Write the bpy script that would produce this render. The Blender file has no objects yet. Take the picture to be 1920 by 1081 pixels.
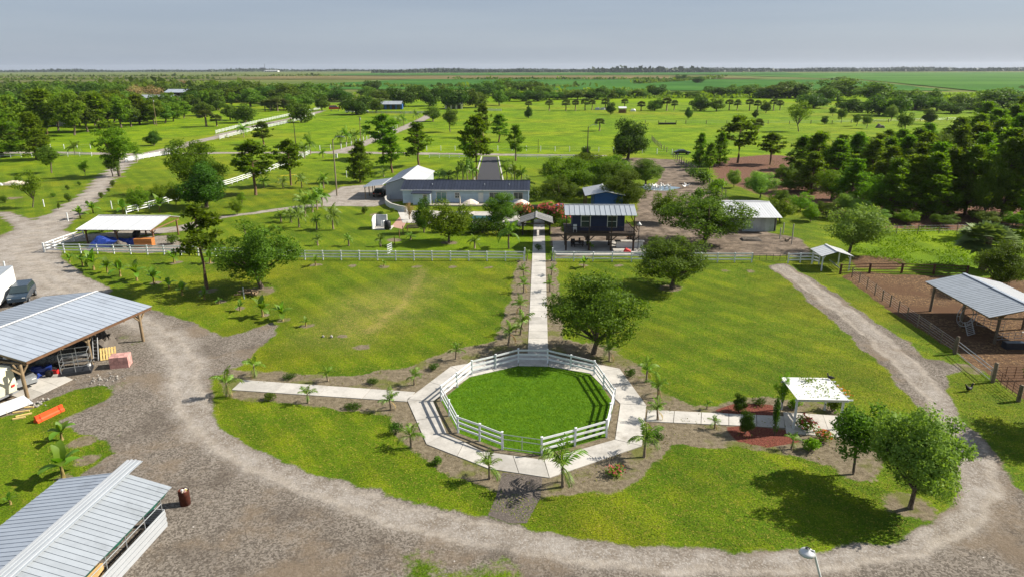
import bpy, bmesh, math, random
import numpy as np
from mathutils import Matrix, Vector

scene = bpy.context.scene
COL = scene.collection
R = math.radians

# ------------------------------------------------------------------ camera
CAM_H = 24.5
cam_data = bpy.data.cameras.new('camera')
cam_data.sensor_width = 36.0
cam_data.lens = 24.0
cam_data.clip_end = 90000.0
cam = bpy.data.objects.new('camera', cam_data)
COL.objects.link(cam)
cam.matrix_world = (Matrix.Translation((0, 0, CAM_H)) @ Matrix.Rotation(R(2.427), 4, 'Z')
                    @ Matrix.Rotation(R(90 - 17.862), 4, 'X') @ Matrix.Rotation(R(-0.16), 4, 'Z'))
scene.camera = cam

# ------------------------------------------------------------------ sky, sun, exposure
SUN_EL, SUN_AZ = 38.0, 13.0           # the sun stands to the east (+x), a little beyond (+y)
world = bpy.data.worlds.new('World')
scene.world = world
world.use_nodes = True
wt = world.node_tree
bg = wt.nodes['Background']
sky = wt.nodes.new('ShaderNodeTexSky')
sky.sky_type = 'NISHITA'
sky.sun_disc = False
sky.sun_elevation = R(SUN_EL)
sky.sun_rotation = R(90 - SUN_AZ)
sky.air_density = 1.0
sky.dust_density = 1.0
sky.ozone_density = 3.0
sky.altitude = 10
# a thin veil of stretched grey-blue cloud over the whole sky
tc = wt.nodes.new('ShaderNodeTexCoord')
mp = wt.nodes.new('ShaderNodeMapping'); mp.inputs['Scale'].default_value = (1.0, 1.0, 14.0)
nz = wt.nodes.new('ShaderNodeTexNoise'); nz.inputs['Scale'].default_value = 1.6; nz.inputs['Detail'].default_value = 5
veil = wt.nodes.new('ShaderNodeMix'); veil.data_type = 'RGBA'
veil.inputs[6].default_value = (2.35, 2.95, 4.05, 1); veil.inputs[7].default_value = (4.1, 4.6, 5.35, 1)
mixs = wt.nodes.new('ShaderNodeMix'); mixs.data_type = 'RGBA'; mixs.inputs[0].default_value = .8
wt.links.new(tc.outputs['Generated'], mp.inputs[0]); wt.links.new(mp.outputs[0], nz.inputs['Vector'])
wt.links.new(nz.outputs['Fac'], veil.inputs[0])
wt.links.new(sky.outputs[0], mixs.inputs[6]); wt.links.new(veil.outputs[2], mixs.inputs[7])
wt.links.new(mixs.outputs[2], bg.inputs[0])
bg.inputs[1].default_value = 0.062

sun_data = bpy.data.lights.new('sun', 'SUN')
sun_data.energy = 5.0
sun_data.angle = R(0.6)
sun_data.color = (1.0, 0.93, 0.82)
sun = bpy.data.objects.new('sun', sun_data)
COL.objects.link(sun)
sd = Vector((math.cos(R(SUN_AZ)) * math.cos(R(SUN_EL)), math.sin(R(SUN_AZ)) * math.cos(R(SUN_EL)), math.sin(R(SUN_EL))))
sun.rotation_euler = sd.to_track_quat('Z', 'Y').to_euler()

scene.view_settings.view_transform = 'Standard'
scene.view_settings.look = 'None'
scene.view_settings.gamma = 1.0
scene.view_settings.exposure = 0.9
scene.render.engine = 'CYCLES'
scene.cycles.max_bounces = 6
scene.cycles.diffuse_bounces = 2
scene.cycles.glossy_bounces = 2
scene.cycles.transparent_max_bounces = 6
scene.cycles.use_denoising = True

# ------------------------------------------------------------------ helpers
def link(o, parent=None):
    COL.objects.link(o)
    if parent is not None:
        o.parent = parent
    return o

def tag(o, label=None, cat=None, group=None, kind=None):
    if label: o['label'] = label
    if cat: o['category'] = cat
    if group: o['group'] = group
    if kind: o['kind'] = kind
    return o

def thing(name, label, cat, loc=(0, 0, 0), rz=0.0, group=None, scale=None):
    o = bpy.data.objects.new(name, None)
    o.empty_display_size = 0.2
    o.location = loc if len(loc) == 3 else (loc[0], loc[1], 0)
    o.rotation_euler = (0, 0, rz)
    if scale is not None:
        o.scale = scale
    link(o)
    return tag(o, label, cat, group)

def mesh_of(name, verts, faces, mat=None, smooth=False):
    me = bpy.data.meshes.new(name)
    me.from_pydata([tuple(map(float, v)) for v in verts], [], faces)
    if mat is not None:
        me.materials.append(mat)
    if smooth:
        me.polygons.foreach_set('use_smooth', [True] * len(me.polygons))
    me.update()
    return me

def mesh_np(name, V, F, mat=None, smooth=False):
    """V (n,3) and F (m,k) arrays -> mesh"""
    me = bpy.data.meshes.new(name)
    V = np.asarray(V, np.float32); F = np.asarray(F, np.int32)
    m, k = F.shape
    me.vertices.add(len(V)); me.vertices.foreach_set('co', V.ravel())
    me.loops.add(m * k); me.loops.foreach_set('vertex_index', F.ravel())
    me.polygons.add(m)
    me.polygons.foreach_set('loop_start', np.arange(0, m * k, k, dtype=np.int32))
    me.polygons.foreach_set('loop_total', np.full(m, k, np.int32))
    if smooth:
        me.polygons.foreach_set('use_smooth', np.ones(m, bool))
    if mat is not None:
        me.materials.append(mat)
    me.update(calc_edges=True)
    return me

def obj(name, me, parent=None, loc=(0, 0, 0), rot=(0, 0, 0), scale=(1, 1, 1)):
    o = bpy.data.objects.new(name, me)
    o.location = loc; o.rotation_euler = rot; o.scale = scale
    return link(o, parent)

CUBE_V = [(-.5, -.5, -.5), (.5, -.5, -.5), (.5, .5, -.5), (-.5, .5, -.5), (-.5, -.5, .5), (.5, -.5, .5), (.5, .5, .5), (-.5, .5, .5)]
CUBE_F = [(0, 3, 2, 1), (4, 5, 6, 7), (0, 1, 5, 4), (1, 2, 6, 5), (2, 3, 7, 6), (3, 0, 4, 7)]
_unit = {}
def unit(kind, mat):
    key = (kind, mat.name)
    if key not in _unit:
        if kind == 'box':
            _unit[key] = mesh_of('unit_box', CUBE_V, CUBE_F, mat)
        elif kind == 'post':          # square post with a low pyramid cap, base at z = 0, height 1
            v = [(x, y, z) for z in (0, .955) for x, y in ((-.5, -.5), (.5, -.5), (.5, .5), (-.5, .5))]
            v += [(x * 1.3, y * 1.3, .955) for x, y in ((-.5, -.5), (.5, -.5), (.5, .5), (-.5, .5))]
            v += [(x * 1.3, y * 1.3, .975) for x, y in ((-.5, -.5), (.5, -.5), (.5, .5), (-.5, .5))] + [(0, 0, 1.0)]
            f = [(0, 1, 5, 4), (1, 2, 6, 5), (2, 3, 7, 6), (3, 0, 4, 7), (8, 11, 10, 9),
                 (8, 9, 13, 12), (9, 10, 14, 13), (10, 11, 15, 14), (11, 8, 12, 15),
                 (12, 13, 16), (13, 14, 16), (14, 15, 16), (15, 12, 16)]
            _unit[key] = mesh_of('unit_post', v, f, mat)
        elif kind == 'cyl':           # cylinder along z, base at 0, height 1, diameter 1
            n = 10
            v = [(.5 * math.cos(2 * math.pi * i / n), .5 * math.sin(2 * math.pi * i / n), z) for z in (0, 1) for i in range(n)]
            f = [(i, (i + 1) % n, n + (i + 1) % n, n + i) for i in range(n)] + [tuple(range(n))[::-1], tuple(range(n, 2 * n))]
            _unit[key] = mesh_of('unit_cylinder', v, f, mat, True)
    return _unit[key]

def box(name, c, s, mat, parent=None, rz=0.0, rot=None):
    return obj(name, unit('box', mat), parent, c, rot or (0, 0, rz), s)

def beam(name, p0, p1, w, h, mat, parent=None, kind='box'):
    """a bar from p0 to p1; h is its upright size, w its sideways size"""
    p0, p1 = Vector(p0), Vector(p1)
    d = p1 - p0; L = d.length
    x = d / L
    up = Vector((0, 0, 1)) if abs(x.z) < .98 else Vector((0, 1, 0))
    y = up.cross(x).normalized(); z = x.cross(y)
    if kind == 'box':
        m = Matrix((x * L, y * w, z * h)).transposed().to_4x4()
        m.translation = (p0 + p1) / 2
    else:
        m = Matrix((y * w, z * h, x * L)).transposed().to_4x4()
        m.translation = p0
    o = bpy.data.objects.new(name, unit(kind, mat))
    link(o, parent)
    o.matrix_local = m
    return o

def cyl(name, base, dia, h, mat, parent=None):
    return obj(name, unit('cyl', mat), parent, base, (0, 0, 0), (dia, dia, h))

def tube_geo(path, radii, n=6, cap=False):
    """rings along a path -> verts, quad faces"""
    path = [Vector(p) for p in path]
    V, F = [], []
    for i, p in enumerate(path):
        a = path[max(i - 1, 0)]; b = path[min(i + 1, len(path) - 1)]
        d = (b - a).normalized()
        u = d.cross(Vector((0, 0, 1)))
        if u.length < 1e-3: u = Vector((1, 0, 0))
        u.normalize(); w = d.cross(u)
        for k in range(n):
            t = 2 * math.pi * k / n
            V.append(p + (u * math.cos(t) + w * math.sin(t)) * radii[i])
    for i in range(len(path) - 1):
        for k in range(n):
            a = i * n + k; b = i * n + (k + 1) % n
            F.append((a, b, b + n, a + n))
    return V, F

def join_geo(parts):
    V, F = [], []
    for v, f in parts:
        o = len(V); V += list(v); F += [tuple(i + o for i in q) for q in f]
    return V, F

def box_geo(c, s):
    return [(c[0] + x * s[0], c[1] + y * s[1], c[2] + z * s[2]) for x, y, z in CUBE_V], list(CUBE_F)

# ------------------------------------------------------------------ materials
class NT:
    def __init__(self, name):
        self.m = bpy.data.materials.new(name); self.m.use_nodes = True
        self.t = self.m.node_tree
        self.b = self.t.nodes['Principled BSDF']
        self.b.inputs['Specular IOR Level'].default_value = .3
    def put(self, sock, v):
        if hasattr(v, 'is_output') or isinstance(v, bpy.types.NodeSocket):
            self.t.links.new(v, sock)
        elif isinstance(v, (tuple, list)) and len(v) == 3 and sock.type == 'RGBA':
            sock.default_value = (*v, 1)
        else:
            sock.default_value = v
    def node(self, typ, ins=None, **props):
        n = self.t.nodes.new('ShaderNode' + typ)
        for k, v in props.items(): setattr(n, k, v)
        for k, v in (ins or {}).items(): self.put(n.inputs[k], v)
        return n
    def pos(self): return self.node('NewGeometry').outputs['Position']
    def objc(self): return self.node('TexCoord').outputs['Object']
    def noise(self, scale, vec=None, detail=4, rough=.55, dist=0.0):
        n = self.node('TexNoise', {'Scale': scale, 'Detail': detail, 'Roughness': rough, 'Distortion': dist})
        if vec is not None: self.put(n.inputs['Vector'], vec)
        return n.outputs['Fac']
    def voro(self, scale, vec=None, out='Distance'):
        n = self.node('TexVoronoi', {'Scale': scale})
        if vec is not None: self.put(n.inputs['Vector'], vec)
        return n.outputs[out]
    def mix(self, f, a, b, blend='MIX'):
        n = self.node('Mix', data_type='RGBA', blend_type=blend)
        self.put(n.inputs[0], f); self.put(n.inputs[6], a); self.put(n.inputs[7], b)
        return n.outputs[2]
    def ramp(self, f, lo, hi):
        n = self.node('MapRange', {'From Min': lo, 'From Max': hi}, interpolation_type='SMOOTHSTEP')
        self.put(n.inputs[0], f)
        return n.outputs[0]
    def math(self, op, a, b=0.0, c=None, clamp=False):
        n = self.node('Math', operation=op, use_clamp=clamp)
        self.put(n.inputs[0], a); self.put(n.inputs[1], b)
        if c is not None: self.put(n.inputs[2], c)
        return n.outputs[0]
    def attr(self, name):
        return self.node('Attribute', attribute_name=name).outputs['Fac']
    def mapping(self, vec, rz=0.0, scale=(1, 1, 1)):
        return self.node('Mapping', {'Vector': vec, 'Rotation': (0, 0, rz), 'Scale': scale}).outputs[0]
    def bump(self, h, dist=.02, strength=.5):
        n = self.node('Bump', {'Height': h, 'Distance': dist, 'Strength': strength})
        self.put(self.b.inputs['Normal'], n.outputs[0])
    def rand(self): return self.node('ObjectInfo').outputs['Random']
    def col(self, c): self.put(self.b.inputs['Base Color'], c)
    def rough(self, r): self.put(self.b.inputs['Roughness'], r)

_mats = {}
def M(name, color, rough=.6, metal=0.0, var=.18, scale=3.0, spec=.3, bump=0.0, dirt=None):
    """a painted or raw surface: base colour with blotchy wear, per-piece tone and fine relief"""
    if name in _mats: return _mats[name]
    t = NT(name)
    v = t.objc() if bump < 0 else t.pos()
    n1 = t.noise(scale, v, 5); n2 = t.noise(scale * 7, v, 3)
    f = t.math('ADD', t.math('MULTIPLY', n1, .65), t.math('MULTIPLY', n2, .35))
    f = t.math('ADD', f, t.math('MULTIPLY', t.math('SUBTRACT', t.rand(), .5), .25))
    dark = tuple(c * (1 - var) for c in color); light = tuple(min(1, c * (1 + var)) for c in color)
    c = t.mix(t.ramp(f, .3, .7), dark, light)
    if dirt:
        c = t.mix(t.ramp(t.noise(scale * .6, v, 6, .7), .52, .75), c, dirt)
    t.col(c); t.rough(t.math('ADD', rough - .06, t.math('MULTIPLY', n2, .12)))
    t.b.inputs['Metallic'].default_value = metal
    t.b.inputs['Specular IOR Level'].default_value = spec
    if bump > 0: t.bump(n2, bump)
    _mats[name] = t.m
    return t.m

# ------------------------------------------------------------------ the ground and what covers it
def seg_dist(X, Y, a, b):
    ax, ay = a; dx, dy = b[0] - ax, b[1] - ay
    t = np.clip(((X - ax) * dx + (Y - ay) * dy) / (dx * dx + dy * dy + 1e-9), 0, 1)
    return np.hypot(X - ax - t * dx, Y - ay - t * dy), t

def poly_mask(X, Y, poly, soft=.5):
    """1 inside a polygon, 0 outside, a ramp of +-soft metres across its edge"""
    P = np.array(poly); out = np.zeros(X.shape, np.float32)
    m = 2 * soft
    sel = (X > P[:, 0].min() - m) & (X < P[:, 0].max() + m) & (Y > P[:, 1].min() - m) & (Y < P[:, 1].max() + m)
    if not sel.any(): return out
    x, y = X[sel], Y[sel]
    d = np.full(x.shape, 1e9); ins = np.zeros(x.shape, bool)
    for i in range(len(P)):
        a, b = P[i], P[(i + 1) % len(P)]
        d = np.minimum(d, seg_dist(x, y, a, b)[0])
        c = (a[1] > y) != (b[1] > y)
        with np.errstate(divide='ignore', invalid='ignore'):
            ins ^= c & (x < (b[0] - a[0]) * (y - a[1]) / (b[1] - a[1] + 1e-12) + a[0])
    s = np.where(ins, d, -d)
    out[sel] = np.clip(.5 + s / (2 * soft), 0, 1)
    return out

def line_mask(X, Y, pts, soft=.4):
    """1 on a band along a polyline of ((x, y), half width)"""
    out = np.zeros(X.shape, np.float32)
    for (a, wa), (b, wb) in zip(pts, pts[1:]):
        wm = max(wa, wb) + soft * 2
        sel = (X > min(a[0], b[0]) - wm) & (X < max(a[0], b[0]) + wm) & (Y > min(a[1], b[1]) - wm) & (Y < max(a[1], b[1]) + wm)
        if not sel.any(): continue
        d, t = seg_dist(X[sel], Y[sel], a, b)
        w = wa + (wb - wa) * t
        out[sel] = np.maximum(out[sel], np.clip(.5 + (w - d) / (2 * soft), 0, 1))
    return out

def steps(a, b, f):
    v = [a]
    while v[-1] < b: v.append(v[-1] + f(v[-1]))
    return np.array(v)

GX = np.concatenate([-steps(0, 330, lambda x: .4 if x < 48 else .4 + (x - 48) * .035)[:0:-1], steps(0, 330, lambda x: .4 if x < 48 else .4 + (x - 48) * .035)])
GY = steps(20, 520, lambda y: .36 if y < 72 else .36 + (y - 72) * .011)
XX, YY = np.meshgrid(GX, GY)

# gravel yard and the loop drive round the lawn
yard = [(-59.05, 73.19), (-51.62, 72.06), (-46.10, 69.62), (-41.02, 66.99), (-36.50, 64.38), (-32.29, 61.38), (-30.11, 59.50), (-28.47, 61.80), (-26.87, 63.94), (-25.94, 62.47), (-25.71, 57.55),
        (-25.70, 53.37), (-27.12, 50.85), (-25.19, 45.99), (-22.83, 42.65), (-19.02, 39.77), (-15.39, 37.71), (-10.03, 35.57), (-6.51, 34.10), (-2.67, 33.14), (-0.66, 32.35), (2.14, 31.59),
        (5.56, 31.10), (11.15, 30.76), (15.75, 31.11), (19.58, 32.12), (22.71, 33.86), (24.71, 35.80), (27.18, 39.80), (28.49, 43.21), (28.82, 46.45), (28.77, 49.28),
        (29.64, 54.79), (29.68, 66.20), (29.85, 79.24), (29.72, 86.91), (32.40, 87.77), (33.27, 80.00), (33.98, 68.72), (34.36, 60.69), (34.13, 56.98), (35.74, 56.58),
        (36.00, 55.02), (34.35, 53.26), (32.57, 50.82), (31.00, 45.56), (30.58, 41.21), (29.62, 38.08), (28.74, 34.82), (29.01, 30.78), (23.99, 22.60), (-15.47, 21.05), (-21.57, 25.16),
        (-29.05, 36.47), (-28.27, 39.03), (-30.35, 40.75), (-33.85, 42.25), (-35.06, 43.14), (-34.55, 44.79), (-33.70, 46.75), (-33.79, 47.94), (-35.62, 49.13), (-37.30, 48.29), (-38.17, 46.40), (-38.68, 44.22), (-46.49, 41.94), (-69.21, 63.10)]
grass_in_yard = [[(-38.00, 42.25), (-37.06, 45.13), (-36.14, 47.20), (-34.97, 49.15), (-33.58, 50.21), (-33.01, 49.62), (-33.62, 47.67), (-34.25, 44.97), (-35.05, 41.45), (-36.57, 39.39)],
                 [(-7.32, 30.22), (-6.24, 30.61), (-4.41, 29.83), (-1.32, 30.16), (-0.17, 29.18), (-0.39, 25.98), (-7.69, 25.70)],
                 [(-41.14, 58.31), (-40.29, 60.81), (-38.25, 60.04), (-37.13, 58.98), (-37.74, 56.50), (-38.36, 58.41)],
                 [(-30.53, 41.03), (-29.45, 42.11), (-28.80, 40.38), (-29.32, 40.01)], [(-30.39, 64.44), (-28.65, 63.57), (-28.23, 61.23), (-28.93, 60.37)]]
track = [((-73.14, 91.07), 2.6), ((-63.15, 80.71), 2.2), ((-53.66, 72.77), 1.8), ((-41.82, 64.36), 1.8), ((-33.97, 57.90), 1.9), ((-30.21, 52.66), 1.8), ((-28.24, 48.14), 1.7), ((-23.20, 42.04), 1.5), ((-17.60, 38.00), 1.3),
         ((-11.42, 34.65), 1.2), ((-5.62, 32.35), 1.3), ((-0.20, 31.01), 1.3), ((6.77, 29.85), 1.1), ((13.75, 30.20), 1.1), ((19.85, 31.52), 1.1), ((24.75, 34.42), 1.1), ((28.42, 39.23), 1.0),
         ((30.36, 44.76), 1.0), ((31.30, 50.77), .9), ((32.44, 62.92), .8), ((31.93, 74.86), .8), ((30.99, 86.20), .8)]
roads = [[((-108.37, 171.86), 2.0), ((-103.67, 159.33), 2.1), ((-92.91, 137.63), 2.3), ((-85.49, 118.89), 2.8), ((-81.06, 105.11), 3.8), ((-77.02, 95.30), 4.6), ((-68.98, 85.56), 4.0), ((-59.76, 77.37), 3.5), ((-52.54, 72.03), 3.2)],
         [((-77.91, 100.73), 3.0), ((-70.64, 98.16), 2.6), ((-64.52, 101.86), 2.5), ((-58.49, 105.02), 2.2), ((-55.69, 114.16), 1.0), ((-50.84, 118.43), 1.0), ((-45.02, 124.03), 1.4), ((-37.93, 127.38), 2.2), ((-30.50, 130.89), 2.6), ((-26.46, 134.47), 3.0)],
         [((-82.37, 105.07), 2.0), ((-93.08, 114.43), 1.4), ((-97.47, 117.58), .9)],
         [((-107.05, 168.09), 2.0), ((-118.51, 193.32), 3.0), ((-118.41, 200.86), 4.0), ((-119.53, 222.34), 2.6), ((-123.05, 256.65), 2.6), ((-127.78, 302.72), 2.6), ((-130.16, 363.78), 2.6), ((-133.14, 424.97), 2.6)],
         [((-176.93, 206.48), 2.2), ((-151.11, 208.37), 2.2), ((-122.82, 203.42), 2.4), ((-97.04, 207.98), 2.2), ((-64.56, 209.98), 2.4), ((-26.28, 206.60), 2.4), ((-2.24, 204.42), 2.2), ((18.11, 203.52), 1.4)],
         [((-63.33, 208.61), 2.6), ((-60.93, 226.53), 2.6), ((-60.17, 257.50), 2.6), ((-59.31, 303.30), 2.6), ((-60.18, 359.94), 2.6), ((-62.46, 403.96), 2.6)]]
parking = [(-43.60, 131.68), (-43.45, 146.96), (-38.31, 149.96), (-24.57, 146.04), (-25.71, 133.32), (-31.07, 124.41), (-41.35, 125.16)]
pavilion_pad = [(-65.43, 91.31), (-68.19, 98.23), (-56.59, 101.38), (-51.74, 95.44), (-49.61, 91.21), (-50.98, 90.59), (-60.75, 90.28)]
bed = [(-27.63, 52.75), (-24.60, 52.42), (-22.12, 51.97), (-16.07, 51.56), (-11.08, 53.78), (-7.39, 57.94), (-4.30, 59.60), (-3.65, 65.36), (-3.30, 72.16), (-3.02, 88.47), (2.13, 88.64), (2.29, 72.35), (2.30, 60.50),
       (5.83, 58.03), (8.37, 55.15), (9.75, 49.52), (11.77, 47.16), (15.24, 48.16), (17.99, 49.17), (22.35, 47.72), (23.47, 41.62), (21.28, 38.36), (19.85, 38.91), (16.72, 40.57), (13.43, 41.39), (9.22, 41.51),
       (7.49, 38.94), (4.95, 36.13), (1.68, 35.36), (-0.25, 35.28), (-2.70, 35.85), (-5.32, 37.24), (-7.66, 39.01), (-10.00, 42.15), (-10.89, 45.16), (-14.86, 45.68), (-20.21, 46.88), (-24.47, 47.44)]
mulch_red = [[(13.19, 46.70), (15.17, 47.90), (17.95, 47.74), (17.35, 45.86), (14.25, 45.91)], [(13.41, 44.14), (15.00, 44.43), (17.83, 43.85), (18.01, 42.25), (15.60, 41.47), (13.66, 42.23)]]
pen = [(37.30, 82.13), (39.61, 84.53), (44.28, 83.27), (53.48, 82.43), (68.24, 79.46), (38.71, 41.52), (37.57, 48.98), (37.68, 54.86), (37.61, 59.03), (37.22, 66.45), (37.09, 73.16)]
pen_dark = [(42.00, 91.82), (45.88, 92.50), (49.13, 90.41), (47.64, 86.74), (45.21, 85.19), (40.13, 85.75)]
dirt_yard = [[(12.21, 93.75), (15.74, 111.16), (18.14, 127.34), (20.99, 140.62), (28.01, 160.04), (33.03, 194.04), (39.49, 195.34), (38.53, 175.18), (37.32, 152.59), (36.88, 136.17), (35.41, 105.24), (39.23, 102.20), (38.00, 94.56), (36.57, 91.65), (26.86, 91.62), (23.28, 91.79), (15.96, 91.56)],
             [(12.82, 193.62), (26.82, 198.69), (39.55, 194.17), (29.95, 164.21), (24.84, 172.98)]]
patio = [[(1.49, 108.74), (15.31, 109.15), (16.70, 91.58), (2.16, 90.00), (1.78, 93.42)], [(-25.79, 120.58), (-20.80, 122.68), (-2.20, 120.29), (-2.28, 103.03), (-17.56, 102.56), (-23.24, 108.01)]]
straw = [[(46.95, 194.33), (67.04, 207.06), (80.84, 195.02), (86.48, 165.55), (106.02, 150.76), (129.60, 144.74), (96.80, 106.03), (75.40, 109.78), (64.42, 107.95), (52.25, 110.25), (50.00, 120.84), (45.09, 136.39), (40.95, 160.35)]]
spots = [((21.83, 35.07), 1.9), ((20.27, 38.56), 1.4), ((-32.27, 74.08), 2.2), ((15.35, 76.68), 2.0), ((4.94, 57.14), 3.0), ((26.51, 84.10), .8), ((23.49, 84.00), .7), ((10.27, 86.03), .8), ((5.77, 86.14), .9),
         ((-24.53, 84.91), .9), ((-20.23, 84.55), .9), ((-15.83, 84.94), .8), ((-11.28, 84.84), .8), ((-6.69, 84.74), .7), ((-29.36, 85.01), .9), ((-28.81, 66.08), .8), ((-26.28, 64.58), .9), ((-23.37, 63.15), .9), ((-32.18, 67.97), .8),
         ((-35.22, 70.17), .8), ((-19.03, 60.43), .7), ((-31.65, 40.41), 1.1), ((-29.63, 38.45), 1.0), ((-29.87, 36.14), .7), ((-46.39, 76.72), .9), ((-38.61, 73.87), 1.4), ((-100.58, 159.41), 2.0), ((-13.42, 97.59), 1.6),
         ((-159.88, 198.76), 2.2), ((-117.99, 148.70), 3.0), ((-105.84, 131.16), 2.4), ((-28.99, 117.65), 1.6), ((-48.43, 85.69), .9), ((-43.79, 85.84), .9), ((-21.81, 98.98), 1.6), ((-16.31, 57.88), 1.0), ((36.90, 55.05), 1.5), ((33.99, 60.94), 1.0)]

def smooth_noise(X, Y, s, seed):
    r = np.random.RandomState(seed); out = np.zeros(X.shape, np.float32)
    for k in range(5):
        a = r.uniform(0, 6.28); b = r.uniform(0, 6.28); f = s * r.uniform(.6, 1.6)
        out += np.sin((X * math.cos(a) + Y * math.sin(a)) * f + b)
    return out / 5

jx = XX + .35 * smooth_noise(XX, YY, 1.6, 1) + .2 * smooth_noise(XX, YY, 4, 2)
jy = YY + .35 * smooth_noise(XX, YY, 1.6, 3) + .2 * smooth_noise(XX, YY, 4, 4)
F = {}
g_y = poly_mask(jx, jy, yard, .55)
for p in grass_in_yard: g_y = np.minimum(g_y, 1 - .60 * poly_mask(jx, jy, p, 1.6))
g_r = np.zeros_like(g_y)
for r_ in roads: g_r = np.maximum(g_r, line_mask(jx, jy, r_, .55))
g_r = np.maximum(g_r, np.maximum(poly_mask(jx, jy, parking, .6), poly_mask(jx, jy, pavilion_pad, .8) * .8))
F['gravel'] = np.maximum(g_y, g_r)
F['track'] = np.maximum(line_mask(jx, jy, track, 1.1), g_r) * F['gravel']
def offset_line(pts, d):
    q = np.array([p for p, _ in pts]); t = np.gradient(q, axis=0); t /= np.linalg.norm(t, axis=1, keepdims=True) + 1e-9
    return [(tuple(a + np.array([-b[1], b[0]]) * d), .28) for a, b in zip(q, t)]
def dense_line(pts, k=6):
    q = np.array([p for p, _ in pts]); n = len(q); s = np.arange(n); u = np.linspace(0, n - 1, (n - 1) * k + 1)
    q = np.stack([np.interp(u, s, q[:, 0]), np.interp(u, s, q[:, 1])], 1)
    for _ in range(10): q[1:-1] = q[1:-1] * .5 + (q[:-2] + q[2:]) * .25
    return [(tuple(a), 0) for a in q]
rut = np.zeros_like(g_y)
for base_line in (track, roads[0], roads[1]):
    dl = dense_line(base_line)
    for off in (-.85, .85): rut = np.maximum(rut, line_mask(jx, jy, offset_line(dl, off), .35))
F['rut'] = rut * F['gravel']
F['bed'] = poly_mask(jx, jy, bed, .5)
for (sx, sy), sr in spots:
    F['bed'] = np.maximum(F['bed'], np.clip(1.2 - np.hypot((jx - sx), (jy - sy)) / sr, 0, 1))
dy = np.zeros_like(g_y)
for p in dirt_yard + patio[:1]: dy = np.maximum(dy, poly_mask(jx, jy, p, 1.0))
F['soil'] = dy
F['pen'] = np.maximum(poly_mask(jx, jy, pen, .35), .8 * poly_mask(jx, jy, pen_dark, 1.0))
st = np.zeros_like(g_y)
for p in straw: st = np.maximum(st, poly_mask(jx, jy, p, 3.0))
F['straw'] = st
rm = np.zeros_like(g_y)
for p in mulch_red: rm = np.maximum(rm, poly_mask(XX, YY, p, .2))
F['redmulch'] = rm
# how lush the grass is: the mown front lawn is olive, the pasture behind is a bright green
lush = np.clip((YY - 150) / 60, 0, 1)
lush = np.maximum(lush, poly_mask(XX, YY, [(42.73, 91.84), (44.88, 104.46), (53.97, 110.30), (81.26, 111.11), (96.80, 106.03), (77.27, 82.99), (54.03, 83.36)], 3.0))
lush = np.maximum(lush, .55 * poly_mask(XX, YY, [(-25.42, 100.57), (-1.88, 103.75), (-2.00, 90.99), (-23.54, 92.63)], 2.0))
F['lush'] = lush.astype(np.float32)
dry = 1.0 * line_mask(jx, jy, [((-15.16, 83.47), .5), ((-14.84, 77.77), .7), ((-14.93, 69.96), .7), ((-16.80, 61.92), .8)], .8)
dry = np.maximum(dry, .5 * poly_mask(jx, jy, [(-22.16, 71.53), (-16.55, 79.91), (-11.94, 80.06), (-12.60, 65.05), (-17.30, 57.85), (-22.68, 58.96)], 3.0))
F['dry'] = dry.astype(np.float32)

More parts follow.
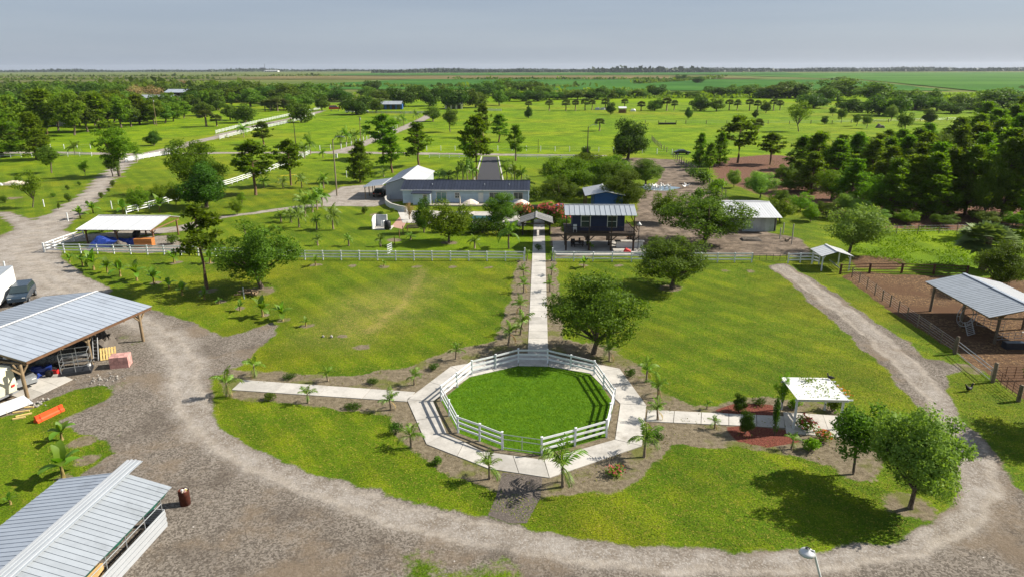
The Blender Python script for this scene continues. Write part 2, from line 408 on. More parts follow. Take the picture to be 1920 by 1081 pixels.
def ground_material():
    t = NT('ground_cover'); p = t.pos()
    big = t.noise(.045, p, 5, .6); mid = t.noise(.35, p, 5, .62); fine = t.noise(2.4, p, 6, .8); tiny = t.noise(9, p, 4, .8)
    # grass of the mown lawn, in mowing stripes
    st1 = t.node('TexWave', {'Vector': t.mapping(p, R(-38)), 'Scale': .11, 'Distortion': 1.4, 'Detail': 2.0, 'Detail Scale': .4}).outputs['Fac']
    a = t.mix(t.ramp(mid, .32, .68), (.074, .138, .003), (.135, .184, .004))
    a = t.mix(t.math('MULTIPLY', t.ramp(st1, .35, .7), .7), a, (.066, .124, .003))
    a = t.mix(t.math('MULTIPLY', t.ramp(big, .48, .66), .6), a, (.165, .172, .006))
    a = t.mix(t.math('MULTIPLY', t.ramp(fine, .5, .64), .6), a, (.21, .185, .028))
    a = t.mix(t.math('MULTIPLY', t.attr('dry'), t.ramp(fine, .3, .6)), a, (.27, .215, .07))
    # pasture
    b = t.mix(t.ramp(big, .35, .65), (.108, .195, .002), (.165, .24, .003))
    b = t.mix(t.math('MULTIPLY', t.ramp(t.noise(.11, p, 6, .7), .48, .62), .65), b, (.075, .145, .002))
    b = t.mix(t.math('MULTIPLY', t.ramp(t.noise(.014, p, 5), .5, .66), .6), b, (.205, .215, .012))
    gr = t.mix(t.math('ADD', t.attr('lush'), t.math('MULTIPLY', t.math('SUBTRACT', mid, .5), .4), clamp=True), a, b)
    gr = t.mix(1.0, gr, t.mix(t.ramp(t.noise(.16, p, 4, .6), .38, .62), (.80, .84, .84), (1.16, 1.12, 1.1)), 'MULTIPLY')
    gr = t.mix(1.0, gr, t.mix(t.ramp(tiny, .36, .66), (.45, .48, .5), (1.45, 1.42, 1.4)), 'MULTIPLY')
    def edge(name, amp, lo=.38, hi=.62):
        f = t.math('ADD', t.attr(name), t.math('MULTIPLY', t.math('SUBTRACT', t.math('ADD', t.math('MULTIPLY', mid, .5), t.math('MULTIPLY', fine, .5)), .5), amp))
        return t.ramp(f, lo, hi)
    # bare beds: sandy tan with weeds
    bed_c = t.mix(t.ramp(fine, .3, .7), (.095, .075, .046), (.235, .195, .132))
    bed_c = t.mix(t.math('MULTIPLY', t.ramp(mid, .52, .64), .75), bed_c, (.11, .125, .02))
    c = t.mix(edge('bed', 1.9, .36, .6), gr, bed_c)
    soil_c = t.mix(t.ramp(t.noise(.5, p, 6, .7), .35, .68), (.085, .066, .05), (.235, .185, .14))
    c = t.mix(edge('soil', 1.2), c, soil_c)
    straw_c = t.mix(t.ramp(fine, .35, .7), (.07, .036, .022), (.235, .128, .085))
    c = t.mix(edge('straw', 1.2), c, straw_c)
    pen_c = t.mix(t.ramp(t.noise(2.4, p, 6, .75), .35, .68), (.06, .036, .021), (.175, .105, .055))
    pen_c = t.mix(t.ramp(t.voro(3.5, p), .34, .12), pen_c, (.30, .195, .09))
    pen_c = t.mix(t.ramp(t.noise(.18, p, 4), .45, .62), pen_c, (.10, .055, .03))
    c = t.mix(edge('pen', .5), c, pen_c)
    # gravel: grey stones, paler where the wheels run
    vo = t.voro(10.0, p, 'Color')
    vb = t.node('SeparateColor', {'Color': vo}).outputs[0]
    gv = t.mix(t.ramp(vb, .1, .95), (.105, .089, .072), (.238, .208, .174))
    gv = t.mix(t.math('MULTIPLY', t.ramp(t.noise(.22, p, 5, .65), .47, .68), .6), gv, (.082, .066, .052))
    gv = t.mix(t.math('MULTIPLY', t.ramp(t.noise(.13, p, 6, .7), .48, .62), .65), gv, (.19, .145, .10))
    pale = t.mix(t.ramp(t.noise(.45, p, 8, .75), .35, .65), (.185, .155, .122), (.31, .28, .245))
    pale = t.mix(t.math('MULTIPLY', t.ramp(vb, .45, 1.0), .6), pale, (.38, .355, .325))
    gv = t.mix(edge('track', 1.2, .15, 1.0), gv, pale)
    rut = t.mix(t.ramp(t.noise(1.5, t.mapping(p, 0, (1, 1, 1)), 6, .75), .3, .7), (.26, .222, .175), (.42, .38, .33))
    gv = t.mix(t.math('MULTIPLY', edge('rut', .9, .25, .9), .75), gv, rut)
    white = t.ramp(t.voro(1.3, p), .075, .03)
    gv = t.mix(t.math('MULTIPLY', white, t.ramp(mid, .5, .6)), gv, (.6, .57, .53))
    c = t.mix(edge('gravel', 1.5), c, gv)
    rm = t.mix(t.ramp(t.noise(9, p, 4, .8), .35, .65), (.07, .020, .014), (.22, .075, .05))
    c = t.mix(edge('redmulch', .3), c, rm)
    t.col(c); t.rough(.92)
    t.b.inputs['Specular IOR Level'].default_value = .1
    t.bump(t.math('ADD', t.math('MULTIPLY', tiny, .35), fine), .14, .8)
    return t.m
GROUND = ground_material()

def ground_objects():
    nx, ny = len(GX), len(GY)
    cell = lambda a: (a[:-1, :-1] + a[1:, :-1] + a[:-1, 1:] + a[1:, 1:]) / 4
    cy = cell(YY)
    lab = np.where(cy > 150, 1, 0)                      # 0 lawn, 1 pasture
    for k, v in (('bed', 2), ('soil', 3), ('straw', 4), ('pen', 5), ('gravel', 6)):
        lab = np.where(cell(F[k]) > .5, v, lab)
    lab = np.where((lab == 6) & (cell(g_r) > .5), 7, lab)
    lab = np.where(cell(F['redmulch']) > .5, 8, lab)
    names = ['lawn', 'pasture', 'planting_bed', 'dirt_yard', 'pine_straw_floor', 'corral_dirt', 'gravel_yard', 'shell_road', 'red_mulch']
    labels = ['mown olive green lawn round the fenced grass ring', 'bright green grazing pasture beyond the ranch', 'sandy planting bed beside the concrete walks',
              'bare grey brown dirt yard behind the stilt house', 'red brown pine straw floor under the pine wood', 'brown trampled dirt of the cattle pen',
              'grey gravel yard and loop drive round the lawn', 'pale crushed shell roads', 'red bark mulch beside the pergola walk']
    V = np.stack([XX.ravel(), YY.ravel(), np.zeros(XX.size)], 1)
    ii, jj = np.meshgrid(np.arange(ny - 1), np.arange(nx - 1), indexing='ij')
    Q = np.stack([ii * nx + jj, ii * nx + jj + 1, (ii + 1) * nx + jj + 1, (ii + 1) * nx + jj], -1)
    for k, nm in enumerate(names):
        q = Q[lab == k]
        if not len(q): continue
        u, inv = np.unique(q, return_inverse=True)
        me = mesh_np(nm, V[u], inv.reshape(q.shape), GROUND)
        for an, arr in F.items():
            at = me.attributes.new(an, 'FLOAT', 'POINT')
            at.data.foreach_set('value', arr.ravel()[u].astype(np.float32))
        o = obj(nm, me)
        tag(o, labels[k], None, None, 'structure')
ground_objects()

# far land: one sheet to the horizon, then the crop fields laid on it
def far_material(name, c1, c2, s, rows=0.0, rz=0.0):
    t = NT(name); p = t.pos()
    c = t.mix(t.ramp(t.noise(s, p, 6, .65), .35, .66), c1, c2)
    if rows:
        w = t.noise(1.0, t.mapping(p, rz, (.0016, rows, 1)), 5, .7)
        c = t.mix(t.math('MULTIPLY', t.ramp(w, .5, .62), .55), c, tuple(x * .5 for x in c1))
    t.col(c); t.rough(1.0); t.b.inputs['Specular IOR Level'].default_value = .05
    return t.m

def sheet(name, pts, z, mat, label):
    me = mesh_of(name, [(x, y, z) for x, y in pts], [tuple(range(len(pts)))], mat)
    o = obj(name, me); tag(o, label, None, None, 'structure'); return o

E_ = 14000
sheet('ground', [(-E_, -4000), (E_, -4000), (E_, E_), (-E_, E_)], -.25,
      far_material('far_scrubland', (.07, .11, .02), (.15, .16, .045), .004, .02), 'flat scrubland running out to the horizon')
pasture_far = far_material('far_pasture', (.108, .195, .002), (.16, .235, .003), .02)
sheet('far_pasture', [(-140, 519), (420, 519), (560, 640), (500, 740), (60, 760), (-60, 700)], -.08, pasture_far, 'far end of the bright pasture before the oak belt')
crop = far_material('crop_green', (.028, .10, .012), (.055, .15, .02), .006, .05)
sheet('crop_field', [(-420, 900), (160, 800), (440, 780), (640, 1500), (-300, 1700)], .30, crop, 'dark green cane field behind the central oaks')
sheet('crop_field', [(450, 740), (1200, 700), (4200, 800), (4200, 3300), (560, 3300), (660, 1500)], .60, far_material('crop_bright', (.04, .12, .012), (.075, .17, .022), .004, .045),
      'wide bright green cane field stretching far off behind the eastern oaks')
sheet('fallow_field', [(-1500, 1750), (500, 1600), (420, 2300), (-1700, 2500)], .90, far_material('fallow', (.10, .095, .03), (.19, .145, .06), .003, .03), 'brown fallow strip beyond the cane')
sheet('crop_field', [(-900, 2600), (900, 2500), (1200, 3600), (-900, 3600)], 1.5, crop, 'dark green cane strip just below the horizon')
sheet('fallow_field', [(-3500, 1500), (-700, 1300), (-900, 2400), (-3600, 2900)], 1.2, far_material('marsh', (.085, .10, .03), (.14, .13, .045), .003, .03), 'olive marshland toward the western horizon')

# ------------------------------------------------------------------ plants
def leaf_material(name, dark, light, trans=.4, gloss=.12):
    t = NT(name)
    isl = t.node('NewGeometry').outputs['Random Per Island']
    o = t.rand()
    pos = t.objc()
    f = t.math('ADD', t.math('MULTIPLY', isl, .55), t.math('MULTIPLY', t.noise(.9, pos, 2), .45))
    c = t.mix(f, dark, light)
    hs = t.node('HueSaturation', {'Hue': t.math('ADD', .482, t.math('MULTIPLY', o, .034)), 'Saturation': 1.05,
                                  'Value': t.math('ADD', .74, t.math('MULTIPLY', o, .52)), 'Color': c}).outputs[0]
    t.col(hs); t.rough(.55)
    t.b.inputs['Specular IOR Level'].default_value = gloss
    tr = t.node('BsdfTranslucent', {'Color': t.mix(1.0, hs, (1.5, 1.5, .6), 'MULTIPLY')})
    mx = t.node('MixShader', {0: trans})
    t.t.links.new(t.b.outputs[0], mx.inputs[1]); t.t.links.new(tr.outputs[0], mx.inputs[2])
    t.t.links.new(mx.outputs[0], t.t.nodes['Material Output'].inputs[0])
    return t.m

def bark_material(name, c1, c2):
    t = NT(name); p = t.objc()
    n = t.noise(4, t.mapping(p, 0, (3, 3, .8)), 6, .7)
    t.col(t.mix(t.ramp(n, .35, .65), c1, c2)); t.rough(.9); t.bump(n, .04)
    return t.m

LEAF_OAK = leaf_material('leaf_oak', (.030, .070, .009), (.150, .235, .030))
LEAF_DARK = leaf_material('leaf_dark', (.020, .052, .007), (.080, .145, .018))
LEAF_LIGHT = leaf_material('leaf_light', (0.066, 0.138, 0.010), (0.209, 0.319, 0.033))
LEAF_GREY = leaf_material('leaf_grey', (0.072, 0.134, 0.024), (0.268, 0.378, 0.083))
LEAF_PINE = leaf_material('needle_pine', (.036, .085, .009), (.175, .275, .028), .48)
LEAF_PINE2 = leaf_material('needle_pine_olive', (.046, .092, .008), (.190, .270, .028), .48)
LEAF_PALM = leaf_material('leaf_palm', (0.059, 0.122, 0.012), (0.213, 0.344, 0.034), .3, .5)
LEAF_SABAL = leaf_material('leaf_sabal', (0.058, 0.090, 0.026), (0.174, 0.210, 0.065), .2)
LEAF_BANANA = leaf_material('leaf_banana', (.07, .15, .012), (.17, .29, .03), .4, .5)
LEAF_DEAD = leaf_material('leaf_dead', (.20, .13, .06), (.38, .28, .14), .2)
FLOWER_PINK = leaf_material('flower_pink', (.40, .09, .075), (.58, .22, .17), .3)
FLOWER_ORANGE = leaf_material('flower_orange', (.36, .09, .03), (.5, .2, .08), .3)
BARK = bark_material('bark_oak', (.055, .042, .03), (.16, .125, .09))
BARK_PINE = bark_material('bark_pine', (.07, .042, .025), (.20, .125, .075))
BARK_PALM = bark_material('bark_palm', (.12, .09, .06), (.28, .22, .15))
STEM_BANANA = bark_material('stem_banana', (.12, .10, .03), (.30, .22, .08))

def cards(P, D, size, rng, aspect=.55, spread=.7, up=.15):
    """diamond leaves at points P facing about the directions D -> verts (4n,3), tris (2n,3)"""
    n = len(P)
    nrm = D + rng.normal(0, spread, (n, 3)); nrm[:, 2] += up
    nrm /= np.linalg.norm(nrm, axis=1, keepdims=True) + 1e-9
    a = np.cross(nrm, rng.normal(0, 1, (n, 3))); a /= np.linalg.norm(a, axis=1, keepdims=True) + 1e-9
    b = np.cross(nrm, a)
    L = (size * rng.uniform(.65, 1.35, n))[:, None]
    V = np.stack([P - a * L * .5, P + b * L * .5 * aspect + a * L * .08, P + a * L * .5, P - b * L * .5 * aspect + a * L * .08], 1).reshape(-1, 3)
    k = np.arange(n)[:, None] * 4
    T = np.concatenate([k + np.array([[0, 1, 2]]), k + np.array([[0, 2, 3]])])
    return V, T

def unit_dirs(n, rng):
    d = rng.normal(0, 1, (n, 3)); return d / np.linalg.norm(d, axis=1, keepdims=True)

def broadleaf(name, seed, h=8.0, w=9.0, base=.28, lobes=20, n=9000, leaf=.3, lobe_r=.30, mat=None, flat=.8, top=.5, limbs=6, trunk_r=.22, gap=.25, bark=None, stems=1):
    """-> [('trunk', mesh), ('crown', mesh)]; the crown is many leaves on uneven lobes"""
    rng = np.random.RandomState(seed)
    rx = w / 2; zc = h * (base + (1 - base) * top); rz = h * (1 - base) / 2
    cs, rs = [], []
    for i in range(lobes):
        d = unit_dirs(1, rng)[0]
        if i % 4 == 0: d[2] = -abs(d[2]) * .8
        q = rng.uniform(.45, .82) if i > lobes // 4 else rng.uniform(0, .45)
        cs.append((d[0] * q * rx * rng.uniform(.85, 1.12), d[1] * q * rx * rng.uniform(.85, 1.12), zc + d[2] * q * rz))
        rs.append(rng.uniform(.75, 1.25) * lobe_r * rx * (1.15 if i <= lobes // 4 else .95))
    cs = np.array(cs); rs = np.array(rs)
    wts = rs ** 2 / (rs ** 2).sum()
    k = rng.choice(lobes, n * 2, p=wts)
    d = unit_dirs(n * 2, rng)
    rad = rs[k] * (rng.uniform(.25, 1.0, n * 2) ** .45) * rng.choice([1.0, 1.12], n * 2)
    # twiggy unevenness of each lobe
    fr = np.sin(d[:, 0] * 5 + k * 1.7) * np.sin(d[:, 1] * 5 + k * 2.3) * np.sin(d[:, 2] * 5 + k)
    rad *= 1 + .35 * fr
    P = cs[k] + d * rad[:, None] * np.array([1, 1, flat])
    keep = np.ones(n * 2, bool)
    for i in range(lobes):
        dd = np.linalg.norm((P - cs[i]) / np.array([1, 1, flat]), axis=1)
        keep &= ~((dd < rs[i] * .5) & (k != i))
    keep &= P[:, 2] > h * base * (.6 + .5 * np.sin(P[:, 0] * 1.9 + seed) * np.sin(P[:, 1] * 1.7))
    # holes
    hole = np.sin(P[:, 0] * 2.6 / max(rx / 4, .5) + seed) * np.sin(P[:, 1] * 2.9 / max(rx / 4, .5)) * np.sin(P[:, 2] * 3.1 / max(rx / 4, .5) + 1)
    keep &= hole < (1 - gap * 2.2)
    P, d = P[keep][:n], d[keep][:n]
    c0 = np.array([0, 0, zc]); out = P - c0; out /= np.linalg.norm(out, axis=1, keepdims=True) + 1e-6
    V, T = cards(P, d * .7 + out * .5, leaf, rng)
    crown = mesh_np(name + '_crown', V, T, mat or LEAF_OAK)
    parts = []
    for s in range(stems):
        ox = 0 if stems == 1 else rng.uniform(-.3, .3); oy = 0 if stems == 1 else rng.uniform(-.3, .3)
        lean = rng.uniform(-.05, .05, 2) * h * (1 if stems == 1 else 2.5)
        fork = h * max(base, .16) * rng.uniform(1.0, 1.3)
        top_p = (ox + lean[0], oy + lean[1], fork)
        parts.append(tube_geo([(ox, oy, -.1), (ox, oy, .15), (ox + lean[0] * .4, oy + lean[1] * .4, fork * .5), top_p], [trunk_r * 1.5, trunk_r * 1.1, trunk_r * .9, trunk_r * .85], 8))
        for i in rng.choice(lobes, min(limbs, lobes), replace=False):
            e = cs[i]; m = (np.array(top_p) * .45 + e * .55); m[2] += .04 * h * rng.uniform(-1, 1.5)
            parts.append(tube_geo([top_p, tuple(m), tuple(e)], [trunk_r * .6, trunk_r * .35, trunk_r * .1], 5))
    V2, F2 = join_geo(parts)
    trunk = mesh_of(name + '_trunk', V2, F2, bark or BARK, True)
    return [('trunk', trunk), ('crown', crown)], (h, w)

def pine(name, seed, h=12.0, w=6.0, base=.42, tufts=90, per=34, tuft=.62, mat=None, cone=0.0, trunk_r=.17):
    """tall bare trunk, upswept branches ending in round tufts of needles"""
    rng = np.random.RandomState(seed)
    parts = []; cx = np.cumsum(rng.normal(0, .05, 7)); cy = np.cumsum(rng.normal(0, .05, 7))
    zs = np.linspace(0, h * .96, 7)
    cx[0] = cy[0] = 0
    parts.append(tube_geo([(cx[i], cy[i], zs[i] - (.1 if i == 0 else 0)) for i in range(7)], [trunk_r * (1.25 - 1.1 * i / 6) for i in range(7)], 7))
    C, S = [], []
    nb = max(10, tufts // 4)
    for i in range(nb):
        t = (i + rng.uniform(0, 1)) / nb
        z = h * (base + (1 - base) * t * .97)
        prof = (math.sin(math.pi * min(1, .18 + t * .9)) ** .7) * (1 - cone) + cone * (1.05 - t)
        L = w / 2 * max(.12, prof) * rng.uniform(.6, 1.15)
        a = rng.uniform(0, 6.283)
        x0, y0 = np.interp(z, zs, cx), np.interp(z, zs, cy)
        ex, ey, ez = x0 + math.cos(a) * L, y0 + math.sin(a) * L, z + L * rng.uniform(.05, .55)
        parts.append(tube_geo([(x0, y0, z), ((x0 + ex) / 2, (y0 + ey) / 2, z + (ez - z) * .3), (ex, ey, ez)], [trunk_r * .3, trunk_r * .2, trunk_r * .08], 4))
        for j in range(max(2, tufts // nb)):
            q = rng.uniform(.4, 1.05)
            C.append((x0 + (ex - x0) * q + rng.normal(0, .28), y0 + (ey - y0) * q + rng.normal(0, .28), z + (ez - z) * q + rng.uniform(-.1, .4)))
            S.append(tuft * rng.uniform(.7, 1.3))
    for j in range(4):
        C.append((cx[-1] + rng.normal(0, .25), cy[-1] + rng.normal(0, .25), h - rng.uniform(.1, .9))); S.append(tuft)
    C = np.array(C); S = np.array(S)
    n = len(C) * per; k = np.repeat(np.arange(len(C)), per)
    d = unit_dirs(n, rng); d[:, 2] = d[:, 2] * .8 + .25; d /= np.linalg.norm(d, axis=1, keepdims=True)
    a0 = C[k] + d * (S[k] * .1)[:, None]; a1 = C[k] + d * (S[k] * rng.uniform(.75, 1.15, n))[:, None]
    side = np.cross(d, unit_dirs(n, rng)); side /= np.linalg.norm(side, axis=1, keepdims=True) + 1e-6
    mid = a0 * .45 + a1 * .55; wd = (S[k] * .16)[:, None]
    V = np.stack([a0, mid + side * wd, a1, mid - side * wd], 1).reshape(-1, 3)
    q = np.arange(n)[:, None] * 4
    T = np.concatenate([q + np.array([[0, 1, 2]]), q + np.array([[0, 2, 3]])])
    V2, F2 = join_geo(parts)
    return [('trunk', mesh_of(name + '_trunk', V2, F2, BARK_PINE, True)), ('crown', mesh_np(name + '_crown', V, T, mat or LEAF_PINE))], (h, w)

def frond_mesh(name, seed, L=1.9, leaflets=16, droop=.9, rise=.75, mat=None, lw=.06, ll=.55):
    """one feather frond leaving the origin along +x"""
    rng = np.random.RandomState(seed); pts = []
    x = z = 0.0; a = rise
    for i in range(leaflets + 1):
        pts.append((x, 0, z)); s = L / leaflets
        x += math.cos(a) * s; z += math.sin(a) * s; a -= droop * 2.0 / leaflets * (.5 + i / leaflets)
    V, F_ = tube_geo(pts[::2], list(np.linspace(.035, .008, len(pts[::2]))), 3)
    V = [tuple(v) for v in V]; F_ = [tuple(f) for f in F_]
    for i in range(2, leaflets + 1):
        t = i / leaflets; p = np.array(pts[i]); dirv = np.array(pts[i]) - np.array(pts[i - 1]); dirv /= np.linalg.norm(dirv)
        l = ll * L * math.sin(math.pi * (.12 + .82 * t)) ** .7 * rng.uniform(.8, 1.1) * .6
        for s in (-1, 1):
            sd_ = np.array([0, s, 0]) * .8 + dirv * .65 + np.array([0, 0, -.18 - .35 * rng.uniform(0, 1)])
            sd_ /= np.linalg.norm(sd_); m = p + sd_ * l * .5; e = p + sd_ * l + np.array([0, 0, -.28 * l])
            wv = dirv * lw * L * .55; o = len(V)
            V += [tuple(p), tuple(m + wv), tuple(e), tuple(m - wv)]; F_ += [(o, o + 1, o + 2, o + 3)]
    return mesh_of(name, V, F_, mat or LEAF_PALM)

def blade_mesh(name, seed, L=1.3, wd=.36, rise=1.0, droop=1.6, mat=None, torn=True):
    """one paddle-shaped banana leaf leaving the origin along +x, folded along its midrib and torn at the edge"""
    rng = np.random.RandomState(seed); n = 8; V, F_ = [], []
    x = z = 0.0; a = rise
    for i in range(n + 1):
        t = i / n; w2 = wd * (math.sin(math.pi * min(1, .06 + t * .93)) ** .6) * (.12 if i == 0 else 1)
        for s in (-1, 0, 1):
            k = 1 if not torn or s == 0 else rng.uniform(.78, 1.05)
            V.append((x + (rng.uniform(-.03, .03) if s else 0), s * w2 * k, z + abs(s) * w2 * .35 * (1 - .8 * t)))
        st = L / n; x += math.cos(a) * st; z += math.sin(a) * st; a -= droop / n * (.4 + 1.2 * t)
    for i in range(n):
        for s in (0, 1):
            o = i * 3 + s; F_.append((o, o + 1, o + 4, o + 3))
    return mesh_of(name, V, F_, mat or LEAF_BANANA, True)

def crown_of(meshes, count, seed, z, mat, jit=.2, tilt=.5):
    """several leaves merged into one crown mesh, for palms too small to tell their leaves apart"""
    rng = random.Random(seed); parts = []
    for i in range(count):
        me = meshes[i % len(meshes)]; a = 2.4 * i + rng.uniform(-jit, jit); ti = rng.uniform(-tilt, tilt)
        m = Matrix.Translation((0, 0, z)) @ Matrix.Rotation(a, 4, 'Z') @ Matrix.Rotation(ti, 4, 'Y')
        parts.append(([tuple(m @ v.co) for v in me.vertices], [tuple(p.vertices) for p in me.polygons]))
    V, F_ = join_geo(parts)
    return mesh_of('palm_crown', V, F_, mat)

def sabal(name, seed, h=6.0, w=3.6, n=900, mat=None):
    """cabbage palm: straight trunk and a ball of fan leaves"""
    rng = np.random.RandomState(seed); r = w / 2; zc = h - r * .95
    parts = [tube_geo([(0, 0, -.1), (.05, 0, zc * .5), (0, .03, zc)], [.24, .19, .2], 7)]
    V, T = [], []
    for k in range(64):
        d = unit_dirs(1, rng)[0]
        if d[2] < -.5: d[2] = -d[2]
        c = np.array([0, 0, zc]) + d * r * .55; c[2] -= .1 * r
        side = np.cross(d, (0, 0, 1)); side /= np.linalg.norm(side) + 1e-6; upv = np.cross(side, d)
        for j in range(11):
            a = (j - 5) / 5 * 1.35
            e = c + (d * math.cos(a) + side * math.sin(a)) * r * .55 * rng.uniform(.8, 1.1); e[2] -= .16 * r * rng.uniform(.3, 1.4)
            m = (c + e) / 2; wv = np.cross(e - c, upv); wv = wv / (np.linalg.norm(wv) + 1e-6) * r * .11
            o = len(V); V += [c, m + wv, e, m - wv]; T += [(o, o + 1, o + 2, o + 3)]
    V2, F2 = join_geo(parts)
    return [('trunk', mesh_of(name + '_trunk', V2, F2, BARK_PALM, True)), ('crown', mesh_of(name + '_crown', V, T, mat or LEAF_SABAL))], (h, w)

def shrub(name, seed, h=1.2, w=1.4, n=700, leaf=.14, mat=None, flowers=None, nf=0, shape=1.0):
    """dense low bush with leaves down to the ground"""
    rng = np.random.RandomState(seed); L = 9
    cs = np.stack([rng.uniform(-.28, .28, L) * w, rng.uniform(-.28, .28, L) * w, rng.uniform(.3, .72, L) * h], 1); cs[0] = (0, 0, h * .5)
    k = rng.randint(0, L, n); d = unit_dirs(n, rng)
    P = cs[k] + d * (rng.uniform(.4, 1, n) ** .5)[:, None] * np.array([w * .28, w * .28, h * .3])
    P[:, 2] = np.clip(P[:, 2], .05, None)
    V, T = cards(P, d, leaf, rng)
    out = [('foliage', mesh_np(name + '_foliage', V, T, mat or LEAF_OAK))]
    st = [tube_geo([(0, 0, -.05), tuple(c * np.array([.5, .5, .45])), tuple(c)], [.035, .025, .01], 4) for c in cs[:5]]
    v, f = join_geo(st); out.append(('stem', mesh_of(name + '_stem', v, f, BARK)))
    if flowers:
        k = rng.randint(0, L, nf); d = unit_dirs(nf, rng); d[:, 2] = np.abs(d[:, 2])
        P = cs[k] + d * np.array([w * .3, w * .3, h * .32])
        V, T = cards(P, d, leaf * 1.25, rng, .9)
        out.append(('flowers', mesh_np(name + '_flowers', V, T, flowers)))
    return out, (h, w)

PROTO = {}
PROTO['oak_a'] = broadleaf('oak_a', 3, 8, 8.6, .10, 64, 24000, .185, .215, LEAF_OAK, .85, .5, 14, .20, .26)
PROTO['oak_b'] = broadleaf('oak_b', 11, 8, 8.2, .10, 60, 21000, .185, .205, LEAF_OAK, .8, .5, 16, .2, .30)
PROTO['oak_c'] = broadleaf('oak_c', 23, 8, 7.8, .06, 36, 16000, .24, .30, LEAF_GREY, .9, .48, 8, .17, .2)
PROTO['round'] = broadleaf('round', 31, 8, 7.4, .06, 40, 12000, .3, .32, LEAF_DARK, .95, .5, 7, .25, .12)
PROTO['leafy'] = broadleaf('leafy', 37, 7, 6.6, .12, 32, 11000, .25, .31, LEAF_LIGHT, .95, .5, 7, .14, .2)
PROTO['young'] = broadleaf('young', 41, 6, 3.8, .26, 22, 5600, .20, .34, LEAF_OAK, 1.0, .5, 6, .09, .2)
PROTO['young_b'] = broadleaf('young_b', 43, 6, 5.0, .13, 52, 26000, .145, .25, LEAF_GREY, 1.0, .5, 10, .12, .22)
PROTO['sparse'] = broadleaf('sparse', 47, 6, 5, .2, 24, 3200, .22, .26, LEAF_LIGHT, .8, .55, 14, .09, .3)
PROTO['spread'] = broadleaf('spread', 53, 11, 9.6, .28, 28, 9000, .32, .26, LEAF_PINE2, .65, .55, 14, .26, .35)
PROTO['far_oak_a'] = broadleaf('far_oak_a', 61, 12, 13, .0, 30, 4200, .8, .34, LEAF_DARK, .85, .45, 5, .4, .08)
PROTO['far_oak_b'] = broadleaf('far_oak_b', 67, 12, 12, .02, 26, 3800, .8, .35, LEAF_OAK, .9, .46, 5, .4, .1)
PROTO['far_oak_c'] = broadleaf('far_oak_c', 71, 12, 10, .05, 22, 3200, .75, .36, LEAF_OAK, .95, .48, 5, .35, .12)
PROTO['bare'] = broadleaf('bare', 73, 12, 12, .1, 22, 1300, .5, .3, LEAF_DEAD, .8, .5, 20, .35, .3)
PROTO['pine_a'] = pine('pine_a', 5, 12, 5.6, .34, 120, 30, .70)
PROTO['pine_slim'] = pine('pine_slim', 6, 12, 5.4, .42, 90, 30, .66)
PROTO['pine_b'] = pine('pine_b', 8, 12, 5.0, .24, 130, 28, .68, None, .3)
PROTO['pine_c'] = pine('pine_c', 13, 12, 6.4, .36, 150, 28, .74, None)
PROTO['pine_full'] = pine('pine_full', 17, 12, 5.6, .05, 440, 18, .56, None, .40)
PROTO['pine_full_b'] = pine('pine_full_b', 19, 12, 5.2, .08, 400, 18, .56, LEAF_PINE2, .45)
PROTO['pine_full_c'] = pine('pine_full_c', 27, 12, 6.0, .04, 440, 18, .60, LEAF_PINE, .25)
PROTO['far_pine'] = pine('far_pine', 29, 14, 6.5, .10, 150, 14, 1.35, LEAF_PINE2, .05, .2)
PROTO['far_pine_b'] = pine('far_pine_b', 33, 14, 6, .10, 140, 14, 1.35, LEAF_PINE, .15, .2)
PROTO['far_dome'] = broadleaf('far_dome', 89, 14, 10, .12, 30, 4600, .7, .30, LEAF_PINE2, .8, .52, 8, .28, .2)
PROTO['far_dome_b'] = broadleaf('far_dome_b', 97, 14, 9, .10, 28, 4200, .7, .31, LEAF_OAK, .85, .52, 8, .28, .2)
PROTO['dense_a'] = broadleaf('dense_a', 83, 8, 8.0, .08, 60, 20000, .20, .22, LEAF_PINE, .85, .5, 12, .22, .22)
PROTO['sabal_a'] = sabal('sabal_a', 1)
PROTO['sabal_b'] = sabal('sabal_b', 2, 5, 3.6)
PROTO['shrub_a'] = shrub('shrub_a', 1, 1.2, 1.4, 900, .15)
PROTO['shrub_b'] = shrub('shrub_b', 2, 1.2, 1.4, 900, .15, LEAF_LIGHT)
PROTO['shrub_c'] = shrub('shrub_c', 3, 1.2, 1.4, 700, .13, LEAF_DARK)
PROTO['oleander'] = shrub('oleander', 4, 2.6, 3.0, 2600, .2, LEAF_OAK, FLOWER_PINK, 300)
PROTO['flowering'] = shrub('flowering', 5, 1.0, 1.3, 500, .13, LEAF_LIGHT, FLOWER_PINK, 60)
PROTO['cypress'] = shrub('cypress', 6, 3.0, .8, 1500, .12, LEAF_DARK)
FRONDS = [frond_mesh('frond_%d' % i, i, 1.0, 13, d, r) for i, (d, r) in enumerate(((.85, 1.0), (1.0, .7), (.7, 1.25), (1.15, .45)))]
FRONDS_OLD = [frond_mesh('old_frond', 9, 1.0, 11, .9, .1, LEAF_DEAD)]
BLADES = [blade_mesh('blade_%d' % i, i, 1.0, .2, r, d) for i, (r, d) in enumerate(((1.1, 1.3), (.8, 1.7), (1.35, .9), (.55, 1.6)))]
FEATHER = crown_of(FRONDS, 13, 1, 0, LEAF_PALM)
FAN = crown_of(BLADES, 9, 2, 0, LEAF_BANANA)

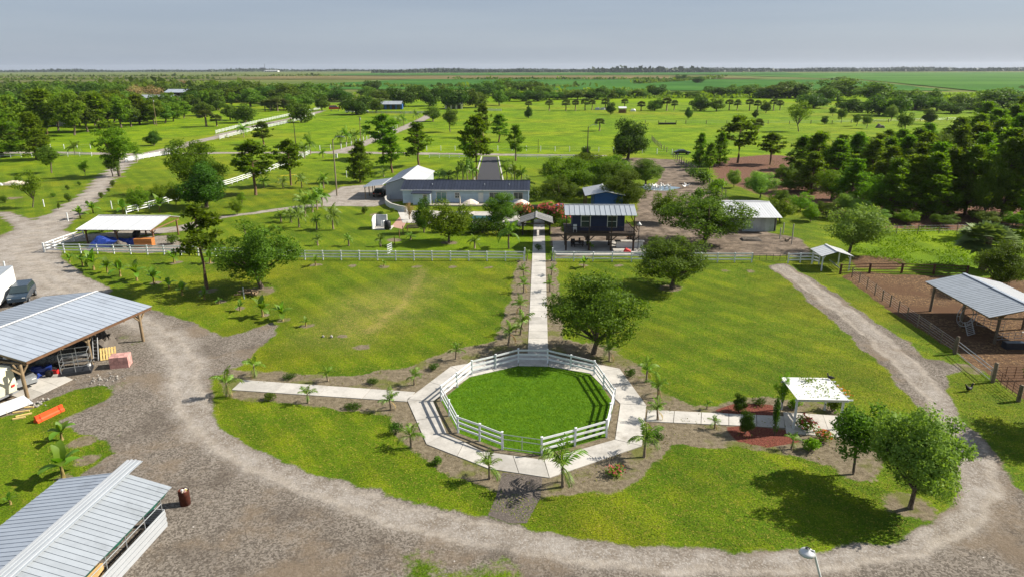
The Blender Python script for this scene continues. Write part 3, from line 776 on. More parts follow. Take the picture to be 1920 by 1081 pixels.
def plant(kind, name, x, y, h, w, label, cat='tree', group=None, rz=None, z=0.0):
    parts, (h0, w0) = PROTO[kind]
    if kind in ('oak_a', 'oak_b', 'dense_a'): w0 *= .9
    rng = random.Random(int(x * 131 + y * 17))
    t = thing(name, label, cat, (x, y, z), rng.uniform(0, 6.28) if rz is None else rz, group, (w / w0, w / w0, h / h0))
    for nm, me in parts:
        o = obj(nm, me, t)
        if nm == 'flowers': o['kind'] = 'stuff'
    return t

_trunk_cache = {}
def palm(x, y, h, label, group=None, fronds=11, spread=.85, trunk=.32, seed=0, name='coconut_palm', z=0.0):
    """young palm: short ringed trunk and separate arching fronds; h is the height to the frond tips"""
    rng = random.Random(seed * 7 + int(x * 31 + y * 57))
    t = thing(name, label, 'palm', (x, y, z), rng.uniform(0, 6.28), group)
    th = h * trunk; L = h * spread
    lean = rng.uniform(-.06, .06) * h
    V, F_ = tube_geo([(0, 0, -.05), (0, 0, .08), (lean * .4, 0, th * .5), (lean, 0, th), (lean, 0, th + .18 * h)], [.085 * h ** .5, .07 * h ** .5, .05 * h ** .5, .05 * h ** .5, .02], 8)
    obj('trunk', mesh_of('palm_trunk', V, F_, BARK_PALM, True), t)
    for i in range(fronds):
        k = i / fronds
        o = obj('frond', FRONDS[i % 4] if i else FRONDS[2], t, (lean, 0, th + .1 * h * (1 - k)), (0, rng.uniform(-.25, .1) + k * .75 - .55, 2.4 * i + rng.uniform(-.3, .3)), (L * rng.uniform(.8, 1.1),) * 3)
    if rng.random() < .55:
        obj('frond', FRONDS_OLD[0], t, (lean, 0, th), (0, .5, rng.uniform(0, 6)), (L * .8,) * 3)
    return t

def banana(x, y, h, label, group=None, blades=7, z=0.0):
    rng = random.Random(int(x * 91 + y * 13))
    t = thing('banana_plant', label, 'banana plant', (x, y, z), rng.uniform(0, 6.28), group)
    th = h * .42
    V, F_ = tube_geo([(0, 0, -.05), (.02, 0, th * .5), (0, .02, th)], [.1 * h ** .5, .075 * h ** .5, .05 * h ** .5], 7)
    obj('stem', mesh_of('banana_stem', V, F_, STEM_BANANA, True), t)
    for i in range(blades):
        k = i / blades
        s = h * .72 * rng.uniform(.75, 1.1)
        obj('leaf', BLADES[2 if i == 0 else i % 4], t, (0, 0, th * .92), (0, -.25 + k * .55, 2.4 * i + rng.uniform(-.3, .3)), (s, s * 1.25, s))
    return t

def small_palm(x, y, h, label, group=None, name='palm_tree', trunk=.5, w=1.0, z=0.0):
    """a palm seen from far: trunk and one feathery crown"""
    rng = random.Random(int(x * 91 + y * 13))
    t = thing(name, label, 'palm', (x, y, z), rng.uniform(0, 6.28), group)
    V, F_ = tube_geo([(0, 0, -.05), (.03 * h, 0, h * trunk * .5), (0, 0, h * trunk)], [.16, .12, .11], 6)
    obj('trunk', mesh_of('palm_trunk', V, F_, BARK_PALM, True), t)
    s = h * (1 - trunk) * 1.35
    obj('crown', FEATHER, t, (0, 0, h * trunk), (0, 0, 0), (s * w, s * w, s * .95))
    return t

# ------------------------------------------------------------------ the trees, one by one: kind, name, x, y, height, width, label, group
TREES = [
 ('oak_b', 'oak_tree', -32.67, 75.08, 8.90, 10.38, 'broad oak with a pile of logs at its foot on the west lawn'),
 ('pine_slim', 'pine_tree', -38.99, 74.66, 9.56, 5.78, 'slim young pine with bare trunk beside the west lawn fence'),
 ('oak_a', 'oak_tree', 4.93, 57.02, 7.77, 9.22, 'dense round oak shading the concrete walk near the fenced ring'),
 ('oak_a', 'oak_tree', 15.37, 76.47, 6.44, 10.24, 'wide low oak in front of the white fence east of the stilt house'),
 ('oak_b', 'oak_tree', 23.74, 97.78, 8.72, 14.27, 'large spreading oak behind the white fence beside the tin shed'),
 ('leafy', 'leafy_tree', 20.79, 112.12, 5.51, 5.47, 'small bright green tree on the dirt yard by the large oak'),
 ('young', 'young_tree', 19.98, 38.43, 5.53, 3.91, 'slender young tree on bare soil beside the pergola'),
 ('young_b', 'willowy_tree', 21.78, 34.96, 6.92, 5.91, 'grey green willowy tree inside the bend of the gravel drive'),
 ('oak_c', 'willowy_tree', 42.75, 93.25, 7.23, 9.40, 'rounded grey green tree behind the small white shelter'),
 ('oak_a', 'broadleaf_tree', 52.50, 76.91, 6.23, 6.83, 'bushy tree behind the cattle pen roof'),
 ('leafy', 'leafy_tree', -13.42, 97.59, 6.36, 7.73, 'bright green leafy tree behind the white fence before the long house'),
 ('round', 'dark_shrub_tree', -18.21, 103.99, 5.73, 3.35, 'narrow dark tree at the patio corner beside the leafless shrub'),
 ('oak_a', 'garden_tree', -6.46, 108.12, 5.90, 6.91, 'dark garden tree in front of the house patio'),
 ('round', 'dense_tree', -62.08, 123.04, 8.46, 9.79, 'dense dark green tree at the end of the slanting white fence'),
 ('dense_a', 'broad_tree', -70.33, 138.22, 12.46, 12.49, 'broad dark tree right behind the dense round tree'),
 ('spread', 'spreading_tree', -101.08, 160.24, 11.75, 11.91, 'tall flat topped tree beside the shell road'),
 ('young', 'young_tree', -102.12, 159.37, 5.54, 5.41, 'small dark tree under the flat topped tree by the road'),
 ('young', 'young_tree', -121.18, 165.02, 7.67, 6.97, 'small round tree on the lawn inside the road bend'),
 ('sparse', 'sparse_tree', -94.64, 122.12, 6.84, 5.63, 'thin yellowish tree on the lawn beside the shell road'),
 ('pine_full', 'pine_tree', -159.06, 197.49, 13.29, 15.22, 'bushy pine cut by the picture edge near the white posts'),
 ('pine_full_b', 'pine_tree', -143.39, 190.42, 12.97, 9.86, 'second olive pine from the edge by the white posts'),
 ('round', 'round_tree', -130.34, 228.65, 4.92, 6.20, 'small ball shaped tree alone in the pasture by the road'),
 ('pine_a', 'pine_tree', -57.97, 136.04, 10.69, 9.19, 'tall olive pine beside the slanting white fence'),
 ('pine_a', 'pine_tree', -54.95, 148.09, 9.82, 6.62, 'slender pine behind the yellow goal frame'),
 ('pine_b', 'pine_tree', -94.27, 232.61, 7.43, 6.97, 'compact pine by the road junction'),
 ('pine_full', 'pine_tree', -40.73, 152.88, 9.02, 6.54, 'full pine between the light pole and the carport'),
 ('pine_a', 'pine_tree', -44.82, 194.82, 12.11, 10.08, 'tall pine standing beside the shell lane'),
 ('pine_b', 'pine_tree', -36.57, 167.89, 8.78, 7.14, 'olive pine behind the carport roof'),
 ('pine_b', 'pine_tree', -31.95, 179.55, 11.07, 7.88, 'tall feathery pine behind the grey garage roof'),
 ('pine_c', 'pine_tree', -14.87, 157.39, 13.91, 8.14, 'tallest pine beside the asphalt entrance'),
 ('pine_a', 'pine_tree', -17.49, 167.43, 11.49, 5.24, 'second pine close to the asphalt entrance'),
 ('pine_b', 'pine_tree', -14.70, 240.86, 9.18, 7.42, 'single pine in the pasture beyond the entrance'),
 ('pine_b', 'pine_tree', -21.49, 258.02, 11.88, 6.35, 'pine in the pasture behind the tallest pine'),
 ('pine_b', 'pine_tree', -6.96, 190.91, 9.53, 5.33, 'narrow pine right of the asphalt entrance'),
 ('young', 'young_tree', -36.67, 280.06, 10.61, 9.06, 'lollipop tree in the pasture beside the shell lane'),
 ('round', 'round_oak', 24.41, 195.04, 11.38, 12.56, 'great round dark oak alone before the pasture'),
 ('dense_a', 'broadleaf_tree', 6.32, 137.75, 8.64, 12.95, 'western crown of the dark grove behind the blue shed'),
 ('dense_a', 'broadleaf_tree', 12.67, 141.68, 8.52, 12.82, 'middle crown of the dark grove behind the blue shed'),
 ('oak_a', 'broadleaf_tree', 14.23, 118.89, 8.20, 8.98, 'bright eastern crown of the grove beside the blue shed'),
 ('oak_b', 'broadleaf_tree', 3.22, 124.36, 6.65, 7.65, 'low crown of the grove behind the blue gazebo'),
 ('dense_a', 'broadleaf_tree', 10.55, 157.23, 7.35, 10.26, 'back crown of the dark grove behind the blue shed'),
 ('oak_a', 'broadleaf_tree', 14.14, 132.11, 7.80, 8.68, 'inner crown of the dark grove beside the blue shed'),
 ('round', 'round_tree', 12.67, 193.62, 3.97, 3.58, 'small dark ball tree above the grove'),
 ('oak_a', 'shade_tree', 23.00, 150.06, 6.12, 9.07, 'umbrella shaped tree beside the duck pond'),
 ('pine_full', 'pine_tree', 41.08, 180.14, 8.40, 4.68, 'narrow full pine by the parked dark car'),
 ('pine_full', 'pine_tree', 46.55, 181.27, 8.58, 4.98, 'second narrow pine beside the parked dark car'),
 ('pine_full_b', 'pine_tree', 42.69, 175.27, 6.62, 4.02, 'low pine between the two narrow pines'),
 ('pine_c', 'pine_tree', 52.96, 187.71, 12.01, 10.85, 'tall open pine on red brown straw'),
 ('pine_a', 'pine_tree', 60.65, 184.67, 8.15, 7.29, 'medium pine on red brown straw next to the tall open pine'),
 ('oak_c', 'shrub_tree', 41.40, 147.73, 4.21, 3.87, 'small bushy tree at the edge of the straw clearing'),
 ('oak_c', 'shrub_tree', 43.16, 135.17, 5.64, 6.89, 'wide bushy tree behind the tin shed'),
 ('oak_b', 'shrub_tree', 52.42, 149.40, 5.71, 5.27, 'dark bushy tree at the front of the pine wood'),
 ('leafy', 'shrub_tree', 40.05, 113.93, 3.87, 5.86, 'low bright bushes beside the tin shed roof'),
 ('oak_a', 'roadside_tree', 37.32, 43.90, 7.04, 6.32, 'tree beyond the picture edge shading the verge by the drive'),
 # pasture
 ('sparse', 'pasture_tree', 102.95, 283.99, 12.16, 11.40, 'open crowned tree standing alone in the pasture before the pine wood'),
 ('round', 'pasture_tree', 128.12, 322.44, 3.75, 3.81, 'tiny umbrella tree by the pasture wire fence'),
 ('young', 'pasture_tree', 153.19, 376.51, 5.43, 5.24, 'small tree near the oak belt west of the slim pasture trees'),
 ('young', 'pasture_tree', 136.76, 325.61, 7.77, 5.27, 'slim light tree by the pasture wire fence'),
 ('young', 'pasture_tree', 137.24, 310.61, 5.86, 5.49, 'first of two small trees west of the covered hay bale'),
 ('young', 'pasture_tree', 136.66, 299.55, 6.09, 5.74, 'second of two small trees just west of the covered hay bale'),
 ('young_b', 'pasture_tree', 166.86, 342.27, 8.13, 6.50, 'upright tree behind the covered hay bale'),
 ('young', 'pasture_tree', 139.93, 275.09, 8.98, 7.70, 'light upright tree east of the covered hay bale'),
 ('round', 'pasture_tree', 174.02, 322.74, 6.98, 7.06, 'dark round tree near the end of the pasture'),
 ('round', 'pasture_tree', 73.77, 356.43, 5.97, 4.52, 'small ball tree on its own in the middle pasture'),
 ('round', 'pasture_tree', 108.28, 360.35, 4.45, 3.73, 'tiny ball tree at the pasture lane east end'),
 ('round', 'pasture_tree', -6.53, 360.07, 6.09, 5.47, 'small dark tree west of the lane of palms'),
 ('round', 'pasture_tree', 38.21, 389.61, 6.82, 6.44, 'dark tree beside the white hay shelter'),
 ('far_oak_b', 'pasture_oak', 67.51, 424.05, 8.29, 10.75, 'spreading oak in the middle of the palm lane'),
 ('far_oak_a', 'pasture_oak', 94.94, 423.93, 10.39, 13.20, 'dark oak at the palm lane, west of a pair'),
 ('far_oak_c', 'pasture_oak', 102.78, 418.63, 8.46, 9.92, 'dark oak at the palm lane, east of a pair'),
 ('far_oak_c', 'pasture_oak', 126.89, 403.52, 7.57, 6.54, 'last oak at the east end of the palm lane'),
 ('far_oak_b', 'roadside_oak', -114.65, 330.63, 12.29, 12.90, 'two stemmed oak beside the fenced shell road'),
 ('far_oak_b', 'roadside_oak', -141.83, 330.48, 10.13, 14.54, 'oak west of the fenced shell road'),
 ('far_oak_c', 'roadside_oak', -155.29, 344.46, 8.76, 9.75, 'pale oak next to the oak west of the shell road'),
 ('far_oak_b', 'roadside_oak', -186.28, 380.69, 8.53, 15.01, 'pale oak before the distant barn'),
 ('far_oak_c', 'roadside_oak', -133.80, 424.97, 10.03, 9.91, 'small oak beside the red truck'),
 ('far_oak_a', 'homestead_oak', -103.54, 389.72, 12.63, 19.31, 'dark oak shading the white vehicles'),
 ('far_oak_c', 'homestead_oak', -95.72, 404.04, 9.53, 10.61, 'light oak between the white vehicles and the blue house'),
 ('far_oak_a', 'homestead_oak', -92.93, 473.19, 15.87, 22.55, 'great dark oak behind the blue house'),
 ('far_oak_a', 'homestead_oak', -76.21, 479.83, 15.72, 17.64, 'second great oak behind the blue house'),
 ('far_oak_a', 'homestead_oak', -55.74, 447.45, 16.28, 21.88, 'great dark oak over the pale sheds'),
 ('far_oak_b', 'homestead_oak', -42.89, 459.69, 13.71, 18.90, 'olive oak over the pale sheds'),
 ('far_oak_c', 'homestead_oak', -29.10, 486.30, 11.66, 12.54, 'light green oak at the end of the homestead'),
 ('far_oak_c', 'homestead_oak', -52.38, 337.79, 8.00, 9.35, 'small oak along the upper shell lane'),
 ('far_oak_a', 'lone_oak', -199.08, 823.32, 13.72, 24.22, 'solitary domed oak rising above the cane field'),
 ('bare', 'bare_tree', -325.68, 555.45, 15.19, 19.52, 'first grey leafless oak beside the distant barn'),
 ('bare', 'bare_tree', -300.19, 537.04, 15.86, 19.66, 'second grey leafless oak beside the distant barn'),
 ('bare', 'bare_tree', -430.02, 834.14, 15.27, 16.06, 'grey leafless oak behind the barn'),
 ('far_oak_a', 'field_oak', 270.14, 1395.77, 14.80, 24.23, 'first of two oaks standing in the cane field'),
 ('far_oak_a', 'field_oak', 259.59, 1198.96, 12.72, 22.52, 'second of two oaks standing in the cane field'),
]
for k, nm, x, y, h, w, lab in TREES:
    plant(k, nm, x, y, h, w, lab)

# oak belt along the far side of the pasture and the belts beyond
BELT = [12.92, 577.53, 6.68, 12.14, 20.28, 577.38, 7.09, 11.26, 29.36, 577.18, 7.92, 12.10, 37.33, 587.04, 8.46, 10.53, 45.32, 576.84, 11.21, 14.64, 54.84, 586.65, 7.61, 11.36, 65.81, 607.48, 8.74, 17.16, 79.33, 607.14, 7.85, 10.81, 86.98, 606.95, 6.11, 9.89, 104.66, 653.30, 11.22, 14.47,
        113.62, 617.35, 6.20, 11.83, 128.58, 605.93, 6.08, 14.25, 151.66, 627.77, 9.86, 18.38, 166.34, 627.38, 10.73, 16.49, 184.76, 638.67, 10.46, 18.59, 186.10, 604.52, 7.76, 14.95, 197.08, 604.25, 13.31, 27.20, 213.28, 603.85, 14.14, 23.61, 171.25, 451.80, 9.70, 16.48, 211.20, 537.08, 12.22, 19.44,
        232.04, 563.39, 16.74, 28.44, 173.87, 408.27, 9.07, 10.12, 182.20, 408.24, 6.15, 8.92, 240.20, 520.18, 15.10, 26.96, 181.06, 385.08, 11.56, 11.78, 183.98, 376.54, 11.31, 12.60, 234.65, 463.60, 11.52, 11.35, 225.03, 434.13, 9.89, 16.29, 237.84, 445.39, 12.64, 10.90, 231.77, 423.31, 8.14, 11.59,
        226.26, 398.57, 6.83, 12.07, 262.45, 445.22, 8.53, 17.21, 271.76, 433.86, 12.88, 19.84, 282.90, 433.79, 11.04, 19.79, 245.41, 403.25, 7.75, 11.58, 271.40, 403.18, 9.15, 17.27]
KINDS = ['far_oak_a', 'far_oak_b', 'far_oak_c']
flat = [BELT[i:i + 4] for i in range(0, len(BELT), 4)]
for i, (x, y, h, w) in enumerate(flat):
    plant(KINDS[(i * 7) % 3], 'belt_oak', x, y, h * 1.08, w * 1.35, 'oak in the dark belt along the far side of the pasture', 'tree', 'oak belt beyond the pasture')

# western woodland: pines in front, oaks behind
rng = random.Random(12)
WOOD_W = [-194.68, 247.58, 15.85, 12.00, -207.23, 273.34, 16.16, 11.01, -196.03, 268.80, 16.69, 11.24, -201.22, 283.22, 15.42, 11.36, -181.81, 264.46, 16.40, 11.45, -185.52, 278.41, 15.14, 10.69, -183.52, 283.41, 14.55, 10.42, -193.01, 305.05, 14.69, 10.71, -184.01, 299.40, 13.53, 10.97, -183.05, 305.13, 12.86, 10.69, -186.06, 317.20, 12.87, 10.59,
          -179.01, 317.25, 11.44, 10.58, -179.14, 326.92, 10.07, 10.36, -180.61, 337.17, 9.11, 9.61, -217.25, 268.55, 16.72, 13.02, -221.91, 288.17, 16.57, 11.61, -220.89, 299.08, 16.25, 11.06, -212.28, 304.89, 16.07, 11.24, -210.33, 310.86, 14.98, 11.44, -203.37, 310.91, 15.43, 10.93, -206.12, 330.13, 13.39, 11.58, -193.71, 337.11, 12.13, 10.71, -186.69, 359.63, 8.62, 9.67]
for i, k in enumerate(range(0, len(WOOD_W), 4)):
    x, y, h, w = WOOD_W[k:k + 4]
    plant(['far_dome', 'far_dome_b', 'far_pine', 'far_dome'][i % 4] if i < 11 else ['far_dome_b', 'far_dome', 'far_dome'][i % 3], 'woodland_tree', x, y, h, w * 1.2, 'tree of the olive woodland behind the white roadside posts', 'tree', 'western woodland trees')
WOOD_O = [-343.05, 437.39, 15.72, 21.24, -375.11, 505.27, 17.30, 22.07, -358.79, 505.06, 16.52, 24.44, -381.45, 556.46, 16.50, 22.44, -356.08, 537.95, 16.74, 23.36, -352.37, 555.93, 16.05, 22.31, -309.35, 504.43, 14.96, 17.74, -322.82, 595.08, 15.78, 20.85, -249.26, 503.66, 14.86, 19.90, -253.40, 536.28, 16.17, 22.86, -250.87, 554.09, 16.68, 24.46,
          -230.18, 535.90, 16.52, 23.59, -223.44, 553.59, 15.83, 21.71, -200.67, 518.74, 14.47, 18.67, -184.43, 502.83, 15.49, 20.42, -185.33, 535.17, 15.67, 22.53, -179.37, 552.79, 14.15, 21.51, -173.02, 571.56, 11.70, 19.53, -157.92, 552.40, 10.51, 17.13, -198.48, 474.22, 12.59, 16.37, -165.84, 436.37, 10.96, 12.28, -214.28, 448.57, 11.96, 14.14,
          -232.95, 461.28, 12.30, 14.58, -251.82, 414.70, 11.76, 16.52, -260.84, 404.42, 12.10, 16.16, -268.82, 394.60, 11.83, 16.44, -277.99, 385.21, 12.15, 16.72, -286.78, 376.23, 11.90, 16.99, -327.55, 404.57, 12.78, 19.66, -161.43, 473.86, 10.47, 13.29, -156.30, 436.32, 10.31, 11.57]
for i, k in enumerate(range(0, len(WOOD_O), 4)):
    x, y, h, w = WOOD_O[k:k + 4]
    plant(KINDS[(i * 5 + i // 3) % 3], 'woodland_oak', x, y, h * 1.05, w * 1.3, 'oak of the dark wood around the distant barn', 'tree', 'western oak wood')
MID_O = [-50.78, 610.35, 14.12, 18.53, -44.75, 657.74, 15.17, 19.93, -36.21, 684.08, 15.76, 22.75, -25.88, 683.75, 16.23, 22.70, -15.58, 683.41, 15.23, 22.65, -5.09, 656.56, 13.23, 19.75, 2.16, 609.04, 10.55, 16.48, -24.98, 549.99, 10.36, 14.98, -14.59, 549.80, 9.56, 14.95, -2.99, 549.59, 8.75, 14.08, 6.31, 567.94, 6.99, 11.96,
         -85.64, 611.20, 11.53, 16.80, -117.52, 659.91, 10.54, 18.22, -127.90, 590.73, 9.47, 13.64, -146.12, 591.14, 11.21, 13.69, -131.49, 570.72, 8.34, 12.32]
for i, k in enumerate(range(0, len(MID_O), 4)):
    x, y, h, w = MID_O[k:k + 4]
    plant(KINDS[(i * 5 + i // 3) % 3], 'thicket_oak', x, y, h * 1.05, w * 1.3, 'oak of the green thicket behind the homestead', 'tree', 'central thicket oaks')

# undergrowth and fill of the western woodland
rng = random.Random(5)
for i in range(46):
    u = i / 45
    ax, ay = (-235.19, 285.43); bx, by = (-204.44, 394.52)
    x = ax + (bx - ax) * u + rng.uniform(-12, 12); y = ay + (by - ay) * u + rng.uniform(-4, 95)
    hh = rng.uniform(8, 15)
    plant(rng.choice(['far_dome', 'far_dome_b', 'far_oak_c', 'far_oak_b', 'far_dome']), 'woodland_tree', x, y, hh, hh * rng.uniform(.6, .9), 'tree of the olive woodland behind the white roadside posts', 'tree', 'western woodland trees')

# pine wood along the eastern edge
PW = [65.28, 175.79, 8.17, 6.14, 65.21, 165.04, 10.15, 6.27, 67.94, 161.00, 8.84, 6.12, 73.98, 165.25, 9.89, 6.51, 55.77, 142.81, 8.05, 5.47, 56.33, 133.82, 7.69, 5.55, 57.82, 128.44, 8.38, 5.53, 69.96, 148.46, 10.07, 6.10, 77.69, 157.33, 9.68, 6.20, 79.42, 153.64, 10.37, 6.29, 81.29, 150.13, 11.24, 6.37,
      84.29, 148.83, 12.01, 6.54, 90.81, 153.93, 12.26, 6.74, 96.96, 157.81, 12.64, 7.12, 101.94, 159.47, 13.44, 7.42, 107.52, 161.96, 14.19, 7.76, 114.49, 166.22, 14.87, 8.19, 58.87, 121.09, 9.13, 5.60, 60.10, 117.51, 9.77, 5.62, 63.91, 119.40, 10.25, 5.70, 66.08, 117.69, 10.81, 5.79, 70.65, 120.51, 11.21, 5.91,
      73.45, 119.68, 11.84, 6.05, 74.43, 116.20, 12.38, 6.06, 78.55, 118.05, 13.06, 6.14, 81.23, 117.26, 13.99, 6.45, 67.62, 135.83, 9.90, 5.61, 72.22, 134.81, 10.61, 5.76, 74.62, 132.65, 11.04, 5.87, 80.44, 135.04, 11.79, 6.16, 83.87, 134.01, 12.48, 6.31, 89.36, 136.42, 13.26, 6.61, 91.50, 134.21, 14.42, 6.71,
      89.22, 176.33, 9.70, 6.37, 96.88, 182.37, 9.73, 6.56, 102.76, 184.55, 10.89, 6.90, 109.97, 188.92, 11.66, 7.33, 117.50, 193.49, 12.47, 7.77, 125.37, 198.27, 13.30, 8.24, 135.21, 205.80, 14.05, 8.82, 144.98, 213.87, 14.85, 9.45, 94.56, 132.11, 15.72, 7.00, 138.45, 196.20, 16.19, 8.70, 82.46, 172.45, 9.01, 5.99,
      85.52, 188.40, 6.74, 5.95, 77.28, 181.94, 7.88, 5.77, 142.08, 229.94, 13.81, 8.13, 158.59, 247.09, 14.40, 9.06, 173.61, 260.65, 14.95, 9.89, 57.25, 153.09, 5.25, 4.68, 77.40, 105.44, 14.29, 6.00, 101.30, 207.72, 7.06, 5.59, 114.31, 210.60, 8.67, 6.27, 122.81, 216.23, 9.50, 6.74]
for i, k in enumerate(range(0, len(PW), 4)):
    x, y, h, w = PW[k:k + 4]
    kd = ['pine_full', 'pine_full_b', 'pine_full_c', 'pine_full', 'pine_full_c', 'dense_a'][i % 6]
    plant(kd, 'woodland_pine', x, y, h * (.88 if kd == 'dense_a' else 1), w * (1.15 if kd == 'dense_a' else 1.35), 'pine of the dense wood along the eastern edge', 'tree', 'eastern pine wood')
UN = [55.63, 113.97, 2.52, 5.29, 60.10, 112.47, 2.31, 4.35, 65.29, 111.03, 2.28, 4.80, 73.11, 112.85, 2.48, 5.20, 76.83, 111.37, 2.45, 4.78, 43.63, 125.49, 3.92, 4.86, 47.88, 152.85, 2.70, 4.69, 61.45, 164.95, 2.76, 5.52, 61.11, 149.62, 2.87, 5.26, 66.25, 149.75, 3.21, 5.71, 46.63, 123.11, 3.18, 4.77, 49.04, 117.19, 3.32, 4.54, 53.72, 115.60, 3.63, 5.01, 45.19, 114.08, 2.97, 3.55, 51.39, 142.69, 3.08, 4.38, 53.35, 120.01, 3.94, 4.08]
for i, k in enumerate(range(0, len(UN), 4)):
    x, y, h, w = UN[k:k + 4]
    plant(['oak_c', 'leafy', 'oak_b'][i % 3], 'wood_edge_bush', x, y, h, w, 'tall bush at the front edge of the pine wood', 'bush', 'bushes at the edge of the pine wood')

# cabbage palms of the pasture lane and homestead
SB = [4.80, 424.34, 5.89, 5.13, 14.73, 424.29, 6.80, 5.12, 20.48, 424.27, 6.18, 4.47, 26.55, 429.68, 7.19, 5.17, 30.75, 429.66, 5.94, 4.20, 39.30, 435.20, 6.96, 5.22, 51.69, 440.84, 6.08, 4.61, 59.60, 424.09, 5.54, 4.75, 74.78, 424.02, 7.37, 5.68, 80.19, 429.41, 5.91, 4.47, 112.95, 429.24, 6.20, 5.07,
      117.71, 429.22, 6.19, 4.43, 123.45, 423.80, 6.72, 5.00, 128.13, 423.78, 6.11, 4.37, 137.48, 423.73, 6.71, 4.67, 142.97, 429.09, 5.87, 4.41, -7.92, 435.47, 4.77, 4.61, -167.14, 419.70, 6.54, 4.60, -163.53, 419.68, 6.85, 4.27, -159.27, 419.67, 7.47, 4.92, -157.31, 425.08, 6.93, 4.31, -154.98, 425.07, 6.30, 3.98]
for i, k in enumerate(range(0, len(SB), 4)):
    x, y, h, w = SB[k:k + 4]
    far = i < 17
    plant('sabal_' + 'ab'[i % 2], 'cabbage_palm', x, y, h * 1.08, w * 1.2, 'cabbage palm in the row along the pasture lane' if far else 'cabbage palm in the cluster west of the fenced shell road', 'palm',
          'cabbage palms along the pasture lane' if far else 'cabbage palms by the shell road')
for k, x, y, h, w, lab in [('sabal_a', 23.74, 285.59, 5.28, 3.90, 'cabbage palm standing alone in the open pasture'), ('sabal_b', 86.17, 281.42, 5.57, 3.78, 'cabbage palm behind the tall open pine'),
                           ('sabal_a', -148.93, 305.41, 7.59, 6.75, 'larger cabbage palm in the pasture west of the road'), ('sabal_b', -145.45, 308.37, 5.35, 4.86, 'smaller cabbage palm in the pasture west of the road'),
                           ('sabal_b', 56.25, 85.79, 6.29, 5.93, 'big shaggy cabbage palm at the back of the cattle pen field')]:
    plant(k, 'cabbage_palm', x, y, h, w * 1.25, lab, 'palm')

# ------------------------------------------------------------------ materials of built things
CONCRETE = M('concrete', (.40, .38, .345), .85, 0, .17, .8, .2, .006, (.255, .235, .20))
CONCRETE_B = M('concrete_pad', (.37, .335, .27), .85, 0, .12, .8, .2, .006, (.26, .23, .18))
WHITE_VINYL = M('white_vinyl', (.68, .70, .71), .5, 0, .07, 1.5, .3, 0, (.52, .53, .50))
WHITE_PAINT = M('white_paint', (.66, .66, .645), .55, 0, .06, 2.0, .3, 0, (.66, .65, .60))
TIN = M('galvanised_tin', (.33, .37, .425), .42, .15, .06, .8, .4, 0, (.235, .26, .30))
TIN_PALE = M('pale_tin', (.33, .36, .39), .42, .2, .07, .6, .4, 0, (.225, .245, .26))
TIN_WHITE = M('white_tin', (.56, .57, .575), .45, .1, .05, .6, .4)
TIN_RIDGE = M('ridge_tin', (.42, .44, .46), .42, .2, .06, .8, .4)
TIN_OLD = M('weathered_tin', (.40, .385, .36), .5, .15, .12, .7, .3, 0, (.34, .28, .23))
TIN_NAVY = M('navy_roof', (.022, .028, .046), .6, 0, .15, 1.0, .2)
SHINGLE = M('grey_shingle', (.20, .20, .195), .9, 0, .22, 5.0, .2, .01)
WOOD = M('pole_wood', (.20, .145, .085), .85, 0, .3, 3.0, .2, .01)
WOOD_DARK = M('dark_wood', (.05, .036, .027), .8, 0, .3, 3.0)
WOOD_BROWN = M('brown_wood', (.16, .085, .045), .8, 0, .3, 3.0)
WOOD_NEW = M('new_pine_boards', (.58, .42, .16), .75, 0, .2, 5.0)
WOOD_ORANGE = M('orange_wood', (.45, .17, .045), .7, 0, .2, 3.0)
GREY_POST = M('weathered_post', (.17, .14, .10), .9, 0, .3, 4.0, .2, .01)
BLUE_WALL = M('blue_grey_siding', (.42, .52, .62), .7, 0, .08, 1.2)
NAVY_WALL = M('navy_siding', (.022, .032, .085), .6, 0, .12, 2.0)
BLUE_SHED = M('blue_siding', (.022, .085, .26), .6, 0, .12, 2.0)
GARAGE_WALL = M('garage_siding', (.34, .37, .40), .7, 0, .06, 1.2)
GLASS = M('window_glass', (.03, .045, .05), .12, 0, .2, .8, .8)
GLASS_TEAL = M('sliding_glass', (.06, .16, .16), .12, 0, .2, .8, .8)
STEEL = M('pipe_steel', (.38, .40, .42), .4, .6, .12, 3.0, .5)
IRON = M('rusty_iron', (.10, .05, .03), .8, .2, .35, 4.0, .3, 0, (.20, .085, .035))
DARK_METAL = M('dark_metal', (.03, .033, .04), .5, .4, .2, 3.0)
RUST = M('rust_drum', (.13, .035, .018), .8, .1, .4, 4.0, .3, 0, (.055, .025, .02))
BLUE_TARP = M('blue_tarp', (.015, .045, .26), .45, 0, .25, 2.5, .4)
GREEN_TARP = M('green_tarp', (.008, .11, .075), .5, 0, .25, 2.5)
BROWN_TARP = M('brown_tarp', (.10, .085, .07), .7, 0, .3, 2.0)
BLACK_PLASTIC = M('black_plastic', (.02, .02, .022), .5, 0, .2, 2.0)
ORANGE_PLASTIC = M('orange_plastic', (.78, .085, .02), .45, 0, .12, 3.0, .4)
RED_PLASTIC = M('red_plastic', (.55, .03, .025), .45, 0, .12, 3.0, .4)
CREAM = M('cream_fibreglass', (.72, .68, .50), .4, 0, .06, 1.5, .4)
PINK_BLOCK = M('pink_block', (.46, .25, .22), .85, 0, .25, 5.0, .2, .01)
FABRIC = M('cream_canvas', (.62, .54, .44), .85, 0, .12, 3.0)
NAVY_FABRIC = M('navy_canvas', (.02, .055, .13), .8, 0, .2, 3.0)
ASPHALT = M('asphalt', (.045, .045, .05), .9, 0, .2, 2.0, .2, .005)
CAR_BLACK = M('car_paint_black', (.012, .014, .02), .2, .2, .1, 1.0, .7)
CAR_BLUE = M('car_paint_blue', (.03, .05, .075), .25, .3, .1, 1.0, .7)
CAR_SILVER = M('car_paint_silver', (.45, .47, .49), .28, .6, .06, 1.0, .6)
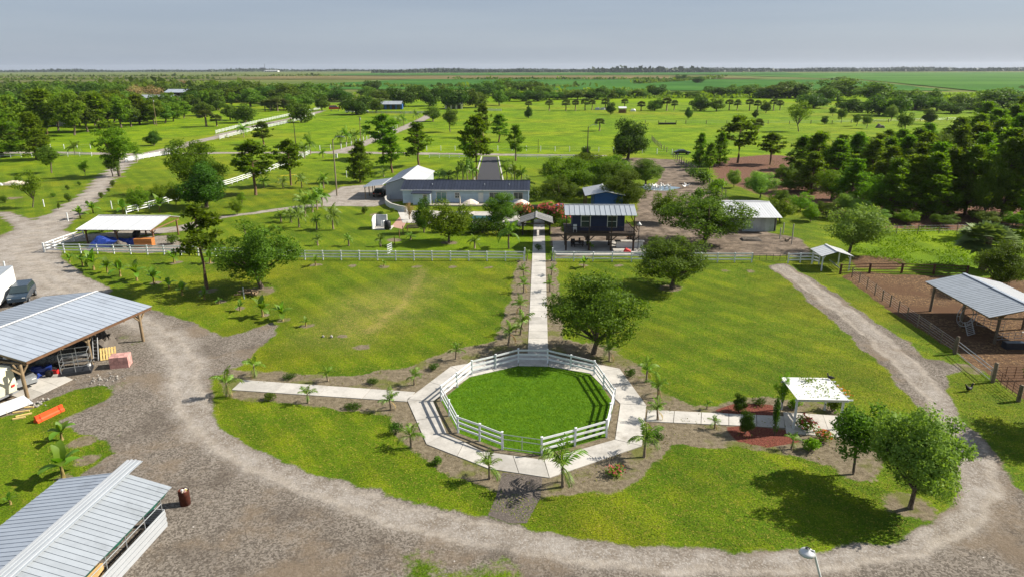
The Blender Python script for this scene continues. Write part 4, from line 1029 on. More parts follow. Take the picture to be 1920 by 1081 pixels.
CAR_WHITE = M('car_paint_white', (.75, .75, .75), .28, 0, .04, 1.0, .6)
CAR_RED = M('car_paint_red', (.42, .03, .02), .3, 0, .1, 1.0, .6)
RUBBER = M('tyre_rubber', (.015, .015, .016), .85, 0, .2, 4.0)
STONE = M('grey_stone', (.30, .28, .25), .9, 0, .3, 4.0, .2, .02)
YELLOW_PIPE = M('yellow_pipe', (.60, .46, .03), .5, 0, .1, 3.0)

def water_mat():
    t = NT('pond_water'); t.col((.16, .22, .26)); t.rough(.06)
    t.b.inputs['Specular IOR Level'].default_value = .9
    t.bump(t.noise(6, t.pos(), 3), .01, .3)
    return t.m
WATER = water_mat()

# ------------------------------------------------------------------ concrete walks, one slab after another
def slab_walk(name, label, quads, z=.05):
    """quads: lists of (x, y) corners; each becomes a slab with a small joint round it"""
    root = thing(name, label, 'walk', (quads[0][0][0], quads[0][0][1], 0))
    root['kind'] = 'structure'; del root['category']
    ox, oy = root.location.x, root.location.y
    for q in quads:
        q = np.array(q); c = q.mean(0)
        d = q - c; q = c + d * (1 - .018 / (np.linalg.norm(d, axis=1, keepdims=True) + 1e-6) * 1.6)
        n = len(q)
        V = [(x - ox, y - oy, 0) for x, y in q] + [(x - ox, y - oy, z) for x, y in q]
        F_ = [tuple(range(n, 2 * n))] + [(i, (i + 1) % n, n + (i + 1) % n, n + i) for i in range(n)]
        obj('slab', mesh_of('slab', V, F_, CONCRETE), root)
    return root

def strip_quads(a0, b0, a1, b1, n):
    """n slabs between the edge a0-b0 and the edge a1-b1"""
    a0, b0, a1, b1 = map(np.array, (a0, b0, a1, b1)); out = []
    for i in range(n):
        t, s = i / n, (i + 1) / n
        out.append([tuple(a0 + (a1 - a0) * t), tuple(b0 + (b1 - b0) * t), tuple(b0 + (b1 - b0) * s), tuple(a0 + (a1 - a0) * s)])
    return out

RING_IN = [(-1.76, 54.11), (0.82, 54.09), (4.31, 52.81), (6.27, 47.40), (5.33, 42.07), (0.41, 39.31), (-3.71, 40.21), (-6.42, 42.43), (-8.14, 47.31), (-5.77, 51.72)]
RING_OUT = [(-1.84, 56.54), (0.94, 56.64), (6.93, 53.87), (8.24, 47.21), (7.09, 41.29), (0.74, 37.23), (-3.12, 38.11), (-7.62, 40.95), (-10.22, 47.51), (-7.60, 53.79)]
quads = []
for i in range(10):
    j = (i + 1) % 10
    quads += strip_quads(RING_OUT[i], RING_IN[i], RING_OUT[j], RING_IN[j], 1 if i in (0,) else 2)
slab_walk('ring_walk', 'concrete walk laid in straight slabs round the fenced grass ring', quads)
slab_walk('centre_walk', 'long straight concrete walk from the gate hut to the ring', strip_quads((-1.03, 56.69), (0.85, 56.75), (-1.08, 114.00), (0.73, 114.05), 30))
slab_walk('west_walk', 'short concrete walk running west from the ring', strip_quads((-24.50, 50.53), (-24.61, 48.65), (-9.78, 48.81), (-10.15, 47.15), 4))
slab_walk('pergola_walk', 'concrete walk running east from the ring to the pergola', strip_quads((8.22, 46.52), (7.84, 44.71), (18.14, 45.89), (17.63, 44.14), 5))
slab_walk('pergola_floor', 'concrete floor under the white pergola', strip_quads((18.28, 46.56), (17.45, 43.39), (22.46, 46.05), (21.85, 42.82), 3))
slab_walk('house_patio', 'pale concrete patio and pool deck before the long house', strip_quads((-25.88, 121.06), (-22.92, 110.84), (-2.20, 120.29), (-2.42, 109.02), 10), .04)
slab_walk('stilt_house_floor', 'concrete floor under the stilt house', strip_quads((1.86, 99.04), (1.89, 91.11), (14.06, 99.42), (15.67, 91.55), 7), .04)
slab_walk('barn_floor', 'concrete floor slab at the open end of the big pole barn', strip_quads((-39.62, 46.17), (-42.75, 47.62), (-38.66, 50.12), (-42.75, 52.21), 3), .04)

# bright grass disc inside the ring
def ring_grass_mat():
    t = NT('ring_grass'); p = t.pos()
    n = t.noise(1.1, p, 5, .6); f = t.noise(9, p, 4, .75)
    c = t.mix(t.ramp(n, .3, .7), (.068, .17, .003), (.12, .235, .004))
    c = t.mix(t.math('MULTIPLY', t.ramp(f, .3, .75), .55), c, (.028, .075, .003))
    c = t.mix(t.ramp(f, .58, .82), c, (.13, .25, .02))
    t.col(c); t.rough(.9); t.bump(f, .12, .9); t.b.inputs['Specular IOR Level'].default_value = .15
    return t.m
RG = ring_grass_mat()
RING_F = [(-1.78, 54.79), (0.78, 54.80), (4.65, 52.56), (5.78, 47.38), (4.77, 42.43), (0.27, 39.92), (-2.41, 40.53), (-5.65, 42.65), (-7.54, 47.47), (-5.60, 52.19)]
_c = np.mean(RING_F, 0)
sheet('ring_lawn', [tuple(_c + (np.array(p) - _c) * 1.0) for p in RING_F], .012, RG, 'lush bright green grass inside the white ring fence')
tufts = np.random.RandomState(3)
_P = _c + np.stack([tufts.uniform(-6.6, 6.6, 42000), tufts.uniform(-7.5, 7.5, 42000)], 1)
_in = poly_mask(_P[:, 0], _P[:, 1], RING_F, .2) > .8
_P = np.concatenate([_P[_in], np.full((_in.sum(), 1), .035)], 1)
_V, _T = cards(_P, np.tile([0, 0, 1.0], (len(_P), 1)), .10, tufts, .4, .5)
GRASS_BLADE = leaf_material('grass_blades', (.068, .172, .004), (.14, .275, .008), .35)
o = obj('grass_tufts', mesh_np('grass_tufts', _V, _T, GRASS_BLADE)); tag(o, 'thick grass blades growing inside the ring fence', None, None, 'stuff')
# gravel path from the ring to the drive and the asphalt entrance beyond the house
PATH_GRAVEL = M('dark_path_gravel', (.17, .145, .125), .95, 0, .5, 9.0, .1, .03)
sheet('gravel_path', [(-2.25, 37.78), (0.30, 37.33), (0.20, 35.30), (-0.58, 32.74), (-1.57, 32.70), (-2.84, 33.38), (-2.49, 35.20)], .01, PATH_GRAVEL, 'short dark gravel path between the ring walk and the drive')
sheet('asphalt_drive', [(-14.65, 155.05), (-8.94, 155.19), (-12.89, 200.37), (-16.77, 200.30)], .02, ASPHALT, 'black asphalt entrance drive behind the house')
for a, b, lab in (((-15.00, 153.52), (-17.24, 200.29), 'white kerb on the west side of the asphalt entrance'), ((-8.37, 153.68), (-12.42, 200.38), 'white kerb on the east side of the asphalt entrance')):
    k = beam('kerb', (*a, .06), (*b, .06), .3, .14, CONCRETE); tag(k, lab, None, None, 'structure')

# ------------------------------------------------------------------ fences
def rail_fence(label, pts, sp=2.44, h=1.35, rails=(.42, .82, 1.22), mat=None, name='white_rail_fence', pw=.13, rw=.15, group=None, closed=False, skip=(), tall=()):
    """posts about sp apart along a polyline and rails between each two posts"""
    mat = mat or WHITE_VINYL
    root = thing(name, label, 'fence', (*pts[0], 0), 0, group)
    o = np.array(pts[0]); run = list(pts) + ([pts[0]] if closed else [])
    posts = []
    for i in range(len(run) - 1):
        a, b = np.array(run[i]), np.array(run[i + 1]); n = max(1, round(np.linalg.norm(b - a) / sp))
        seg = [a + (b - a) * k / n for k in range(n + 1)]
        posts += seg[:-1]
        for k in range(n):
            if (i, k) in skip or i in skip: continue
            p, q = seg[k] - o, seg[k + 1] - o
            for z in rails:
                beam('rail', (*p, z + .018 * math.sin(k * 3.1 + z * 9 + i)), (*q, z + .018 * math.sin(k * 3.1 + 3.1 + z * 9 + i)), .04, rw, mat, root)
    if not closed: posts.append(np.array(run[-1]))
    for i, p in enumerate(posts):
        hh = h * (1.5 if i in tall else 1)
        obj('post', unit('post', mat), root, (*(p - o), 0), (math.sin(i * 7.3 + len(label)) * .018, math.sin(i * 4.1) * .018, 0), (pw, pw, hh * (1 + .02 * math.sin(i * 5.7))))
    return root

def gate(label, a, b, h=1.2, bars=(.12, .75, 1.1), mat=None, uprights=2, dia=.05, name='pipe_gate', group=None, z0=0.0):
    mat = mat or STEEL
    root = thing(name, label, 'gate', (*a, 0), 0, group)
    d = np.array(b) - np.array(a)
    for z in bars: beam('bar', (0, 0, z + z0), (*d, z + z0), dia, dia, mat, root, 'cyl')
    for k in range(uprights + 1):
        p = d * k / uprights
        beam('upright', (*p, bars[0] + z0), (*p, bars[-1] + z0), dia, dia, mat, root, 'cyl')
    return root

def wire_fence(label, pts, sp=3.0, h=1.3, wires=(.3, .6, .9, 1.2), pmat=None, name='wire_fence', pd=.13, wd=.018, group=None, cat='fence'):
    pmat = pmat or GREY_POST
    root = thing(name, label, cat, (*pts[0], 0), 0, group); o = np.array(pts[0]); rng = random.Random(len(label))
    last = None
    for i in range(len(pts) - 1):
        a, b = np.array(pts[i]), np.array(pts[i + 1]); n = max(1, round(np.linalg.norm(b - a) / sp))
        for k in range(n + (i == len(pts) - 2)):
            p = a + (b - a) * k / n - o
            cyl('post', (*p, -.02), pd * rng.uniform(.8, 1.2), h * rng.uniform(.94, 1.1), pmat, root)
        for z in wires: beam('wire', (*(a - o), z), (*(b - o), z), wd, wd, STEEL, root, 'cyl')
    return root

ring = rail_fence('white three rail fence ring with a pipe gate round the bright grass', RING_F, 2.45, 1.4, closed=True, skip=(5,), name='ring_fence')
gate('grey pipe gate in the ring fence', (0.20, 39.95), (-2.33, 40.53), 1.2, (.15, .8, 1.15), None, 2, .05)
rail_fence('long white rail fence between the west lawn and the house garden', [(-66.70, 90.09), (-49.65, 89.48), (-31.63, 87.56), (-2.15, 87.97)], 2.5)
rail_fence('white rail fence in front of the stilt house', [(1.98, 88.10), (14.70, 87.98), (23.45, 88.00), (27.94, 88.14)], 2.5)
gate('dark farm gate at the head of the gravel drive', (28.16, 88.41), (32.59, 88.55), 1.3, (.2, .5, .8, 1.1), DARK_METAL, 5, .05)
rail_fence('short white fence beside the small white shelter', [(32.63, 88.03), (35.94, 88.40), (36.39, 87.38)], 2.2)
box('gate_post', (*(-2.01, 87.97), .9), (.16, .16, 1.8), WHITE_VINYL); tag(bpy.context.scene.objects['gate_post'], 'tall white post west of the walk at the fence opening', 'post')
o = box('gate_post', (*(1.70, 88.09), .9), (.16, .16, 1.8), WHITE_VINYL); tag(o, 'tall white post east of the walk at the fence opening', 'post')
rail_fence('white corner fence at the road bend by the open pavilion', [(-69.98, 90.57), (-66.70, 90.09)], 2.4)
rail_fence('bright white fence slanting back from the road bend to the pavilion', [(-69.70, 90.29), (-69.84, 94.56), (-69.61, 98.88)], 2.4)
rail_fence('white fence slanting uphill from the pavilion past the dense trees', [(-73.38, 116.38), (-71.61, 124.32), (-70.51, 134.49), (-68.72, 149.20), (-67.87, 167.16), (-68.15, 189.63), (-69.22, 204.44)], 2.6)
rail_fence('white fence along the road bend below the flat topped tree', [(-115.02, 186.37), (-114.36, 191.01), (-112.57, 199.68), (-111.80, 209.10)], 2.2, 1.5, (.3, .6, .9, 1.2), rw=.16)
rail_fence('white fence on the near side of the western shell road', [(-116.97, 248.69), (-119.08, 281.59), (-119.72, 334.00), (-124.24, 380.70)], 4.0, 1.5, (.4, .8, 1.2), rw=.13)
rail_fence('white fence on the far side of the western shell road', [(-129.09, 271.91), (-133.90, 317.56), (-137.67, 385.17), (-140.46, 442.06)], 4.0, 1.5, (.4, .8, 1.2), rw=.13)
rail_fence('low white fence along the cross road behind the garage', [(-32.10, 197.51), (-20.44, 196.52)], 3.2, 1.2, (.5, 1.0))
rail_fence('low white fence along the cross road right of the entrance', [(-7.47, 196.78), (2.40, 195.78), (15.89, 194.86)], 3.2, 1.2, (.5, 1.0))
rail_fence('low white fence along the cross road at the western edge', [(-164.10, 194.86), (-149.19, 196.42), (-133.04, 199.28)], 3.2, 1.2, (.5, 1.0))
wire_fence('row of white posts with wire on the far side of the cross road, western stretch', [(-178.77, 215.14), (-145.93, 218.77)], 4.2, 1.5, (.7, 1.3), WHITE_VINYL, 'post_fence', .22, .03)
wire_fence('row of white posts with wire along the pasture edge behind the house', [(-91.11, 213.76), (-69.64, 215.61), (-63.71, 218.69)], 4.2, 1.5, (.7, 1.3), WHITE_VINYL, 'post_fence', .2, .03)
wire_fence('row of white posts with wire along the pasture from the lane to the great oak', [(-35.65, 214.77), (-9.00, 215.25), (22.16, 212.98), (38.82, 206.52)], 4.2, 1.5, (.7, 1.3), WHITE_VINYL, 'post_fence', .2, .03)
wire_fence('white posts lining the shell lane through the pasture', [(-64.13, 220.20), (-63.10, 234.83), (-62.57, 257.46), (-62.26, 300.48)], 4.5, 1.4, (.8,), WHITE_VINYL, 'post_fence', .2, .03)
wire_fence('thin dark wire fence across the far pasture', [(47.95, 325.06), (102.84, 322.27), (132.69, 325.59), (170.97, 335.51), (201.23, 345.91)], 9, 1.5, (.7, 1.3), GREY_POST, 'wire_fence', .3, .06)
wire_fence('leaning post row beside the great round oak', [(39.32, 249.03), (38.31, 233.08), (37.99, 220.49), (38.18, 211.89)], 3.5, 1.6, (.7, 1.3), GREY_POST, 'wire_fence', .22, .03)
wire_fence('shaggy wire fence along the dirt lane to the parked car', [(37.53, 197.69), (37.75, 171.42), (36.73, 147.61), (36.37, 134.99)], 3.0, 1.7, (.5, 1.0, 1.5), GREY_POST, 'wire_fence', .2, .03)
wire_fence('wire fence on wooden posts along the cattle pen beside the drive', [(38.22, 81.71), (37.86, 74.86), (37.53, 67.08), (37.38, 58.53)], 2.0, 1.25, (.25, .5, .75, 1.0, 1.2), GREY_POST, 'wire_fence', .12, .015)
wire_fence('wire fence at the back of the green field before the pine wood', [(51.40, 104.66), (61.56, 105.67), (70.18, 106.65), (76.42, 107.57)], 3.4, 1.4, (.5, .9, 1.3), GREY_POST, 'wire_fence', .12, .02)
rail_fence('brown board fence behind the cattle pen', [(37.35, 83.04), (41.19, 83.64), (45.17, 83.76), (48.90, 83.42), (52.58, 82.85)], 3.3, 1.35, (.15, .5, .85, 1.2), IRON, 'board_fence', .2, .08)
gate('steel pipe gate of the cattle pen', (37.53, 58.29), (37.04, 52.64), 1.25, (.1, .85, 1.15), None, 1, .06)
for p, hh, lab in (((37.32, 58.16), 1.7, 'thick wooden gate post at the north end of the pipe gate'), ((37.07, 52.34), 1.75, 'thick leaning wooden gate post at the south end of the pipe gate'), ((36.92, 48.95), 1.4, 'wooden corner post with a white box near the picture edge')):
    c = cyl('gate_post', (*p, -.03), .3, hh, GREY_POST); tag(c, lab, 'post')
for a, b, lab in (((37.20, 52.35), (36.99, 49.13), 'rusty cattle panel along the drive by the leaning gate post'), ((37.54, 52.76), (40.55, 52.87), 'rusty cattle panel crossing the pen behind the leaning gate post')):
    gate(lab, a, b, 1.3, (.2, .45, .7, .95, 1.2), IRON, 4, .045, 'cattle_barrier')
gate('white lattice garden gate standing open in the long white fence', (-21.00, 90.39), (-20.65, 91.54), 1.5, (.2, .5, .8, 1.1, 1.4), WHITE_VINYL, 3, .06, 'garden_gate')

# ------------------------------------------------------------------ roofs
_panel = {}
def panel_mesh(pw, s, mat, ribs=(-.5, 0.0), rh=.045, thick=.02):
    key = (round(pw, 3), round(s, 3), mat.name, ribs)
    if key not in _panel:
        parts = [box_geo((0, s / 2, 0), (pw - .004, s, thick))]
        for r_ in ribs:
            parts.append(box_geo((r_ * (pw - .07), s / 2, thick / 2 + rh / 2 - .002), (.055, s + .004, rh)))
        V, F_ = join_geo(parts); _panel[key] = mesh_of('roof_panel', V, F_, mat)
    return _panel[key]

def slope(root, x0, x1, ye, ze, yr, zr, pw, mat, ribs=(-.5, 0.0), rh=.045, thick=.02):
    """sheet panels from an eave line (ye, ze) up to a ridge line (yr, zr), side by side from x0 to x1 (local frame)"""
    L = x1 - x0; n = max(1, round(L / pw)); w = L / n
    s = math.hypot(yr - ye, zr - ze); y = Vector((0, (yr - ye) / s, (zr - ze) / s))
    x = Vector((1, 0, 0)) if yr > ye else Vector((-1, 0, 0)); z = x.cross(y)
    me = panel_mesh(w, s, mat, ribs, rh, thick)
    for i in range(n):
        o = bpy.data.objects.new('panel', me); link(o, root)
        m = Matrix((x, y, z)).transposed().to_4x4(); m.translation = (x0 + (i + .5) * w, ye, ze)
        o.matrix_local = m

def gable(t, x0, x1, ya, za, yr, zr, yb, zb, pw, mat, mat_b=None, ribs=(-.5, 0.0), cap=None, cw=.22, rh=.045, sides='ab'):
    """thing > roof (the ridge cap) > panel"""
    V = [(x0 - .03, -cw, -cw * .3), (x0 - .03, 0, .03), (x0 - .03, cw, -cw * .3), (x1 + .03, -cw, -cw * .3), (x1 + .03, 0, .03), (x1 + .03, cw, -cw * .3),
         (x0 - .03, 0, -.03), (x1 + .03, 0, -.03)]
    F_ = [(0, 3, 4, 1), (1, 4, 5, 2), (0, 6, 7, 3), (6, 2, 5, 7), (0, 1, 6), (1, 2, 6), (3, 7, 4), (4, 7, 5)]
    sl = abs((zr - za) / (yr - ya)); V = [(x, y, z if y == 0 else .05 - abs(y) * sl) for x, y, z in V]
    V = [(x, y, z + .05) for x, y, z in V]
    roof = obj('roof', mesh_of('ridge_cap', V, F_, cap or mat), t, (0, yr, zr))
    if 'a' in sides: slope_at(roof, x0, x1, ya - yr, za - zr, pw, mat, ribs, rh)
    if 'b' in sides: slope_at(roof, x0, x1, yb - yr, zb - zr, pw, mat_b or mat, ribs, rh)
    return roof
def slope_at(roof, x0, x1, ye, ze, pw, mat, ribs, rh):
    slope(roof, x0, x1, ye, ze, 0, 0, pw, mat, ribs, rh)

def knee(t, p, top, dx, dy, mat, s=.12, drop=.8):
    """a knee brace from a post up to the beam"""
    beam('brace', (p[0], p[1], top - drop), (p[0] + dx * drop, p[1] + dy * drop, top - .03), s, s, mat, t)

def wpt(t, x, y, z=0.0):
    """world ground point -> the thing's own frame"""
    a = t.rotation_euler.z; dx, dy = x - t.location.x, y - t.location.y
    return (dx * math.cos(a) + dy * math.sin(a), -dx * math.sin(a) + dy * math.cos(a), z)

def truss(t, x, ya, za, yr, zr, yb, zb, mat, s=.1):
    beam('rafter', (x, ya, za - .1), (x, yr, zr - .1), s, .14, mat, t); beam('rafter', (x, yb, zb - .1), (x, yr, zr - .1), s, .14, mat, t)
    beam('tie_beam', (x, ya, min(za, zb) - .16), (x, yb, min(za, zb) - .16), s, .14, mat, t)

# big pole barn on the western yard
rz = R(78.1)
barn = thing('pole_barn', 'large open pole barn with grey ribbed metal roof and white ridge cap', 'barn', (-42.9 - .206 * 6.7, 61.3 - .979 * 6.7), rz)
gable(barn, -6.7, 6.7, -6.1, 3.0, 0, 4.0, 6.9, 2.9, .62, TIN, None, (-.5,), WHITE_PAINT, .16, .03)
for ym, nm in ((-6.0, 'eave_beam'), (6.6, 'eave_beam')): beam(nm, (-6.6, ym, 2.84), (6.6, ym, 2.84), .12, .22, WOOD_BROWN if ym < 0 else WOOD, barn)
for gx in (-6.55, 6.55): truss(barn, gx, -6.0, 2.95, 0, 3.95, 6.7, 2.85, WOOD)
for x_ in (-3.3, 0, 3.3): truss(barn, x_, -6.0, 2.95, 0, 3.95, 6.7, 2.85, WOOD)
for p in ((-40.01, 46.70), (-39.02, 53.23), (-37.47, 58.57)):
    q = wpt(barn, *p); cyl('post', q, .28, 2.85, WOOD, barn)
    knee(barn, q, 2.8, .9, 0, WOOD); knee(barn, q, 2.8, -.9, 0, WOOD); knee(barn, q, 2.8, 0, .9, WOOD)
for x_ in (-6.2, 0, 6.2): cyl('post', (x_, 6.2, 0), .26, 2.8, WOOD, barn)

# animal shelter in the near corner
sh = thing('animal_shelter', 'small shelter with pale ribbed roof, loose white ridge sheets and low corrugated wall', 'shelter', (-23.88, 26.7), R(87))
roof = gable(sh, -6, 6, -2.87, 2.0, 0, 2.8, 3.93, 2.1, .34, TIN_PALE, TIN, (-.5,), TIN_RIDGE, .5, .028)
for k, yy in enumerate((-.36, -.12, .12, .36)):
    beam('ridge_sheet', (-6, yy, 2.92 - abs(yy) * .2), (7.15, yy, 2.92 - abs(yy) * .2), .11, .05, TIN_RIDGE, sh)
    beam('ridge_sheet_fold', (-6, yy - .1, 2.895 - abs(yy) * .2), (7.15, yy - .1, 2.895 - abs(yy) * .2), .16, .02, TIN_PALE, sh)
for k in range(7):
    z = .08 + k * .155
    beam('wall_sheet', (-6, -2.78 - (.03 if k % 2 else 0), z), (5.15, -2.78 - (.03 if k % 2 else 0), z), .04, .13, TIN_RIDGE, sh)
    box('end_sheet', (5.2, -2.1, z), (.04, 1.3, .13), TIN_RIDGE, sh)
beam('rail', (-6, -2.68, 1.5), (5.1, -2.68, 1.5), .05, .05, STEEL, sh, 'cyl')
for x_ in np.linspace(-5.8, 5.1, 8): cyl('post', (x_, -2.68, 0), .06, 1.95, STEEL, sh)
for x_ in (-5.8, 0, 5.8): cyl('post', (x_, 3.6, 0), .08, 2.1, STEEL, sh)
V, F_ = [], []
for i in range(25):
    x_ = -6 + 12 * i / 24; sag = .25 + .2 * abs(math.sin(i * .52))
    V += [(x_, -2.76, 1.94), (x_, -2.6 - .05 * (i % 2), 1.94 - sag * .75)]
    if i: F_.append((2 * i - 2, 2 * i - 1, 2 * i + 1, 2 * i))
obj('tarp', mesh_of('tarp', V, F_, GREEN_TARP), sh)
for k in range(5): box('hay_bale', (-4.6 + k * 1.35, -1.6, .28), (1.1, .55, .5), M('hay', (.42, .28, .12), .9, 0, .3, 6), sh, .1 * k)

# long house
hs = thing('long_house', 'long single storey blue grey house with navy metal roof', 'house', (-14.2, 132.0))
hx0, hx1 = -12.0, 11.9
gable(hs, hx0 - .3, hx1 + .3, -4.25, 2.62, 0, 3.85, 4.25, 2.62, .6, TIN_NAVY, None, (-.5,), None, .16, .06)
box('wall', (0 + (hx0 + hx1) / 2, -3.7, 1.3), (hx1 - hx0, .16, 2.6), BLUE_WALL, hs)
box('wall', ((hx0 + hx1) / 2, 3.7, 1.3), (hx1 - hx0, .16, 2.6), BLUE_WALL, hs)
for x_ in (hx0, hx1):
    V = [(x_ - .07, -3.6, 0), (x_ - .07, 3.6, 0), (x_ - .07, 3.6, 2.6), (x_ - .07, 0, 3.7), (x_ - .07, -3.6, 2.6)]; V += [(x + .14, y, z) for x, y, z in V]
    obj('wall', mesh_of('gable_wall', V, [(0, 1, 2, 3, 4)[::-1], (5, 6, 7, 8, 9)] + [(i, (i + 1) % 5, 5 + (i + 1) % 5, 5 + i) for i in range(5)], BLUE_WALL), hs)
beam('gutter', (hx0 - .3, -4.28, 2.56), (hx1 + .3, -4.28, 2.56), .12, .14, WHITE_PAINT, hs)
for k in range(14): beam('siding_board', (hx0 + .1, -3.785, .12 + k * .18), (hx1 - .1, -3.785, .12 + k * .18), .02, .165, BLUE_WALL, hs)
def window(t, x, y, z, w, h, fmat=None, gmat=None, bars=1, cross=False, name='window'):
    """a recessed pane in a proud frame, facing -y"""
    f = box(name, (x, y, z), (w, .05, h), gmat or GLASS, t)
    fm = fmat or WHITE_PAINT; b = .09
    fr = lambda nm, c, s: box(nm, (c[0] / w, c[1] / .05, c[2] / h), (s[0] / w, s[1] / .05, s[2] / h), fm, f)
    for s in (-1, 1):
        fr('frame', (s * (w / 2 + b / 2 - .02), -.03, 0), (b, .1, h + 2 * b)); fr('frame', (0, -.03, s * (h / 2 + b / 2 - .02)), (w, .1, b))
    for k in range(bars): fr('mullion', ((k + 1) / (bars + 1) * w - w / 2, -.03, 0), (.05, .07, h))
    if cross: fr('mullion', (0, -.033, 0), (w, .075, .06))
    return f
window(hs, -4.6, -3.81, 1.15, 1.9, 2.0, None, GLASS_TEAL, 1, name='sliding_door')
window(hs, -1.6, -3.81, 1.55, .8, 1.0, None, GLASS, 1, True)
dr = box('door', (2.9, -3.82, 1.05), (.95, .06, 2.1), WHITE_PAINT, hs); box('handle', (.4, -.8, 0), (.08, .9, .03), STEEL, dr)
window(hs, 5.4, -3.81, 1.5, 1.7, 1.2, None, GLASS, 1)
box('door', (7.6, -3.82, 1.05), (1.0, .06, 2.1), WHITE_PAINT, hs)
window(hs, 10.0, -3.81, 1.5, 1.7, 1.2, None, GLASS, 1)
# entry bay with its own low roof
box('entry_wall', (-8.2, -4.5, 1.05), (3.3, 1.5, 2.1), BLUE_WALL, hs)
er = box('entry_roof', (-8.2, -4.75, 2.32), (3.7, 2.1, .08), TIN_NAVY, hs, rot=(R(9), 0, 0))
window(hs, -7.5, -5.28, 1.25, .7, 1.3, None, GLASS, 0, True)
beam('downspout', (-6.4, -5.2, 0), (-6.4, -5.2, 2.1), .12, .12, WHITE_PAINT, hs)
for vx in (-6.5, 3.5, 8.2): cyl('vent', (vx, -2.2, 3.15), .16, .4, TIN_PALE, hs)
box('deck', (2.0, -5.3, .12), (19.4, 2.9, .2), CONCRETE_B, hs)

# garage behind the house, with a lean-to carport
gr_ = thing('garage', 'grey garage with pale metal gable roof behind the long house', 'garage', (-27.0, 132.4), R(90))
gable(gr_, -.3, 18.0, -3.7, 2.95, 0, 4.15, 3.7, 2.95, .9, TIN_WHITE, TIN, (-.5,), None, .2, .05)  # sun painted in: lit east slope in whiter tin, shaded west slope greyer
V = [(0, -3.3, 0), (0, 3.3, 0), (0, 3.3, 2.95), (0, 0, 4.0), (0, -3.3, 2.95)]; V += [(x + .15, y, z) for x, y, z in V]
obj('wall', mesh_of('gable_wall', V, [(0, 1, 2, 3, 4), (5, 6, 7, 8, 9)[::-1]] + [(i, (i + 1) % 5, 5 + (i + 1) % 5, 5 + i) for i in range(5)], GARAGE_WALL), gr_)
for yy in (-3.3, 3.3): box('wall', (8.9, yy, 1.45), (17.6, .15, 2.9), GARAGE_WALL, gr_)
box('door', (5, 3.39, 1.2), (3.2, .06, 2.4), WHITE_PAINT, gr_)
cp = thing('carport', 'open lean-to carport roof on posts beside the garage', 'carport', (-30.8, 132.2), R(90))
rf = obj('roof', mesh_of('carport_edge', *box_geo((4.2, .1, 2.86), (8.8, .16, .12)), WHITE_PAINT), cp)
slope(rf, -.3, 8.4, 4.1, 2.38, .05, 2.9, .9, TIN, (-.5,))
beam('eave_beam', (-.2, 3.7, 2.28), (8.3, 3.7, 2.28), .1, .16, WHITE_PAINT, cp)
for x_ in (.2, 3.4, 6.4, 8.1): box('post', (x_, 3.7, 1.1), (.14, .14, 2.2), WOOD, cp)

# stilt house
st_ = thing('stilt_house', 'navy cabin raised on dark timber stilts with a pale metal roof', 'house', (8.35, 93.6))
gable(st_, -4.95, 5.0, -.35, 5.12, 3.0, 5.95, 6.3, 5.12, .72, TIN_PALE, None, (-.5,), TIN_PALE, .15, .06)
box('deck', (0, 2.9, 2.48), (9.9, 6.2, .16), WOOD_DARK, st_)
for yy in (-.15, 5.9): beam('deck_beam', (-4.9, yy, 2.28), (4.9, yy, 2.28), .12, .28, WOOD_DARK, st_)
for x_ in (-4.7, -1.5, 1.6, 4.7):
    for yy in (0, 3, 5.8):
        box('stilt', (x_, yy, 1.2), (.24, .24, 2.4), WOOD_DARK, st_)
        if yy == 0:
            for s in (-1, 1): knee(st_, (x_, yy - .13, 0), 2.2, s * 1.0, 0, WOOD_DARK, .12, .75)
for x_ in (-4.7, -1.5, 1.6, 4.7): box('post', (x_, -.15, 3.8), (.12, .12, 2.5), WOOD_DARK, st_)
box('cabin_wall', (-.15, 1.25, 3.8), (7.3, .14, 2.5), NAVY_WALL, st_); box('cabin_wall', (-.15, 5.6, 3.8), (7.3, .14, 2.5), NAVY_WALL, st_)
for x_ in (-3.75, 3.45): box('cabin_wall', (x_, 3.4, 3.8), (.14, 4.2, 2.5), NAVY_WALL, st_)
for k in range(13): beam('siding_board', (-3.78, 1.16, 2.68 + k * .19), (3.48, 1.16, 2.68 + k * .19), .02, .175, NAVY_WALL, st_)
window(st_, -1.95, 1.12, 3.95, 1.25, 1.55, None, GLASS, 0, True); window(st_, 1.75, 1.12, 3.95, 1.25, 1.55, None, GLASS, 0, True)
for z in (2.75, 3.35): beam('railing', (-4.85, -.2, z + .1), (4.85, -.2, z + .1), .07, .06, WOOD_DARK, st_)
for x_ in np.arange(-4.7, 4.8, .22): box('baluster', (x_, -.2, 3.1), (.035, .035, .8), WOOD_DARK, st_)
beam('stair_rail', (4.2, .4, 5.0), (5.3, .4, 2.9), .1, .12, WOOD_BROWN, st_); beam('stair_rail', (3.6, .6, 4.2), (5.2, .6, 2.6), .1, .12, WOOD_BROWN, st_)
for k in range(10): box('stair_tread', (4.55, 4.9 - k * .32, 2.4 - k * .23), (.9, .3, .05), WOOD_BROWN, st_)

